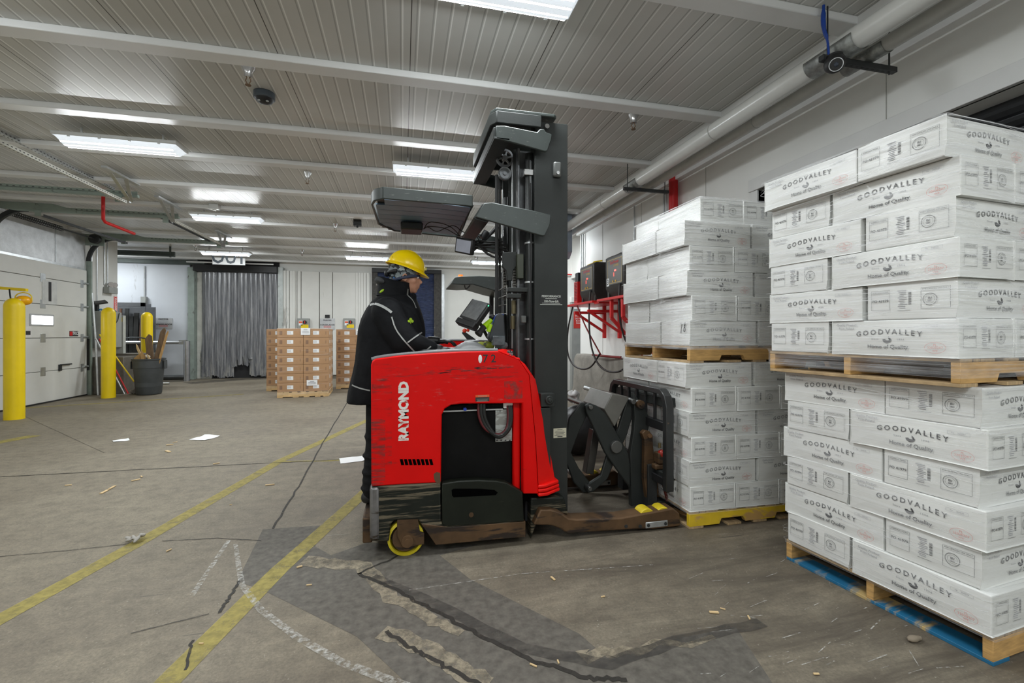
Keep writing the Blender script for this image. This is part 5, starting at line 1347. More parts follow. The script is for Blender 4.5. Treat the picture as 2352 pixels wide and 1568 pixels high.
def brown_pallet(x, y, rz, nm, cols, second, lblk):
    g = 'brown boxes on the %s pallet' % nm
    R_ = Matrix.Translation(Vector((x, y, 0))) @ Matrix.Rotation(rz, 4, 'Z')
    pallet((x, y), rz, 0, 'low wooden pallet under the %s stack of brown boxes' % nm, PW=1.10, PD=1.15, gname='pallets under the brown boxes', seed=len(nm), m_s=mat('pale_pallet', (.62, .42, .20), .75, var=.2), m_d=mat('pale_pallet', (.62, .42, .20), .75))
    for k in range(7):
        cells = [(i, 0) for i in cols] + ([(1, 1)] if second else [])
        for (i, j) in cells:
            o = rep(bp0); o.location = R_ @ Vector((.275 + .55 * i, .28 + .565 * j, .132 + k * .2085)); o.rotation_euler = (0, 0, rz)
            side = ('over the aisle' if i == 0 else 'toward the forklift') if j == 0 else 'behind, toward the forklift'
            tag(o, 'brown box, %s row from the floor, %s, on the %s pallet' % (['bottom', 'second', 'third', 'fourth', 'fifth', 'sixth', 'top'][k], side, nm), 'box', g)
    # big paper labels stuck on
    for (lx, lz, w_, h_) in (((.60, 1.52, .20, .16), (.74, .33, .23, .13)) if nm != 'curtain-side' else ()):
        p = R_ @ Vector((lx, -.008, lz)); m = MB(); add_rect(m, p, Vector((math.cos(rz), math.sin(rz), 0)), Z_, w_, h_)
        for q in range(3): m.mi = 1; add_rect(m, p + Vector((0, -.001, h_ * (.25 - .22 * q))), Vector((math.cos(rz), math.sin(rz), 0)), Z_, w_ * (.4 if q == 0 else .7), .012); m.mi = 0
        single(m, 'pallet_label', [M_paper, M_pb], 'white shipping paper on the %s brown stack, %s' % (nm, 'near its top' if lz > 1 else 'near its bottom'), 'label', group='shipping papers on brown stacks')
    ext = [(-.002, -.002, 1.102, 1.13, .13 + .2085 * k, .13 + .2085 * (k + 1)) for k in range(7)]
    film_thing(R_, ext, .13, .06, len(nm), 'thin stretch film around the %s stack of brown boxes' % nm, FB, 60, 'stretch film around the brown boxes', (-.003, -.003, 1.103, 1.153))
FB = film_mat('film_brown', .03, .26, 4, 3)
brown_pallet(-2.79, 11.38, math.radians(3.5), 'front', (0, 1), True, '')
brown_pallet(-3.40, 12.85, math.radians(0), 'curtain-side', (0,), False, '')
brown_pallet(-1.73, 12.94, math.radians(1), 'forklift-side', (0, 1), False, '')
for c_ in list(bp0.children): bpy.data.objects.remove(c_)
bpy.data.objects.remove(bp0)

# ---------------------------------------------------------------- reach truck
FY0, FY1 = 3.05, 4.12
M_rred = mat('truck_red', (.70, .0015, .001), .45, var=.06, nscale=4, spec=.22, wear=(.11, .02, .018), wear_amt=.35, wear_scale=(2.2, 2.2, 22), wear2=(.25, .10, .08), wear2_amt=.26)
M_rred2 = mat('truck_red_clean', (.68, .002, .001), .42, spec=.25, var=.06, nscale=4)
M_chas = mat('worn_chassis', (.010, .012, .009), .5, .1, spec=.3, var=.3, nscale=6, wear=(.15, .125, .085), wear_amt=.50, wear_scale=(1.6, 1.6, 34), wear2=(.09, .04, .015), wear2_amt=.40)
M_bump = mat('bare_bumper', (.19, .185, .185), .38, .6, var=.3, nscale=8, wear=(.05, .035, .02), wear_amt=.42, wear_scale=(3, 3, 12))
M_step = mat('green_black_panel', (.010, .0125, .008), .5, .1, spec=.3, var=.3, nscale=5, wear=(.10, .10, .07), wear_amt=.34, wear_scale=(2, 2, 40))
M_rust = mat('rusty_steel', (.10, .055, .025), .6, .3, var=.4, nscale=5, wear=(.03, .02, .015), wear_amt=.46, wear_scale=(2, 2, 12), wear2=(.24, .15, .09), wear2_amt=.36)
M_mast = mat('mast_grey', (.027, .030, .0285), .5, .1, spec=.3, var=.14, nscale=4, bump=.06, bscale=60, wear=(.16, .16, .155), wear_amt=.27, wear_scale=(30, 30, 30))
M_guard = mat('guard_paint', (.040, .049, .046), .42, .2, var=.2, nscale=5, wear=(.17, .18, .155), wear_amt=.375, wear_scale=(14, 14, 80))
M_guard_in = mat('guard_underside', (.17, .25, .34), .45, .1, var=.15, nscale=5, wear=(.02, .02, .02), wear_amt=.34, wear_scale=(14, 14, 14))  # paler and bluer than the guard paint: bounce light put into the colour
M_chrome = mat('piston_chrome', (.5, .5, .5), .18, .95)
M_cyl = mat('cylinder_black', (.022, .024, .024), .25, .3)
M_con = mat('console_grey', (.16, .165, .17), .4, var=.1, nscale=5, bump=.05)
def q(px, py, Y=FY0):
    p = onY(px, py, Y); return (p.x, p.z)
def Q(pts, Y=FY0): return [q(a, b_, Y) for a, b_ in pts]
tk = thing('reach_truck', 'bright red reach forklift with tall dark mast, facing the wrapped cartons', 'forklift', (.5, 3.6, 0))
out = [(852, 838), (855, 829), (862, 824), (920, 816), (987, 811), (1060, 807), (1145, 806), (1193, 826), (1216, 860), (1230, 1000), (1238, 1134), (1202, 1134), (1200, 926), (1060, 927), (1036, 930), (1022, 938), (1015, 952), (1013, 1108), (930, 1112), (853, 1117)]
sp_near = build(MB().prism(Q(out), 'xz', FY0, FY0 + .07), 'side_panel', M_rred, tk, .008)
out2 = [(852, 838), (855, 829), (862, 824), (920, 816), (987, 811), (1060, 807), (1145, 806), (1193, 826), (1216, 860), (1230, 1000), (1238, 1134), (1202, 1134), (1013, 1110), (853, 1117)]
build(MB().prism(Q(out2), 'xz', FY1 - .07, FY1), 'side_panel', M_rred2, tk, .008)
# slanted corner cover at the front of the side panel
def V3(px, py, Y): x, z = q(px, py, FY0); return Vector((x, Y, z))
for yn, yf, nm in ((FY0, FY0 + .09, 'corner_cover'), (FY1, FY1 - .09, 'corner_cover')):
    A = [V3(1145, 806, yn), V3(1193, 826, yn), V3(1216, 860, yn), V3(1230, 1000, yn), V3(1238, 1134, yn)]
    Bp = [V3(1169, 803, yf), V3(1214, 838, yf), V3(1238, 874, yf), V3(1265, 1000, yf), V3(1288, 1134, yf)]
    C_ = [Vector((p.x, yf + (.12 if yf < 3.5 else -.12), p.z)) for p in Bp]; D_ = [Vector((p.x - .02, yf + (.12 if yf < 3.5 else -.12), p.z)) for p in A]
    m = MB(); m.loft([A, Bp, C_, D_], closed=False); m._add(A + Bp + C_ + D_, [(0, 5, 10, 15), (4, 19, 14, 9)])
    build(m, nm, mat('truck_red_front', (.78, .006, .004), .4, var=.05, spec=.3), tk, smooth=30)
for k in range(3):
    z0 = q(1260, 1112 + k * 9)[1]; x0 = q(1236, 1120)[0]; x1 = q(1291, 1120)[0] + .004 * k
    build(MB().prism([(x0, FY0 - .008 - .003 * k), (x1 - .12, FY0 - .004 - .003 * k), (x1, FY0 + .07), (x1, FY0 + .2), (x0, FY0 + .2)], 'xy', z0 - .022, z0), 'bellows_fold', mat('truck_red_front', (.78, .006, .004), .4), tk, .006)
# front cowl between the side panels, console top, operator floor
xa, xb = q(1010, 900)[0], q(1190, 900)[0]
build(MB().box(xb - .02, q(1200, 820)[0], FY0 + .06, FY1 - .06, .35, q(1195, 822)[1]), 'front_cowl', M_rred2, tk, .01)
build(MB().box(q(1190, 812)[0] - .05, q(1213, 812)[0], 3.40, 3.60, q(1195, 850)[1], q(1193, 803, 3.4)[1]), 'red_post', M_rred2, tk, .006)
p = Vector((q(1183, 800, 3.5)[0], 3.5, q(1183, 803, 3.5)[1]))
eb = build(MB().cyl(p, p + Z_ * .018, .013, 14).cyl(p + Z_ * .018, p + Z_ * .032, .026, 18), 'emergency_button', mat('button_red', (.75, .03, .015), .35), tk, smooth=40)
dk_ = build(MB().box(q(985, 900)[0], q(1185, 900)[0], FY0 + .07, FY1 - .07, q(1100, 822)[1], q(1100, 806)[1] - .004), 'console_deck', M_con, tk, .01)
build(MB().tube([V3(853, 826, FY0 + .035), V3(870, 821, FY0 + .035), V3(920, 815, FY0 + .035), V3(987, 809.5, FY0 + .035), V3(1060, 805.5, FY0 + .035), V3(1145, 804.5, FY0 + .035)], .014, 10, smooth=1), 'grey_rim', M_con, tk, smooth=60)
build(MB().box(q(852, 900)[0] + .01, xa + .02, FY0 + .07, FY1 - .07, .20, .25), 'operator_floor', M_rubber, tk, .006)
build(MB().box(xa - .08, xa - .01, FY0 + .07, FY1 - .07, .25, q(1000, 815)[1]), 'knee_panel', M_con, tk, .01)
# battery bay
build(MB().box(xa + .0, xb - .02, FY0 + .09, FY1 - .09, .30, q(1100, 932)[1]), 'battery', mat('battery_black', (.0035, .0035, .0035), .6, spec=.15, var=.4), tk, .01)
build(MB().box(q(1014, 930)[0], q(1160, 945)[0], FY0 + .07, FY0 + .092, q(1100, 947)[1], q(1100, 944)[1]), 'battery_edge', M_galv, tk)
s = MB(); c = V3(1163, 982, FY0 + .083); add_rect(s, c, X_, Z_, .118, .225); bl = build(s, 'battery_label', mat('faded_label', (.42, .44, .42), .5, wear=(.25, .25, .23), wear_amt=.5, wear_scale=(9, 9, 30)), tk)
s = MB(); [add_rect(s, V3(1147 + 10 * i, 1017, FY0 + .081), X_, Z_, .012, .010) for i in range(4)]; add_text(s, '111', .02, V3(1152, 949, FY0 + .081), X_, Z_); build(s, 'label_marks', M_ink, bl)
s = MB(); c = V3(1172, 932, FY0 + .075); s.cbox(c, (.065, .03, .05)); build(s, 'connector', M_paper, tk, .003)
s = MB(); s.cyl(V3(1071, 943, FY0 + .06), V3(1071, 943, FY0 + .09), .012, 12); build(s, 'blue_cap', mat('cap_blue', (.01, .05, .4), .4), tk, smooth=40)
for i, (dx, m_) in enumerate(((0, M_cyl), (-6, mat('cable_maroon', (.10, .008, .012), .4)), (7, M_cyl))):
    build(MB().tube([V3(1108 + dx, 930, FY0 + .06), V3(1108 + dx, 960, FY0 + .055), V3(1122 + dx, 990, FY0 + .05), V3(1148, 1008 + dx * .6, FY0 + .045), V3(1172 + dx * .5, 990, FY0 + .05), V3(1176 + dx * .6, 955, FY0 + .06), V3(1174 + dx * .6, 934, FY0 + .065)], .0135 if i != 1 else .010, 10, smooth=3), 'battery_cable', m_, tk, smooth=60)
# lettering, vents, stickers on the near panel
s = MB(); add_text(s, 'RAYMOND', .082, V3(928, 944, FY0 - .002), Z_, -X_, .0045, .93, sx=.98)
c = V3(929, 945, FY0 - .002)
build(s, 'lettering', mat('letter_white', (.80, .76, .72), .5, wear=(.45, .05, .04), wear_amt=.42, wear_scale=(9, 9, 30)), sp_near)
s = MB()
for i in range(8):
    a_ = V3(918 + i * 9.6, 1054, FY0 - .0015); w = .019; s._add([a_, a_ + X_ * w, a_ + X_ * (w + .010) - Z_ * .040, a_ + X_ * .010 - Z_ * .040], [(0, 1, 2, 3)])
build(s, 'vent_slot', M_void, sp_near)
s = MB(); add_rect(s, V3(1108, 914, FY0 - .0015), X_, Z_, .095, .042); st = build(s, 'warning_sticker', M_ink, sp_near)
s = MB(); add_rect(s, V3(1108, 909, FY0 - .0025), X_, Z_, .095, .016); build(s, 'sticker_band', mat('sticker_orange', (.75, .10, .02), .5), st)
s = MB(); add_text(s, 'WARNING', .013, V3(1108, 909, FY0 - .0035), X_, Z_); [add_rect(s, V3(1108, 916 + 2.6 * i, FY0 - .0027), X_, Z_, .08 - .01 * (i % 2), .0022) for i in range(3)]; build(s, 'sticker_text', mat('label_grey', (.4, .38, .34), .6), st)
s = MB(); add_text(s, '72', .075, V3(1124, 824, FY0 - .0015), X_, Z_, .001, 1.5); build(s, 'number', M_ink, sp_near)
s = MB(); s.ell(V3(1103, 824, FY0), (.013, .0015, .028), 12, 8); build(s, 'white_scuff', M_paper, sp_near, smooth=179)
s = MB(); c = V3(1178, 816, FY0 + .035)
add_text(s, '*', .10, V3(1172, 818, FY0 - .0015), X_, Z_, .002); build(s, 'marker_scrawl', M_ink, sp_near)
s = MB(); rr = random.Random(2)
for i in range(34):
    u = rr.random(); c_ = V3(985 + 190 * u, 856 - 16 * u + rr.uniform(-4, 4), FY0 - .0012); add_rect(s, c_, (X_ + Z_ * rr.uniform(.0, .12)).normalized(), Z_, rr.uniform(.01, .07), rr.uniform(.001, .004))
build(s, 'scrape', mat('scrape_dark', (.085, .02, .018), .7), sp_near)
def panel_wear(px0, px1, py0, py1, m_, nm, par=None, off=.0018):
    s = MB(); a_, b_ = V3(px0, py0, FY0 - off), V3(px1, py1, FY0 - off); s.quad(a_, (b_.x, a_.y, a_.z), b_, (a_.x, a_.y, b_.z)); return build(s, nm, m_, par or sp_near)
Mw1 = decal('paint_scuff_dark', (.075, .035, .03), .66, 1.0, stretch=(5, 5, 46), amt=.9, rough=.6)
Mw2 = decal('paint_chip_brown', (.10, .06, .05), .55, 22.0, amt=.75, rough=.6)
Mw3 = decal('paint_scuff_pale', (.50, .30, .27), .70, 1.0, stretch=(9, 9, 40), amt=.7, rough=.6)
panel_wear(853, 900, 830, 1110, Mw1, 'edge_scuff'); panel_wear(853, 885, 960, 1112, mat_ := decal('paint_scuff_dark_b', (.09, .05, .045), .60, 1.0, stretch=(7, 7, 60), amt=.9), 'edge_scuff', off=.0024)
panel_wear(1158, 1200, 875, 915, Mw2, 'chipped_patch'); panel_wear(900, 1190, 842, 872, Mw1, 'scrape_band', off=.0022); panel_wear(860, 1190, 830, 925, Mw3, 'pale_scuff', off=.0026)
s = MB(); m_ = MB()
P_ = [(1011, 1086), (1003, 1083), (996, 1088), (997, 1100), (1003, 1110), (1012, 1109)]
s._add([V3(a, b_, FY0 - .0015) for a, b_ in P_], [list(range(6))]); build(s, 'rust_patch', mat('brown_patch', (.10, .05, .025), .7), sp_near)
# lower chassis
ch = [(853, 1117), (1012, 1108), (1013, 1200), (1207, 1197), (1207, 1232), (1001, 1251), (967, 1202), (960, 1193), (905, 1195), (898, 1203), (893, 1244), (853, 1243), (849, 1230)]
build(MB().prism(Q(ch), 'xz', FY0, FY0 + .10), 'lower_skirt', M_chas, tk, .010)
build(MB().box(q(849, 1117)[0], q(872, 1117)[0], FY0 - .006, FY0 + .11, q(860, 1243)[1], q(860, 1118)[1]), 'corner_bumper', M_bump, tk, .018)
stp = build(MB().prism(Q([(1015, 1110), (1055, 1104), (1100, 1102), (1140, 1104), (1163, 1108), (1200, 1130), (1203, 1196), (1030, 1208), (1015, 1204)]), 'xz', FY0 - .006, FY0 + .07), 'step_panel', M_step, tk, .006)
s = MB()._add([V3(a, b_, FY0 - .0075) for a, b_ in [(1037, 1124), (1042, 1121), (1100, 1121), (1135, 1124), (1143, 1130), (1138, 1136), (1042, 1141), (1038, 1137)]], [list(range(8))]); build(s, 'step_opening', M_void, stp)
build(MB().cyl(V3(1082, 1181, FY0 - .009), V3(1082, 1181, FY0), .016, 18), 'bolt', M_rust, stp, smooth=40)
build(MB().prism(Q([(967, 1202), (1013, 1207), (1030, 1210), (1207, 1197), (1207, 1232), (1001, 1251)]), 'xz', FY0 - .004, FY0 + .09), 'rusty_sill', M_rust, tk, .004)
build(MB().box(q(856, 1100)[0], q(1207, 1100)[0], FY0 + .10, FY1 - .1, .19, .30), 'under_frame', M_ink, tk)
build(MB().prism(Q(ch), 'xz', FY1 - .10, FY1), 'lower_skirt', M_chas, tk, .010)
build(MB().box(q(835, 1180, 3.2)[0], q(850, 1180, 3.2)[0] + .02, 3.12, FY1 - .05, q(840, 1236, 3.2)[1], q(840, 1178, 3.2)[1]), 'rear_bumper', M_rust, tk, .01)
# drive wheel in its fork
wc = Vector((q(932, 1235, FY0 + .06)[0], FY0 + .06, .117))
wh = build(MB().cyl(wc - Y_ * .035, wc + Y_ * .05, .085, 40), 'drive_wheel', M_rust, tk, smooth=40)
tr_ = MB().lathe([(.10, -.04), (.117, -.034), (.117, .044), (.10, .05), (.10, -.04)], n=48)
o = build(tr_, 'tyre', mat('tyre_yellow', (.62, .50, .02), .45, var=.15), wh, smooth=30, local=True); o.data.transform(WM[tk.name].inverted() @ Matrix.Translation(wc) @ Matrix.Rotation(-PI / 2, 4, 'X'))
build(MB().prism([(wc.x - .055, wc.z + .03), (wc.x - .055, wc.z + .15), (wc.x + .075, wc.z + .15), (wc.x + .09, wc.z + .04), (wc.x + .118, wc.z + .03), (wc.x + .118, wc.z - .045), (wc.x - .02, wc.z - .055)], 'xz', wc.y - .055, wc.y - .04), 'wheel_fork', M_rust, tk, .004)
build(MB().cyl(wc + Vector((.01, -.075, -.01)), wc + Vector((.01, -.05, -.01)), .038, 20).cyl(wc + Vector((.01, -.08, -.01)), wc + Vector((.01, -.07, -.01)), .02, 16), 'axle_cap', M_rust, tk, smooth=40)
# base legs with load wheels
def base_leg(y0, y1):
    m = MB()
    pts = [(1222, 1203), (1238, 1168), (1262, 1168), (1282, 1174), (1302, 1188), (1320, 1190), (1420, 1187), (1540, 1165), (1555, 1178), (1556, 1205), (1546, 1216), (1492, 1220), (1455, 1213), (1330, 1221), (1300, 1224), (1284, 1212), (1262, 1204)]
    # leg stands on the same line for both sides; heights read at the near face
    P_ = [(onY(a, b_, 3.08).x, max(.012, onY(a, b_, 3.06).z)) for a, b_ in pts]
    lg = build(m.prism(P_, 'xz', y0, y1), 'base_leg', M_rust, tk, .010)
    f = onY(1505, 1201, 3.06)
    build(MB().box(f.x - .09, f.x + .09, y0 - .004, y0 + .004, f.z - .022, f.z + .022), 'side_plate', M_galv, lg, .006)
    b_ = MB()
    for a in (1432, 1464): p = onY(a, 1203, 3.08); b_.cyl((p.x, y0 - .004, p.z), (p.x, y0 + .01, p.z), .013, 12)
    for dx in (-.07, .07): b_.cyl((f.x + dx, y0 - .008, f.z), (f.x + dx, y0, f.z), .012, 12)
    build(b_, 'bolt', M_dark, lg, smooth=40)
    for a in (1483, 1520):
        p = onY(a, 1195, 3.08); r = .062
        build(MB().cyl((p.x, y0 + .015, .10), (p.x, y1 - .015, .10), r, 28), 'load_wheel', mat('wheel_yellow', (.66, .50, .02), .45, var=.2), lg, .004)
    return lg
base_leg(3.04, 3.17); base_leg(4.00, 4.13)
build(MB().prism([(onY(a, b_, 3.15).x, onY(a, b_, 3.15).z) for a, b_ in [(1215, 1138), (1290, 1136), (1300, 1175), (1262, 1168), (1238, 1168), (1225, 1205), (1215, 1232)]], 'xz', 3.10, 3.20), 'leg_knuckle', M_chas, tk, .01)
build(MB().box(onY(1215, 1200, 3.1).x, onY(1300, 1200, 3.1).x, 3.2, 4.0, .10, .24), 'cross_frame', M_ink, tk)
# mast: outer channels
def chan(x0, x1, y0, y1, z0, z1, nm='mast_channel', m=M_mast, th=.02, face=-1):
    yn = y0 if face < 0 else y1
    ya, yb = (y0 + th, y1) if face < 0 else (y0, y1 - th)
    mb = MB().box(x0, x1, min(yn, yn + th * -face), max(yn, yn + th * -face), z0, z1).box(x0 + .001, x0 + th, ya, yb, z0, z1).box(x1 - th, x1 - .001, ya, yb, z0, z1)
    return build(mb, nm, m, tk, .004)
MX0, MX1 = onY(1228, 700, 3.20).x, onY(1304, 700, 3.20).x; MZ = onY(1265, 281, 3.20).z
ncn = chan(MX0, MX1, 3.20, 3.30, .13, MZ)
chan(MX0, MX1, 3.90, 4.00, .13, MZ, face=1)
chan(MX0 - .10, MX0 + .06, 3.32, 3.38, .18, MZ - .16, 'inner_rail', mat('rail_grey', (.15, .155, .16), .35, .6, var=.2, nscale=20), face=1)
chan(MX0 - .10, MX0 + .06, 3.82, 3.88, .18, MZ - .16, 'inner_rail', M_mast)
x_, z_ = onY(1206, 650, 3.28).x, 0
build(MB().cyl((x_ + .035, 3.27, .35), (x_ + .035, 3.27, MZ - .22), .036, 24), 'lift_cylinder', M_cyl, tk, smooth=40)
cl = build(MB().box(x_ - .02, x_ + .08, 3.225, 3.31, onY(1205, 400, 3.27).z - .02, onY(1205, 400, 3.27).z + .025), 'cylinder_clamp', M_chrome, tk, .004)
for zpx in (650, 560, 780): build(MB().cyl((x_ + .035, 3.27, onY(1200, zpx, 3.27).z), (x_ + .035, 3.27, onY(1200, zpx, 3.27).z + .012), .040, 24), 'cylinder_band', M_galv, tk, smooth=40)
hx = onY(1217, 700, 3.22).x
build(MB().tube([(hx, 3.215, onY(1217, 420, 3.21).z), (hx + .012, 3.21, onY(1217, 600, 3.21).z), (hx - .005, 3.21, onY(1217, 700, 3.21).z), (hx + .005, 3.21, onY(1217, 850, 3.21).z)], .007, 8, smooth=2), 'hydraulic_hose', M_rubber, tk, smooth=60)
# centre cylinder with pulleys and hoses
cx = onY(1165, 500, 3.60).x
build(MB().cyl((cx, 3.60, .3), (cx, 3.60, 2.55), .034, 20), 'centre_cylinder', M_cyl, tk, smooth=40)
build(MB().cyl((cx - .005, 3.60, onY(1160, 780, 3.6).z), (cx - .005, 3.60, onY(1160, 700, 3.6).z), .018, 14).cyl((cx + .07, 3.55, onY(1180, 790, 3.55).z), (cx + .07, 3.55, onY(1180, 735, 3.55).z), .014, 12), 'piston_rod', mat('brass_rod', (.25, .2, .1), .35, .8), tk, smooth=40)
for (px, py, r) in ((1159, 363, .068), (1159, 399, .050)):
    c = onY(px, py, 3.45)
    pl = build(MB().lathe([(r * .8, -.012), (r, -.015), (r * .93, 0), (r, .015), (r * .8, .012), (r * .8, -.012)], n=32), 'pulley_rim', mat('pulley_grey', (.22, .23, .24), .4, .5), tk, smooth=30)
    pl.data.transform(WM[tk.name]); pl.data.transform(WM[tk.name].inverted() @ Matrix.Translation(c) @ Matrix.Rotation(PI / 2, 4, 'X'))
    m = MB().cyl(c - Y_ * .02, c + Y_ * .02, r * .3, 16)
    for i in range(6):
        a = i * PI / 3 + .2; d = Vector((math.cos(a), 0, math.sin(a))); m.bar(c + d * r * .2, c + d * r * .85, .014, .012)
    if r < .06: m.cyl(c - Y_ * .008, c + Y_ * .008, r * .85, 24)
    build(m, 'pulley_spokes', mat('pulley_grey', (.22, .23, .24), .4, .5), tk, smooth=30)
for (px, y_, zt, zb, r, m_) in ((1141, 3.45, 402, 1100, .014, M_rubber), (1148, 3.50, 402, 1100, .010, M_rubber), (1177, 3.45, 372, 800, .010, M_galv), (1183, 3.40, 345, 1100, .016, M_mast), (1172, 3.52, 410, 1000, .012, M_mast)):
    x = onY(px, 600, y_).x
    build(MB().cyl((x, y_, max(.25, onY(px, zb, y_).z)), (x, y_, onY(px, zt, y_).z), r, 10), 'mast_hose' if m_ is M_rubber else 'mast_rod', m_, tk, smooth=40)
# chains and chain anchors
def chain(px, y_, py0, py1):
    x = onY(px, 600, y_).x; z1, z0 = onY(px, py0, y_).z, onY(px, py1, y_).z; m = MB(); z = z0; k = 0
    while z < z1: m.box(x - .010 - .004 * (k % 2), x + .010 + .004 * (k % 2), y_ - .012, y_ + .012, z, z + .026); z += .020; k += 1
    build(m, 'lift_chain', mat('chain_steel', (.10, .095, .085), .4, .6), tk)
chain(1181, 3.36, 610, 700); chain(1159, 3.42, 620, 690)
build(MB().prism([(onY(a, b_, 3.34).x, onY(a, b_, 3.34).z) for a, b_ in [(1155, 580), (1187, 578), (1186, 610), (1178, 622), (1176, 645), (1164, 645), (1162, 622), (1153, 612)]], 'xz', 3.33, 3.36), 'chain_bracket', M_mast, tk, .005)
build(MB().box(onY(1187, 600, 3.3).x, onY(1203, 600, 3.3).x, 3.29, 3.34, onY(1190, 640, 3.3).z, onY(1190, 583, 3.3).z), 'chain_block', mat('olive_block', (.045, .05, .035), .4, .3), tk, .006)
build(MB().box(onY(1163, 660, 3.3).x, onY(1228, 660, 3.3).x, 3.24, 3.30, onY(1190, 672, 3.3).z, onY(1190, 662, 3.3).z).box(onY(1163, 660, 3.3).x, onY(1193, 660, 3.3).x, 3.24, 3.30, onY(1190, 686, 3.3).z, onY(1190, 676, 3.3).z), 'cylinder_bracket', M_mast, tk, .004)
for (a, b_) in ((1168, 690), (1166, 725)): build(MB().cyl((onY(a + 12, b_, 3.35).x, 3.35, onY(a, b_ + 30, 3.35).z), (onY(a + 12, b_, 3.35).x, 3.35, onY(a, b_, 3.35).z), .019, 12), 'hose_fitting', mat('brass_dull', (.13, .11, .06), .4, .6), tk, smooth=40)
build(MB().box(onY(1196, 725, 3.25).x, onY(1206, 725, 3.25).x, 3.22, 3.25, onY(1196, 741, 3.25).z, onY(1196, 725, 3.25).z), 'terminal_plate', mat('plate_grey', (.12, .125, .12), .4, .3), tk, .003)
# bits on the channel face
c = onY(1278, 391, 3.195); build(MB().box(c.x - .03, c.x + .03, 3.165, 3.20, c.z - .055, c.z + .055), 'channel_block', mat('plate_grey', (.12, .125, .12), .4, .3), ncn, .012)
build(MB().cyl((c.x, 3.155, c.z - .03), (c.x, 3.17, c.z - .03), .012, 14), 'block_screw', M_chrome, ncn, smooth=40)
c = onY(1255, 292, 3.19); build(MB().cyl((c.x, 3.17, c.z), (c.x, 3.20, c.z), .018, 8), 'top_bolt', M_chrome, ncn, smooth=30)
s = MB(); c = onY(1266, 688, 3.198); add_rect(s, c, X_, Z_, .17, .075); sg = build(s, 'notice_plate', M_ink, ncn)
s = MB(); add_text(s, 'PERFORMANCE', .021, c + Vector((0, -.001, .024)), X_, Z_, .0006); add_text(s, '100-Flow-Lift', .021, c + Vector((0, -.001, -.012)), X_, Z_, .0006); add_rect(s, c + Vector((0, -.001, .008)), X_, Z_, .09, .004); add_rect(s, c + Vector((0, -.001, -.036)), X_, Z_, .17, .005); add_rect(s, c + Vector((0, -.001, -.026)), X_, Z_, .14, .003)
build(s, 'plate_text', mat('label_pale', (.62, .64, .60), .5), sg)
s = MB(); c = onY(1286, 994, 3.198); add_rect(s, c, X_, Z_, .10, .07); sg = build(s, 'spec_label', mat('label_cream', (.60, .57, .44), .5), ncn)
s = MB(); [add_rect(s, c + Vector((0, -.001, .024 - .010 * i)), X_, Z_, (.04, .07, .08, .06, .085)[i % 5], .003 if i < 5 else .007) for i in range(6)]; build(s, 'label_text', M_ink, sg)
c = onY(1259, 917, 3.14); build(MB().box(c.x - .06, c.x + .045, 3.12, 3.20, c.z - .05, c.z + .045).cyl((c.x, 3.10, c.z), (c.x, 3.13, c.z), .030, 20).cyl((c.x, 3.092, c.z), (c.x, 3.105, c.z), .014, 14), 'mast_pivot', M_mast, tk, .004)
build(MB().box(onY(1237, 950, 3.15).x, onY(1262, 950, 3.15).x, 3.12, 3.20, .32, onY(1250, 935, 3.15).z), 'tilt_arm', M_mast, tk, .004)
# top of mast: head frame and the angled bracket
def plate(pts, y0, y1, nm, m, par=tk, bev=.006, Yr=None): return build(MB().prism([(onY(a, b_, Yr or y0).x, onY(a, b_, Yr or y0).z) for a, b_ in pts], 'xz', y0, y1), nm, m, par, bev)
def bracket(pts, zx, nm):
    plate(pts, 3.10, 3.12, nm, M_guard, Yr=3.10); plate(pts, 4.06, 4.08, nm, M_guard, Yr=3.10)
bracket([(1139, 288), (1160, 288), (1234, 303), (1240, 296), (1250, 296), (1254, 303), (1268, 308), (1267, 320), (1258, 346), (1252, 348), (1180, 328), (1140, 318)], 0, 'head_bracket')
bracket([(1112, 466), (1130, 464), (1220, 482), (1266, 493), (1264, 515), (1252, 541), (1246, 542), (1180, 523), (1092, 498)], 0, 'guard_bracket')
a0, a1 = onY(1139, 288, 3.10), onY(1140, 318, 3.10)
build(MB().box(a0.x - .012, a0.x + .10, 3.10, 4.08, a1.z - .005, a1.z + .012).box(a0.x - .0125, a0.x + .012, 3.121, 4.059, a1.z + .012, a0.z - .002), 'head_crossbar', M_mast, tk, .004)
b0, b1 = onY(1112, 466, 3.10), onY(1092, 498, 3.10)
build(MB().prism([(b1.x - .01, b1.z), (b0.x - .01, b0.z), (b0.x + .012, b0.z), (b1.x + .10, b1.z - .012), (b1.x + .09, b1.z - .03), (b1.x, b1.z - .012)], 'xz', 3.12, 4.06), 'guard_crossbar', M_mast, tk, .004)
top = [(1128, 262), (1135, 256), (1150, 254), (1245, 261), (1262, 272)]
t0, t1 = onY(1130, 264, 3.15), onY(1279, 275, 3.15)
build(MB().prism([(t0.x, 3.20), (t0.x + .03, 3.14), (t1.x - .02, 3.14), (t1.x, 3.16), (t1.x, 4.03), (t0.x + .03, 4.06), (t0.x, 4.0)], 'xy', MZ + .01, MZ + .035), 'head_plate', M_guard, tk, .006)
build(MB().prism([(t0.x - .005, 3.20), (t0.x + .03, 3.135), (t1.x - .12, 3.135), (t1.x - .12, 3.16), (t0.x + .04, 3.16), (t0.x + .02, 3.22), (t0.x + .02, 3.99), (t0.x + .04, 4.03), (t1.x - .12, 4.03), (t1.x - .12, 4.06), (t0.x + .03, 4.06), (t0.x - .005, 4.0)], 'xy', MZ - .075, MZ + .012), 'head_frame', M_mast, tk, .006)
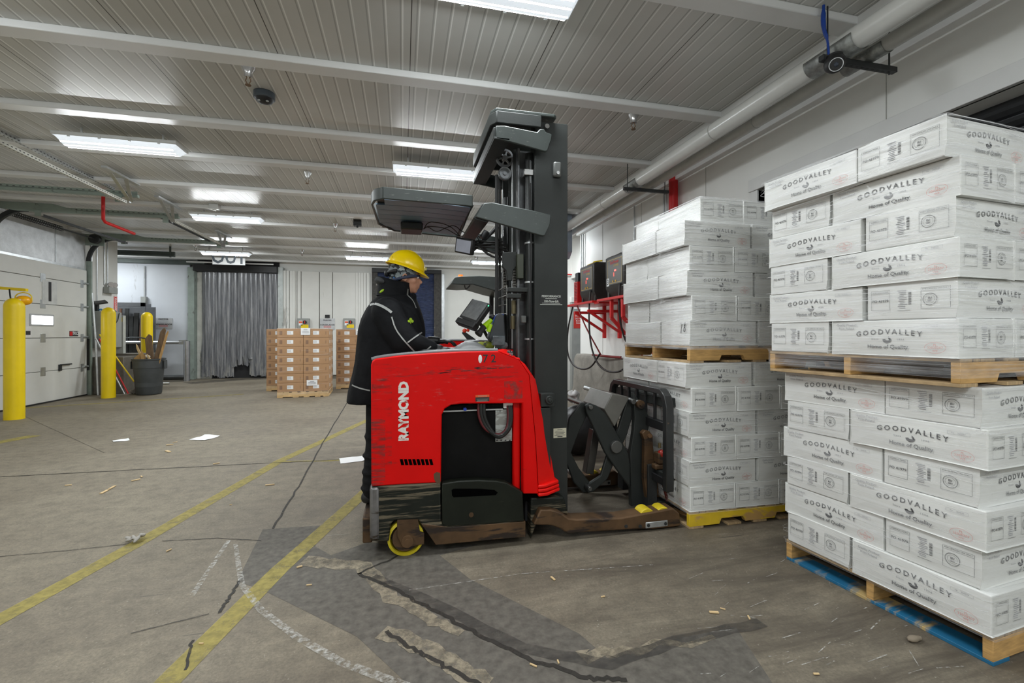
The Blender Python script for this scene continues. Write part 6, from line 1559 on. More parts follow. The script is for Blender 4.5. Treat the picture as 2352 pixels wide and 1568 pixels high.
# overhead guard
G = [(879, 458), (858, 463), (852, 472), (867, 517), (905, 533), (1056, 548), (1086, 476), (1070, 474)]
Gp = [onZ(a, b_, 2.33) for a, b_ in G]; Gp = [(p.x, p.y) for p in Gp]
def zdrop(x): return 0.0
def sdrop(x): return 0.0 if x < .05 else -(x - .05) ** 2 * .10
def guard_band(pts, z_lo, z_hi, th):
    m = MB(); cx_ = sum(p[0] for p in pts) / len(pts); cy_ = sum(p[1] for p in pts) / len(pts)
    inn = [(cx_ + (x - cx_) * (1 - th / .35), cy_ + (y - cy_) * (1 - th / .5)) for x, y in pts]
    n = len(pts); V_ = []
    for P2 in (pts, inn):
        for zz in (0, 1): V_ += [(x, y, (z_lo + zdrop(x) * 1.0) if zz == 0 else z_hi + zdrop(x) * .55) for x, y in P2]
    Fs = []
    for i in range(n):
        j = (i + 1) % n
        Fs += [(i, j, n + j, n + i), (2 * n + j, 2 * n + i, 3 * n + i, 3 * n + j), (n + i, n + j, 3 * n + j, 3 * n + i), (j, i, 2 * n + i, 2 * n + j)]
    m._add(V_, Fs); return m
og = build(guard_band(Gp, 2.335, 2.415, .02), 'overhead_guard', M_guard, tk, .006)
for k in range(7):
    y = 3.215 + .130 * k
    xs0 = -.18 if 0 < k < 6 else -.12; pts = []
    rings = []
    for i in range(15):
        x = xs0 + (.46 - xs0) * i / 14; z = 2.352 + sdrop(x)
        rings.append([(x, y - .054, z - .004), (x, y + .046, z - .010), (x, y + .050, z + .004), (x, y - .050, z + .008)])
    build(MB().loft(rings), 'guard_slat', M_guard_in, og)
rings = []
for i in range(15):
    x = -.17 + .65 * i / 14; z = 2.364 + sdrop(x); rings.append([(x, 3.16, z), (x, 4.06, z), (x, 4.06, z + .006), (x, 3.16, z + .006)])
build(MB().loft(rings), 'guard_sheet', mat('guard_top_dark', (.03, .033, .036), .5, var=.1), og)
c = onY(935, 505, 3.75); build(MB().box(c.x - .05, c.x + .12, 3.65, 3.85, 2.27, 2.33), 'dome_lamp', M_black, og, .01)
rr = random.Random(12); w_ = MB()
for k in range(3):
    pts = [(c.x + .13 + .0 * k, 3.75, 2.30)]
    for i in range(7): pts.append((c.x + .16 + i * .07, 3.7 + rr.uniform(-.1, .1), 2.31 + rr.uniform(-.05, .03) - (max(0, i - 3) * .02)))
    w_.tube(pts, .0035, 5, smooth=2)
build(w_, 'loose_wire', M_rubber, og, smooth=60)
# monitor under the guard with its cable bundle
mc = onY(1068, 565, 3.42); Rm = Matrix.Rotation(math.radians(50), 3, 'Z') @ Matrix.Rotation(math.radians(-10), 3, 'Y') @ Matrix.Rotation(math.radians(14), 3, 'X')
scn = build(MB().cbox(mc, (.045, .15, .115), Rm), 'screen_case', M_black, tk, .008)
build(MB().cbox(mc + Rm @ Vector((-.0235, 0, 0)), (.003, .125, .09), Rm), 'screen', mat('screen_grey', (.22, .23, .27), .2, emit=(.3, .32, .38), emit_s=.08), scn)
w_ = MB()
for k in range(9):
    a = mc + Vector((.03, .02, .0)); e = Vector((onY(1150 + 4 * k, 560, 3.5).x, 3.5, onY(1150, 548 + 7 * k, 3.5).z))
    w_.tube([a, a + Vector((.06, rr.uniform(-.05, .05), rr.uniform(-.02, .06))), (a + e) / 2 + Vector((rr.uniform(-.03, .03), 0, rr.uniform(-.05, .05))), e], .007, 6, smooth=2)
build(w_, 'cable_bundle', M_rubber, tk, smooth=60)
a_, b_ = onY(1143, 520, 3.5), onY(1085, 575, 3.5)
build(MB().tube([a_, (a_ + b_) / 2 + Vector((0, 0, -.005)), b_], .015, 10).cyl(onY(1108, 547, 3.48), onY(1118, 532, 3.48), .026, 14), 'screen_arm', M_black, tk, smooth=50)
# console: grey hand cover, tablet, pouch, wire guard
hc = MB(); rings = []
for i in range(9):
    u = i / 8; px = 1036 + 100 * u; c = onY(px, 806, 3.30); h = .085 * math.sin(PI * min(1, u * 1.1 + .02)) ** .7 if u < .93 else .012
    rings.append([(c.x, 3.30 - .10 + .20 * j / 8, 1.318 + h * math.sin(PI * j / 8) ** .6) for j in range(9)] + [(c.x, 3.40, 1.315), (c.x, 3.20, 1.315)])
build(hc.loft(rings), 'hand_cover', mat('hand_cover_grey', (.22, .225, .23), .45, var=.12, nscale=8), dk_, smooth=45)
build(MB().box(q(940, 800, 3.3)[0], q(1040, 800, 3.3)[0], 3.2, 3.7, 1.32, 1.348), 'arm_pad', M_black, dk_, .01)
# tablet terminal: tilted screen
T0, T1, T2, T3 = (onY(1052, 729, 3.36), onY(1086, 743, 3.30), onY(1130, 690, 3.42), onY(1082, 690, 3.52))
def slab(c4, th, inset=0.0):
    c4 = [Vector(p) for p in c4]; n_ = (c4[1] - c4[0]).cross(c4[3] - c4[0]).normalized(); c_ = sum(c4, Vector()) / 4
    P4 = [p + (c_ - p) * inset for p in c4]
    return P4, n_
P4, n_ = slab((T0, T1, T2, T3), 0)
ax = (T3 - T0).normalized(); bx_ = Vector((.32, -.93, -.12)).normalized(); up_ = bx_.cross(ax).normalized()
if up_.z < 0: up_ = -up_
tc_ = onY(1090, 720, 3.40)
axx = Vector((.46, .12, .62)).normalized(); ayy = Vector((.62, -.75, -.12)).normalized(); ayy = (ayy - axx * ayy.dot(axx)).normalized(); nn = axx.cross(ayy).normalized()
if nn.x > 0: nn = -nn
Rt = Matrix((axx, ayy, axx.cross(ayy))).transposed()
tb = build(MB().cbox(tc_, (.215, .20, .045), Rt).cbox(tc_ + axx * -.10 + nn * .0, (.05, .20, .06), Rt), 'terminal', M_black, tk, .008)
build(MB().cbox(tc_ + nn * .024 + axx * .02, (.155, .165, .003), Rt), 'terminal_screen', mat('terminal_screen', (.17, .175, .18), .25, var=.15, nscale=30), tb)
build(MB().cyl(tc_ - nn * .02, onY(1120, 775, 3.5), .012, 8), 'terminal_stalk', M_dark, tb, smooth=40)
c = onY(1122, 702, 3.3); build(MB().ell(c + Vector((0, -.0, 0)), .004, 8, 6), 'green_light', emit_mat('green_led', (.05, 1, .3), 1.5), tb, smooth=179)
pc = [(1128, 785), (1122, 775), (1140, 725), (1148, 718), (1158, 723), (1162, 780), (1158, 793)]
plate(pc, 3.34, 3.44, 'pouch', mat('pouch_grey', (.035, .04, .045), .6, var=.15, bump=.1), bev=.01)
build(MB().box(onY(1131, 780, 3.3).x, onY(1159, 780, 3.3).x, 3.28, 3.34, onY(1140, 793, 3.3).z, onY(1140, 771, 3.3).z), 'clear_box', mat('smoky_box', (.08, .10, .11), .15, var=.3, nscale=30), tk, .005)
wg = MB()
def Wp(u, v): return onY(1137 + 27 * u, 672 + 48 * v - 16 * u * (1 - v), 3.52 - .18 * u)
for i in range(9): wg.cyl(Wp(i / 8, 0), Wp(i / 8, 1), .0022, 6)
build(wg, 'wire_guard_upright', M_dark, tk, smooth=60)
wg = MB()
for i in range(4): wg.cyl(Wp(0, i / 3), Wp(1, i / 3), .0035, 6)
for i in (0, 1): wg.cyl(Wp(i, 0), Wp(i, 1.05), .0035, 6)
build(wg, 'wire_guard', mat('bright_wire', (.5, .5, .48), .3, .8), tk, smooth=60)
build(MB().ell(onY(1152, 793, 3.4), (.05, .05, .035), 14, 8), 'grey_knob', M_con, tk, smooth=179)
build(MB().tube([onY(1062, 798, 3.9), onY(1070, 790, 3.9), onY(1100, 788, 3.9)], .03, 8), 'far_handle', M_con, tk, smooth=60)
# scissor reach, carriage, load backrest
def arm(pts, y0, y1, nm='reach_arm', m=M_mast): return plate(pts, y0, y1, nm, m, bev=.008)
YS = 3.42
for dy in (0, .42):
    arm([(1302, 1000), (1308, 960), (1335, 925), (1350, 925), (1352, 948), (1330, 992), (1312, 1040), (1330, 1075), (1354, 1106), (1352, 1130), (1340, 1132), (1318, 1108), (1300, 1060)], YS + .06 + dy, YS + .09 + dy)
    arm([(1345, 932), (1355, 925), (1372, 932), (1392, 950), (1444, 1040), (1448, 1070), (1448, 1120), (1432, 1100), (1390, 1040), (1365, 985), (1347, 946)], YS + dy, YS + .035 + dy)
    arm([(1342, 1120), (1350, 1112), (1380, 1092), (1396, 1040), (1420, 985), (1442, 915), (1452, 922), (1452, 960), (1440, 1000), (1412, 1060), (1396, 1100), (1362, 1130), (1350, 1132)], YS + .04 + dy, YS + .07 + dy)
plate([(1388, 940), (1406, 903), (1446, 912), (1412, 980)], YS + .0, YS + .45, 'reach_cover', mat('cover_grey', (.16, .155, .14), .35, .4, var=.15), bev=.006)
for (px, py, r, l) in ((1416, 1026, .050, .05), (1355, 1122, .018, .55), (1357, 935, .018, .5), (1455, 922, .022, .04)):
    c = onY(px, py, YS - .02); build(MB().cyl((c.x, YS - .03, c.z), (c.x, YS - .02 + l, c.z), r, 24), 'pivot_pin', mat('pin_steel', (.12, .12, .115), .35, .6), tk, .004)
c0, c1 = onY(1393, 903, YS - .02), onY(1475, 925, YS - .02)
build(MB().cyl(Vector((c1.x - .02, YS - .03, c1.z)), Vector((c0.x + .05, YS + .55, c0.z - .02)), .020, 16), 'reach_rod', M_galv, tk, smooth=40)
cyl_a, cyl_b = onY(1372, 940, YS + .2), onY(1362, 1090, YS + .2)
build(MB().cyl(onY(1352, 950, YS + .2), onY(1395, 1035, YS + .2), .022, 14).bar(onY(1366, 985, YS + .2), onY(1350, 1085, YS + .2), .09, .07), 'reach_cylinder', mat('cylinder_brown', (.065, .06, .055), .35, .4), tk, .006)
car = plate([(1455, 900), (1472, 925), (1478, 932), (1490, 955), (1493, 962), (1490, 985), (1484, 1000), (1484, 1155), (1450, 1163), (1448, 1040), (1456, 990), (1458, 960)], YS, YS + .05, 'carriage_plate', M_mast)
plate([(1455, 900), (1472, 925), (1478, 932), (1490, 955), (1493, 962), (1490, 985), (1484, 1000), (1484, 1155), (1450, 1163), (1448, 1040), (1456, 990), (1458, 960)], YS + .42, YS + .47, 'carriage_plate', M_mast)
c = onY(1470, 928, YS - .02); build(MB().cyl((c.x, YS - .04, c.z), (c.x, YS, c.z), .034, 20).cyl((c.x, YS - .055, c.z), (c.x, YS - .03, c.z), .015, 8), 'pin_cap', M_rust, car, smooth=30)
lk = plate([(1475, 995), (1482, 988), (1492, 990), (1500, 1000), (1500, 1020), (1514, 1130), (1508, 1140), (1486, 1145), (1480, 1100), (1481, 1010)], YS - .07, YS - .02, 'tilt_link', M_rust)
c = onY(1491, 1000, YS - .07); build(MB().cyl((c.x, YS - .085, c.z), (c.x, YS - .065, c.z), .018, 8), 'link_bolt', mat('bolt_rust', (.22, .12, .06), .5, .5), lk, smooth=30)
build(MB().box(onY(1500, 1010, 3.6).x, 1.98, 3.20, 4.02, .88, .95).box(onY(1500, 1010, 3.6).x, 1.98, 3.20, 4.02, .30, .37), 'fork_carriage', M_mast, tk, .008)
# valve block in red and rust
build(MB().cbox(onY(1516, 1050, 3.3), (.07, .08, .09)).cbox(onY(1512, 1070, 3.3), (.09, .07, .04)), 'valve_block', M_rust, tk, .01)
build(MB().ell(onY(1519, 1041, 3.28), (.028, .03, .032), 14, 10), 'red_valve', mat('valve_red', (.35, .02, .01), .35), tk, smooth=179)
build(MB().cyl(onY(1515, 1028, 3.28), onY(1515, 1017, 3.28), .012, 10), 'valve_cap', mat('brass_rod', (.25, .2, .1), .35, .8), tk, smooth=40)
build(MB().tube([onY(1522, 1060, 3.3), onY(1520, 1100, 3.3), onY(1528, 1130, 3.3), onY(1533, 1150, 3.3)], .012, 8, smooth=2), 'red_hose', mat('hose_rust', (.10, .015, .01), .5), tk, smooth=60)
# backrest: hoop with bars
XB0, XB1 = 1.975, 2.01
zb_t = onY(1530, 893, 3.17).z
hoop = [(3.10, .25), (3.10, zb_t - .14), (3.13, zb_t - .05), (3.20, zb_t), (4.00, zb_t), (4.07, zb_t - .05), (4.10, zb_t - .14), (4.10, .25)]
P_o = hoop; P_i = [(3.155, .25), (3.155, zb_t - .15), (3.175, zb_t - .075), (3.215, zb_t - .045), (3.985, zb_t - .045), (4.025, zb_t - .075), (4.045, zb_t - .15), (4.045, .25)]
m = MB(); V_ = []
for X in (XB0 - .03, XB1): V_ += [(X, y, z) for y, z in P_o] + [(X, y, z) for y, z in P_i]
n = 8; Fs = []
for i in range(n - 1):
    Fs += [(i, i + 1, n + i + 1, n + i), (2 * n + i, 3 * n + i, 3 * n + i + 1, 2 * n + i + 1), (i, 2 * n + i, 2 * n + i + 1, i + 1), (n + i, n + i + 1, 3 * n + i + 1, 3 * n + i)]
m._add(V_, Fs + [(0, n, 3 * n, 2 * n), (n - 1, 3 * n - 1, 4 * n - 1, 2 * n - 1)])
br = build(m, 'load_backrest', mat('backrest_black', (.035, .036, .036), .35, .4, wear=(.16, .10, .06), wear_amt=.34, wear_scale=(9, 9, 9)), tk, .006)
for k in range(5):
    y = 3.31 + .145 * k; build(MB().box(XB0 - .012, XB0 + .010, y - .010, y + .010, .76, zb_t - .04), 'backrest_bar', M_black, br, .003)
build(MB().box(XB0 - .02, XB1 - .005, 3.15, 4.05, .70, .77), 'backrest_crossbar', M_black, br, .004)
build(MB().box(XB0 - .02, XB1 - .005, 3.15, 4.05, .28, .34), 'backrest_crossbar', M_black, br, .004)
for y in (3.38, 3.82):
    build(MB().box(XB0 - .05, XB1 - .005, y - .05, y + .05, .05, .40).prism([(XB1 - .02, .05), (XB1 + .9, .06), (XB1 + .9, .066), (XB1 - .02, .095)], 'xz', y - .05, y + .05), 'fork', M_dark, tk, .004)

# ---------------------------------------------------------------- second truck parked behind
t2 = thing('reach_truck', 'second red truck parked behind, mostly hidden, low dark overhead guard with orange beacon', 'forklift', (.8, 6.5, 0))
S2 = Vector((.02, 2.95, -.01))
def q2(pts, sc=1.0): return [(a * sc + S2.x, b_) for a, b_ in Q(pts)]
for y0 in (6.0, 7.0): build(MB().prism([(x, z - .01) for x, z in q2(out2)], 'xz', y0, y0 + .07), 'side_panel', M_rred2, t2, .02)
x0, x1 = .06, 1.15
tl = [onY(928, 803, 6.0), onY(935, 792, 6.0), onY(965, 785, 6.0), onY(1040, 781, 6.0), onY(1130, 783, 6.0)]
build(MB().prism([(p.x, p.z) for p in tl] + [(1.2, 1.18), (tl[0].x, 1.18)], 'xz', 5.98, 6.05), 'top_cover', M_rred2, t2, .02)
build(MB().prism([(p.x, p.z + .012) for p in tl] + [(p.x, p.z - .01) for p in reversed(tl)], 'xz', 5.97, 7.0), 'top_trim', M_con, t2, .006)
build(MB().prism([(tl[0].x - .01, 1.2), (tl[0].x, tl[0].z + .0), (tl[1].x + .03, tl[1].z), (tl[1].x + .16, tl[1].z - .02), (tl[1].x + .12, 1.2)], 'xz', 5.94, 5.98), 'tail_cover', M_chrome, t2, .02)
build(MB().box(.12, 1.1, 6.07, 7.0, .0, 1.2), 'body', M_ink, t2)
gp = [onY(a, b_, 6.2) for a, b_ in [(1035, 652), (1044, 637), (1060, 635), (1100, 634), (1140, 637), (1180, 650), (1180, 672), (1160, 674), (1133, 668), (1085, 654), (1062, 655), (1037, 653)]]
build(MB().prism([(p.x, p.z) for p in gp], 'xz', 6.15, 6.95), 'overhead_guard', M_guard, t2, .02)
c = onY(1058, 636, 6.3); bc_ = build(MB().lathe([(0, .035), (.03, .035), (.035, 0), (0, 0)], n=20), 'beacon', mat('beacon_orange', (.85, .13, .01), .35, emit=(1, .2, .02), emit_s=.3), t2, smooth=40)
bc_.data.transform(WM[t2.name]); bc_.data.transform(WM[t2.name].inverted() @ Matrix.Translation(c - Vector((0, 0, .005))))
build(MB().tube([onY(1067, 655, 6.2), onY(1069, 664, 6.2), onY(1073, 662, 6.2), onY(1080, 655, 6.2)], .008, 6, smooth=2), 'hanging_wire', M_rubber, t2, smooth=60)
build(MB().box(1.30, 1.36, 6.1, 6.16, .1, 2.3).box(1.30, 1.36, 6.9, 6.96, .1, 2.3).box(1.45, 1.6, 6.1, 6.2, .1, 2.35).box(1.45, 1.6, 6.9, 7.0, .1, 2.35), 'mast', M_dark, t2, .006)
build(MB().prism([(onY(a, b_, 6.3).x, onY(a, b_, 6.3).z) for a, b_ in [(1061, 764), (1066, 760), (1093, 779), (1093, 785), (1078, 785)]], 'xz', 6.3, 6.36), 'control_lever', M_black, t2, .01)
build(MB().ell(onY(1067, 759, 6.3), (.03, .025, .03), 12, 8).ell(onY(1075, 758, 6.3), (.022, .02, .025), 12, 8), 'lever_knob', mat('knob_red', (.75, .05, .015), .35), t2, smooth=179)

# ---------------------------------------------------------------- small things lying on the trucks and behind
def glove(c, d, lb, m):
    c = Vector(c); d = Vector(d).normalized(); s_ = d.cross(Z_).normalized(); u_ = s_.cross(d)
    k = MB(); k.ell(c, (.045, .03, .018), 14, 10, Matrix((d, s_, u_)).transposed())
    for i in range(4):
        b0_ = c + d * .035 + s_ * (-.024 + .016 * i); k.caps(b0_, b0_ + d * (.045 + .01 * (i in (1, 2))) - u_ * .012, .0095, .008, 10)
    k.caps(c + s_ * .025, c + s_ * .052 + d * .03, .010, .008, 10); k.caps(c - d * .03, c - d * .075, .026, .028, 12)
    o = single(k, 'work_glove', m, lb, 'glove', smooth=179); fuse(o, .005, 2)
M_gl = mat('glove_yellow', (.42, .47, .05), .7, var=.25, nscale=20, wear=(.12, .12, .10), wear_amt=.48, wear_scale=(25, 25, 25))
glove(onY(1108, 790, 3.42), (-.8, -.2, .12), 'grey and yellow-green work glove lying beside the grey hand cover', M_gl)
k = MB(); a_, b_, c_ = onY(1098, 768, 3.36), onY(1112, 750, 3.38), onY(1128, 735, 3.40)
o = thing('hand_torch', 'black grip torch with lime-green band standing by the pouch', 'torch', a_)
build(MB().cyl(a_, a_ + (b_ - a_) * .3, .030, 18, .026).cyl(a_ + (b_ - a_) * .25, b_, .022, 18), 'grip', M_rubber, o, smooth=40)
build(MB().cyl(b_, c_, .024, 18, .018).cyl(onY(1122, 762, 3.37), onY(1128, 745, 3.37), .02, 12), 'lime_band', mat('lime', (.40, .72, .0), .5), o, smooth=40)
build(MB().ell(onY(1131, 728, 3.41), (.028, .024, .02), 12, 8), 'head', M_black, o, smooth=179)
build(MB().tube([onY(1134, 742, 3.38), onY(1138, 728, 3.38), onY(1146, 723, 3.38), onY(1156, 725, 3.38)], .012, 8, smooth=2), 'strap', mat('strap_blue', (.01, .06, .40), .5), o, smooth=60)
p = onZ(1322, 935, .15); pp = onY(1320, 908, 5.2)
m = MB(); rr = random.Random(6)
for i in range(16): m.ell(pp + Vector((rr.uniform(-.07, .05), rr.uniform(-.06, .06), rr.uniform(-.10, .06))), (rr.uniform(.02, .05), rr.uniform(.02, .05), rr.uniform(.012, .03)), 10, 8, Matrix.Rotation(rr.uniform(0, 3), 3, 'Y') @ Matrix.Rotation(rr.uniform(0, 3), 3, 'X'))
b_ = Vector((pp.x, pp.y, 0))
m2 = MB(); m2.ell(b_ + Vector((.05, 0, .30)), (.28, .25, .30), 18, 12).ell(b_ + Vector((-.1, .05, .25)), (.25, .22, .25), 18, 12)
o = thing('rubbish_bag', 'dark bag with crumpled white plastic on top behind the mast foot', 'bag', (b_.x, b_.y, 0))
c1 = build(m2, 'dark_bag', mat('bag_black', (.02, .02, .022), .4, bump=.4, bscale=14), o, smooth=179); fuse(c1, .02, 4)
c2 = build(m, 'white_plastic', mat('bag_white', (.55, .55, .55), .4, bump=.5, bscale=20), o, smooth=179); fuse(c2, .012, 2)
board_x = onZ(1590, 1190)
single(MB().cbox((board_x.x, board_x.y, .012), (.30, .055, .02), Matrix.Rotation(math.radians(-62), 3, 'Z')), 'loose_board', mat('new_wood', (.5, .3, .12), .7), 'loose pale board on the floor in front of the fork tips', 'board', .002)

# ---------------------------------------------------------------- the operator
PYC = 3.50                      # the mid-plane of the figure
def S(px, py, Y=PYC): return onY(px, py, Y)
M_jk = mat('jacket_black', (.0085, .009, .0105), .8, var=.35, nscale=7, bump=.8, bscale=11, spec=.15)
M_skin = mat('skin', (.50, .25, .16), .5, var=.08, nscale=14)
M_trou = mat('trouser_black', (.008, .008, .009), .85, var=.3, nscale=12, bump=.5, bscale=18, spec=.2)
pn = thing('person', 'person in black jacket and yellow hard hat standing at the truck controls', 'person', (-.12, PYC, .25))
hd = S(934, 636)                # centre of the skull
HX, HZ = hd.x, hd.z
# body: legs, trunk, neck, head, arms fused to one skin
b = MB()
pel = Vector((-.13, PYC, 1.12)); chest = Vector((-.085, PYC, 1.52)); nk = Vector((-.03, PYC, 1.68))
b.caps(pel, chest, .15, .17); b.caps(chest, nk, .16, .07)
b.ell(chest + Vector((0, 0, .05)), (.13, .20, .13), 20, 12); b.ell(pel, (.14, .18, .13), 20, 12)
b.caps(nk, Vector((HX - .015, PYC, HZ - .06)), .062, .058)
for s in (-1, 1):
    hp = Vector((-.13, PYC + s * .10, 1.08)); kn = Vector((-.11 - .05 * (s < 0), PYC + s * .11, .70)); an = Vector((-.17 - .02 * (s < 0), PYC + s * .11, .34))
    b.caps(hp, kn, .095, .065); b.caps(kn, an, .062, .045)
sh = {-1: Vector((-.07, PYC - .19, 1.60)), 1: Vector((-.05, PYC + .19, 1.60))}
el = {-1: Vector((.005, PYC - .25, 1.37)), 1: Vector((.05, PYC + .22, 1.38))}
wr = {-1: Vector((.235, PYC - .20, 1.345)), 1: Vector((.24, PYC + .12, 1.40))}
for s in (-1, 1): b.caps(sh[s], el[s], .055, .045); b.caps(el[s], wr[s], .042, .030)
# head: skull, jaw, nose, brow, ear, lips, chin
b.ell((HX - .012, PYC, HZ + .02), (.098, .076, .105), 24, 16); b.ell((HX + .035, PYC, HZ - .045), (.058, .055, .075), 20, 14)
b.ell((HX + .05, PYC, HZ - .10), (.030, .030, .022), 14, 10); b.caps((HX + .082, PYC, HZ - .002), (HX + .104, PYC, HZ - .038), .009, .013, 10)
b.ell((HX + .075, PYC - .028, HZ + .012), (.016, .026, .010), 12, 8); b.ell((HX + .075, PYC + .028, HZ + .012), (.016, .026, .010), 12, 8)
b.ell((HX + .085, PYC, HZ - .066), (.012, .022, .007), 12, 8); b.ell((HX + .083, PYC, HZ - .078), (.012, .020, .008), 12, 8)
for s in (-1, 1):
    b.ell((HX + .045, PYC + s * .048, HZ - .03), (.03, .02, .026), 12, 8)
    b.ell((HX - .012, PYC + s * .078, HZ - .018), (.018, .008, .030), 14, 10)
bd = build(b, 'body', M_skin, pn, smooth=179); fuse(bd, .0075, 3)
for s in (-1, 1):
    build(MB().ell((HX + .080, PYC + s * .030, HZ - .006), (.010, .013, .009), 14, 10), 'eye', mat('eye_white', (.7, .68, .65), .3), bd, smooth=179)
    build(MB().ell((HX + .088, PYC + s * .031, HZ - .006), (.004, .006, .006), 12, 8), 'iris', mat('iris_dark', (.04, .02, .01), .2), bd, smooth=179)
    m = MB()
    for i in range(12):
        a = -1.2 + 2.6 * i / 11; m.ell((HX - .012 + .017 * math.cos(a + 2.2), PYC + s * .083, HZ - .018 + .028 * math.sin(a + 2.2)), .0055, 8, 6)
    build(m, 'ear_rim', M_skin, bd, smooth=179)
# short dark hair below the scarf
m = MB(); m.ell((HX - .045, PYC, HZ - .005), (.074, .074, .052), 20, 12); o = build(m, 'hair', mat('hair_dark', (.018, .012, .009), .7), pn, smooth=179)
# patterned scarf under the hat
def scarf_mat():
    m = bpy.data.materials.new('scarf_pattern'); nt, nodes, links, bs = nodes_of(m)
    v = nodes.new('ShaderNodeTexVoronoi'); v.inputs['Scale'].default_value = 1.0; v.inputs['Randomness'].default_value = .5; v.distance = 'MANHATTAN'
    links.new(texco(nt, (42, 42, 60), rot=(.2, .35, 0)).outputs[0], v.inputs['Vector'])
    sp_ = nodes.new('ShaderNodeSeparateColor'); links.new(v.outputs['Color'], sp_.inputs[0])
    r = ramp(nt, sp_, 0, [(.0, (.015, .018, .022)), (.38, (.05, .06, .065)), (.5, (.20, .23, .24)), (.9, (.34, .38, .38))])
    r.color_ramp.interpolation = 'CONSTANT'
    links.new(r.outputs[0], bs.inputs['Base Color']); bs.inputs['Roughness'].default_value = .7
    return m
m = MB(); rings = []
for i in range(9):
    u = i / 8; ring = []
    for j in range(28):
        a = 2 * PI * j / 28; x = math.cos(a); tilt = .022 * x
        r1, r2 = .112 - .006 * u, .088 - .004 * u
        z = HZ + .085 - .082 * u - (.020 * (1 - x) / 2 * u * 1.2) + .012 * x * u
        ring.append((HX - .020 + r1 * x, PYC + r2 * math.sin(a), z))
    rings.append(ring)
sc_ = build(m.loft(rings, cap=False), 'head_scarf', scarf_mat(), pn, smooth=179)
m = MB(); ring_pts = []
for j in range(29):
    a = 2 * PI * j / 28; x = math.cos(a); ring_pts.append((HX - .020 + .110 * x, PYC + .087 * math.sin(a), HZ + .003 - (.020 * (1 - x) / 2 * 1.2) + .012 * x - .006))
build(m.tube(ring_pts, .011, 8), 'scarf_edge', mat('scarf_navy', (.035, .045, .085), .7), sc_, smooth=60)
# hard hat: shell, brim, peak, harness knob
hatc = Vector((HX - .004, PYC, HZ + .072)); Rh = Matrix.Rotation(math.radians(17), 3, 'Y')
def hatp(u, v, w): return hatc + Rh @ Vector((u, v, w))
m = MB(); rings = []
for i in range(15):
    th = PI / 2 * i / 14; ring = []
    for j in range(36):
        a = 2 * PI * j / 36; r1 = .138 * math.cos(th) ** .85; r2 = .108 * math.cos(th) ** .85; z = .125 * math.sin(th)
        ring.append(hatp(r1 * math.cos(a), r2 * math.sin(a), z))
    rings.append(ring)
m.loft(rings[:-1]); m._add(rings[-2], [list(range(36))])
ht = build(m, 'hard_hat', mat('hat_yellow', (.95, .66, .0), .25, var=.02), pn, smooth=179)
m = MB(); r_in, r_out = [], []
for j in range(48):
    a = 2 * PI * j / 48; c_ = math.cos(a); ext = .016 + .030 * max(0, c_) ** 2.5
    r_in.append(hatp(.137 * c_, .107 * math.sin(a), .002)); r_out.append(hatp((.137 + ext) * c_, (.107 + ext * .6) * math.sin(a), -.010 - .012 * max(0, c_)))
r_lo = [p - Z_ * .004 for p in r_out]; r_li = [p - Z_ * .006 for p in r_in]
m.loft([r_in, r_out, r_lo, r_li], cap=False); build(m, 'hat_brim', mat('hat_yellow', (.90, .62, .0), .25), ht, smooth=50)
m = MB(); pts = [hatp(-.138 + .006, 0, .02)]
m.tube([hatp(.12 * math.cos(a), .0, .130 * math.sin(a) - .004) for a in [PI * i / 16 for i in range(2, 15)]], .007, 8)
build(m, 'hat_ridge', mat('hat_yellow', (.90, .62, .0), .25), ht, smooth=60)
s = MB(); 
for k, (a, w) in enumerate(((2.35, .03), (2.60, .07), (2.80, .02))):
    pp = [hatp(.1385 * math.cos(a + .1 * t) * .98, -.06 - .02 * math.sin(a), .03 + w + .012 * math.cos(3 * t)) for t in (-1, -.4, .2, .8)]
x_ = hatp(-.112, -.058, .035)
s.tube([x_, x_ + Vector((.004, -.004, -.012)), x_ + Vector((.012, -.006, -.010)), x_ + Vector((.014, -.002, .006))], .002, 6, smooth=1); build(s, 'hat_marking', M_ink, ht, smooth=60)
m = MB(); kx = Vector((HX - .142, PYC - .01, HZ + .022)); m.ell(kx, (.020, .032, .026), 14, 10); m.tube([kx + Vector((.01, -.03, .004)), Vector((HX - .105, PYC - .068, HZ + .030)), Vector((HX - .07, PYC - .083, HZ + .034))], .013, 8)
build(m, 'hat_adjuster', M_black, ht, smooth=179)
build(MB().tube([Vector((HX - .095, PYC - .07, HZ - .012)), Vector((HX - .06, PYC - .075, HZ - .045)), Vector((HX - .03, PYC - .072, HZ - .065)), Vector((HX + .0, PYC - .06, HZ - .078))], .004, 6, smooth=2), 'blue_cord', mat('cord_blue', (.02, .18, .55), .5), ht, smooth=60)
# trousers and boots
m = MB()
for s in (-1, 1):
    hp = Vector((-.13, PYC + s * .10, 1.10)); kn = Vector((-.115 - .05 * (s < 0), PYC + s * .115, .70)); an = Vector((-.175 - .02 * (s < 0), PYC + s * .115, .36))
    m.caps(hp, kn, .125, .092, 18); m.caps(kn, an, .09, .085, 18)
    for k in range(5): m.ell(kn.lerp(an, .3 + .17 * k) + Vector((rr.uniform(-.01, .01), 0, 0)), (.098, .098, .022), 18, 8)
    m.ell(kn + Vector((0, 0, .03)), (.102, .10, .05), 16, 8)
m.ell((-.13, PYC, 1.10), (.16, .21, .14), 20, 12)
o = build(m, 'trousers', M_trou, pn, smooth=179); fuse(o, .012, 3)
m = MB()
for s in (-1, 1):
    a = Vector((-.175 - .02 * (s < 0), PYC + s * .115, .36)); m.caps(a, a - Z_ * .05, .062, .06, 16); m.caps((a.x - .03, a.y, .305), (a.x + .17, a.y, .295), .052, .042, 14); m.ell((a.x - .05, a.y, .30), (.045, .045, .045), 12, 8)
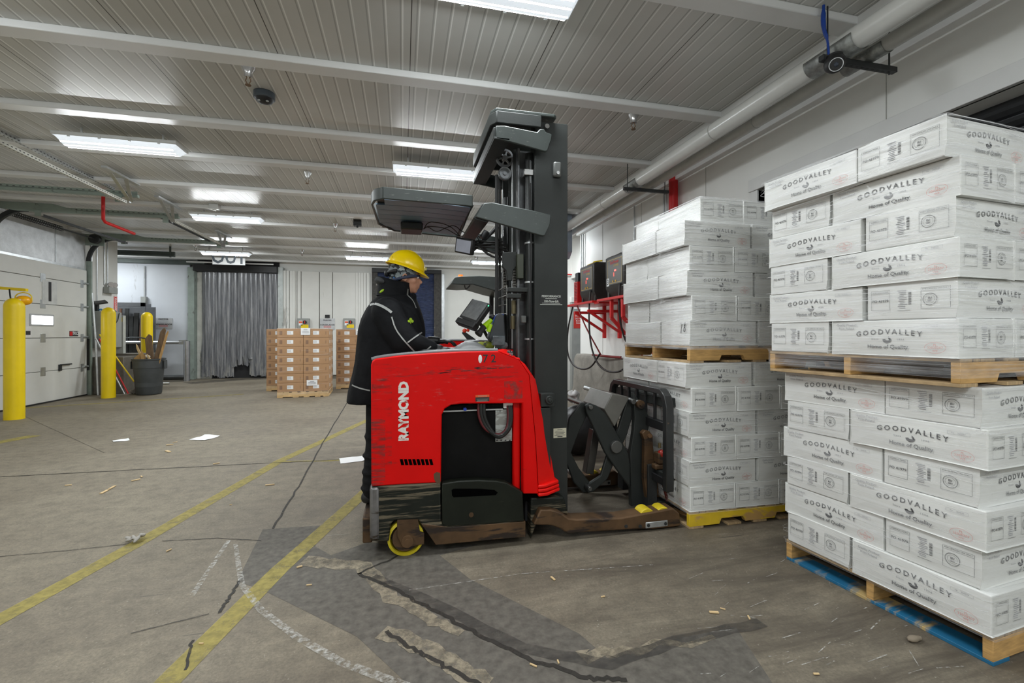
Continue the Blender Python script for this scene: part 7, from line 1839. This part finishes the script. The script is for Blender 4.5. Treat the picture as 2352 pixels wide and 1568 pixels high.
o = build(m, 'boots', M_black, pn, smooth=179); fuse(o, .010, 2)
# jacket: torso rings from hem to collar, oriented in profile
prof = [  # z, back x, front x, half width
    (.965, -.395, .06, .235), (1.05, -.380, .10, .245), (1.16, -.352, .135, .250), (1.27, -.335, .155, .250), (1.38, -.325, .165, .250), (1.48, -.315, .165, .252), (1.56, -.295, .150, .250),
    (1.63, -.262, .130, .235), (1.69, -.222, .110, .190), (1.735, -.170, .095, .135)]
def jring(z, xb, xf, hw, n=40, e=.72):
    cx_, rx = (xb + xf) / 2, (xf - xb) / 2; out_ = []
    for j in range(n):
        a = 2 * PI * j / n; c_, s_ = math.cos(a), math.sin(a)
        w = .006 * noise.noise(Vector((c_ * 2.5, s_ * 2.5, z * 7))) + .004 * noise.noise(Vector((c_ * 6, s_ * 6, z * 3)))
        out_.append((cx_ + (rx + w) * math.copysign(abs(c_) ** e, c_), PYC + (hw + w) * math.copysign(abs(s_) ** e, s_), z))
    return out_
m = MB(); R_ = []
for i in range(len(prof) - 1):
    for k in range(4):
        u = k / 4; R_.append(jring(*[prof[i][t] * (1 - u) + prof[i + 1][t] * u for t in range(4)]))
R_.append(jring(*prof[-1])); m.loft(R_)
# hem flare droops backwards as in the photo
for s in (-1, 1):
    yo = s
    a0 = Vector((-.10, PYC + s * .20, 1.60)); e0 = Vector((.02 if s < 0 else .05, PYC + s * .255, 1.395)); w0 = Vector((.19, PYC + s * .21 - (.06 if s > 0 else 0), 1.355))
    m.caps(a0, a0.lerp(e0, .5) + Vector((-.01, 0, 0)), .115, .108, 20); m.caps(a0.lerp(e0, .5) + Vector((-.01, 0, 0)), e0, .108, .098, 20); m.caps(e0, e0.lerp(w0, .55), .098, .075, 20); m.caps(e0.lerp(w0, .55), w0, .075, .056, 20)
    for k in range(4): c_ = a0.lerp(e0, .45 + .16 * k); m.ell(c_, (.118 - .004 * k, .105, .030), 18, 8, Matrix.Rotation(.5, 3, 'Y'))
jk = build(m, 'jacket', M_jk, pn, smooth=179); fuse(jk, .011, 4)
# collar: tall, open at the front
m = MB(); rings = []
for i, (dz, rx, ry, cx_, tl) in enumerate(((-.05, .125, .135, -.065, .02), (.0, .118, .118, -.060, .03), (.045, .118, .112, -.058, .04), (.070, .122, .115, -.060, .05), (.062, .106, .100, -.058, .05), (.0, .095, .092, -.055, .04))):
    ring = []
    for j in range(32):
        a = 2 * PI * j / 32; c_ = math.cos(a)
        ring.append((cx_ + rx * c_, PYC + ry * math.sin(a), 1.770 + dz - tl * c_ * (.25 if c_ > 0 else .75)))
    rings.append(ring)
m.loft(rings, cap=False)
cr = build(m, 'collar', M_jk, jk, smooth=179)
build(MB().ell((-.150, PYC, 1.838), (.055, .10, .030), 18, 10, Matrix.Rotation(.35, 3, 'Y')), 'collar_roll', mat('fleece_grey', (.06, .062, .066), .95, bump=.6, bscale=60), jk, smooth=179)
build(MB().box(.055, .098, PYC - .085, PYC + .085, 1.64, 1.755), 'collar_flap', M_jk, jk, .02)
# reflective piping laid over the cloth
M_pipe_ = mat('piping_grey', (.34, .35, .34), .45)
def piping(pts, r=.0045, Yr=3.22, tgt=None):
    P_ = [onY(a, b_, Yr) for a, b_ in pts]; m = MB()
    Pp = P_
    for _ in range(3):
        Qq = [Pp[0]]
        for i in range(len(Pp) - 1): Qq += [Pp[i] * .75 + Pp[i + 1] * .25, Pp[i] * .25 + Pp[i + 1] * .75]
        Pp = Qq + [Pp[-1]]
    rows = [[Vector((p.x, 2.95, p.z)) - (d * r), Vector((p.x, 2.95, p.z)) + d * r] for p, d in ((Pp[i], ((Pp[min(i + 1, len(Pp) - 1)] - Pp[max(0, i - 1)]).cross(Y_)).normalized()) for i in range(len(Pp)))]
    m.loft(rows, closed=False)
    o = build(m, 'piping', M_pipe_, jk, smooth=179)
    s = o.modifiers.new('sw', 'SHRINKWRAP'); s.target = jk; s.wrap_method = 'PROJECT'; s.use_project_y = True; s.use_project_x = False; s.use_project_z = False
    s.use_negative_direction = False; s.use_positive_direction = True; s.offset = .006
    return o
piping([(846, 697), (855, 695), (872, 700), (890, 710), (900, 718)], .0085)
piping([(900, 728), (908, 755), (925, 778), (945, 800), (957, 812)])
piping([(971, 763), (955, 772), (936, 786)])
piping([(990, 795), (978, 805), (962, 812)])
piping([(804, 888), (825, 894), (849, 898)])
piping([(935, 672), (950, 686), (957, 705)], .003)
s = MB(); 
for dx, dz in ((0, .010), (-.011, -.004), (.011, -.004)): s.ell(onY(944, 735, 3.15) + Vector((dx, 0, dz)), (.010, .002, .010), 10, 6)
s.box(onY(944, 735, 3.15).x - .003, onY(944, 735, 3.15).x + .003, 3.149, 3.151, onY(944, 735, 3.15).z - .02, onY(944, 735, 3.15).z)
o = build(s, 'green_badge', mat('badge_green', (.35, .55, .02), .6), jk, smooth=60); w = o.modifiers.new('sw', 'SHRINKWRAP'); w.target = jk; w.wrap_method = 'PROJECT'; w.use_project_y = True; w.use_negative_direction = True; w.use_positive_direction = True; w.offset = .004
build(MB().ell(onY(877, 668, 3.36) + Vector((0, 0, 0)), (.020, .006, .008), 14, 8, Matrix.Rotation(-.7, 3, 'Y')), 'nape_badge', mat('badge_green', (.35, .55, .02), .6), jk, smooth=179)
# gloved hands resting on the truck's pads
for s in (-1, 1):
    w = wr[s]; d = Vector((.97, .06 * -s, -.06)).normalized(); sd = d.cross(Z_).normalized() * (1 if s < 0 else -1); u_ = Vector((0, 0, 1))
    m = MB(); pc_ = w + d * .055
    m.caps(w - d * .03, w + d * .02, .036, .034, 14); m.ell(pc_, (.052, .042, .020), 18, 12)
    for i, ln in enumerate((.066, .076, .072, .056)):
        r0 = pc_ + d * .040 + sd * (.030 - .020 * i); k1 = r0 + d * ln * .45 + Z_ * .004; k2 = k1 + d * ln * .32 - Z_ * .012; k3 = k2 + d * ln * .23 - Z_ * .018
        m.caps(r0, k1, .0105, .0098, 10); m.caps(k1, k2, .0098, .0090, 10); m.caps(k2, k3, .0088, .0078, 10)
    t0_ = pc_ - d * .02 + sd * .038; m.caps(t0_, t0_ + d * .035 + sd * .020 - Z_ * .006, .0125, .011, 10); m.caps(t0_ + d * .035 + sd * .020 - Z_ * .006, t0_ + d * .068 + sd * .018 - Z_ * .012, .0105, .0088, 10)
    o = build(m, 'glove', M_black, pn, smooth=179); fuse(o, .0045, 2)
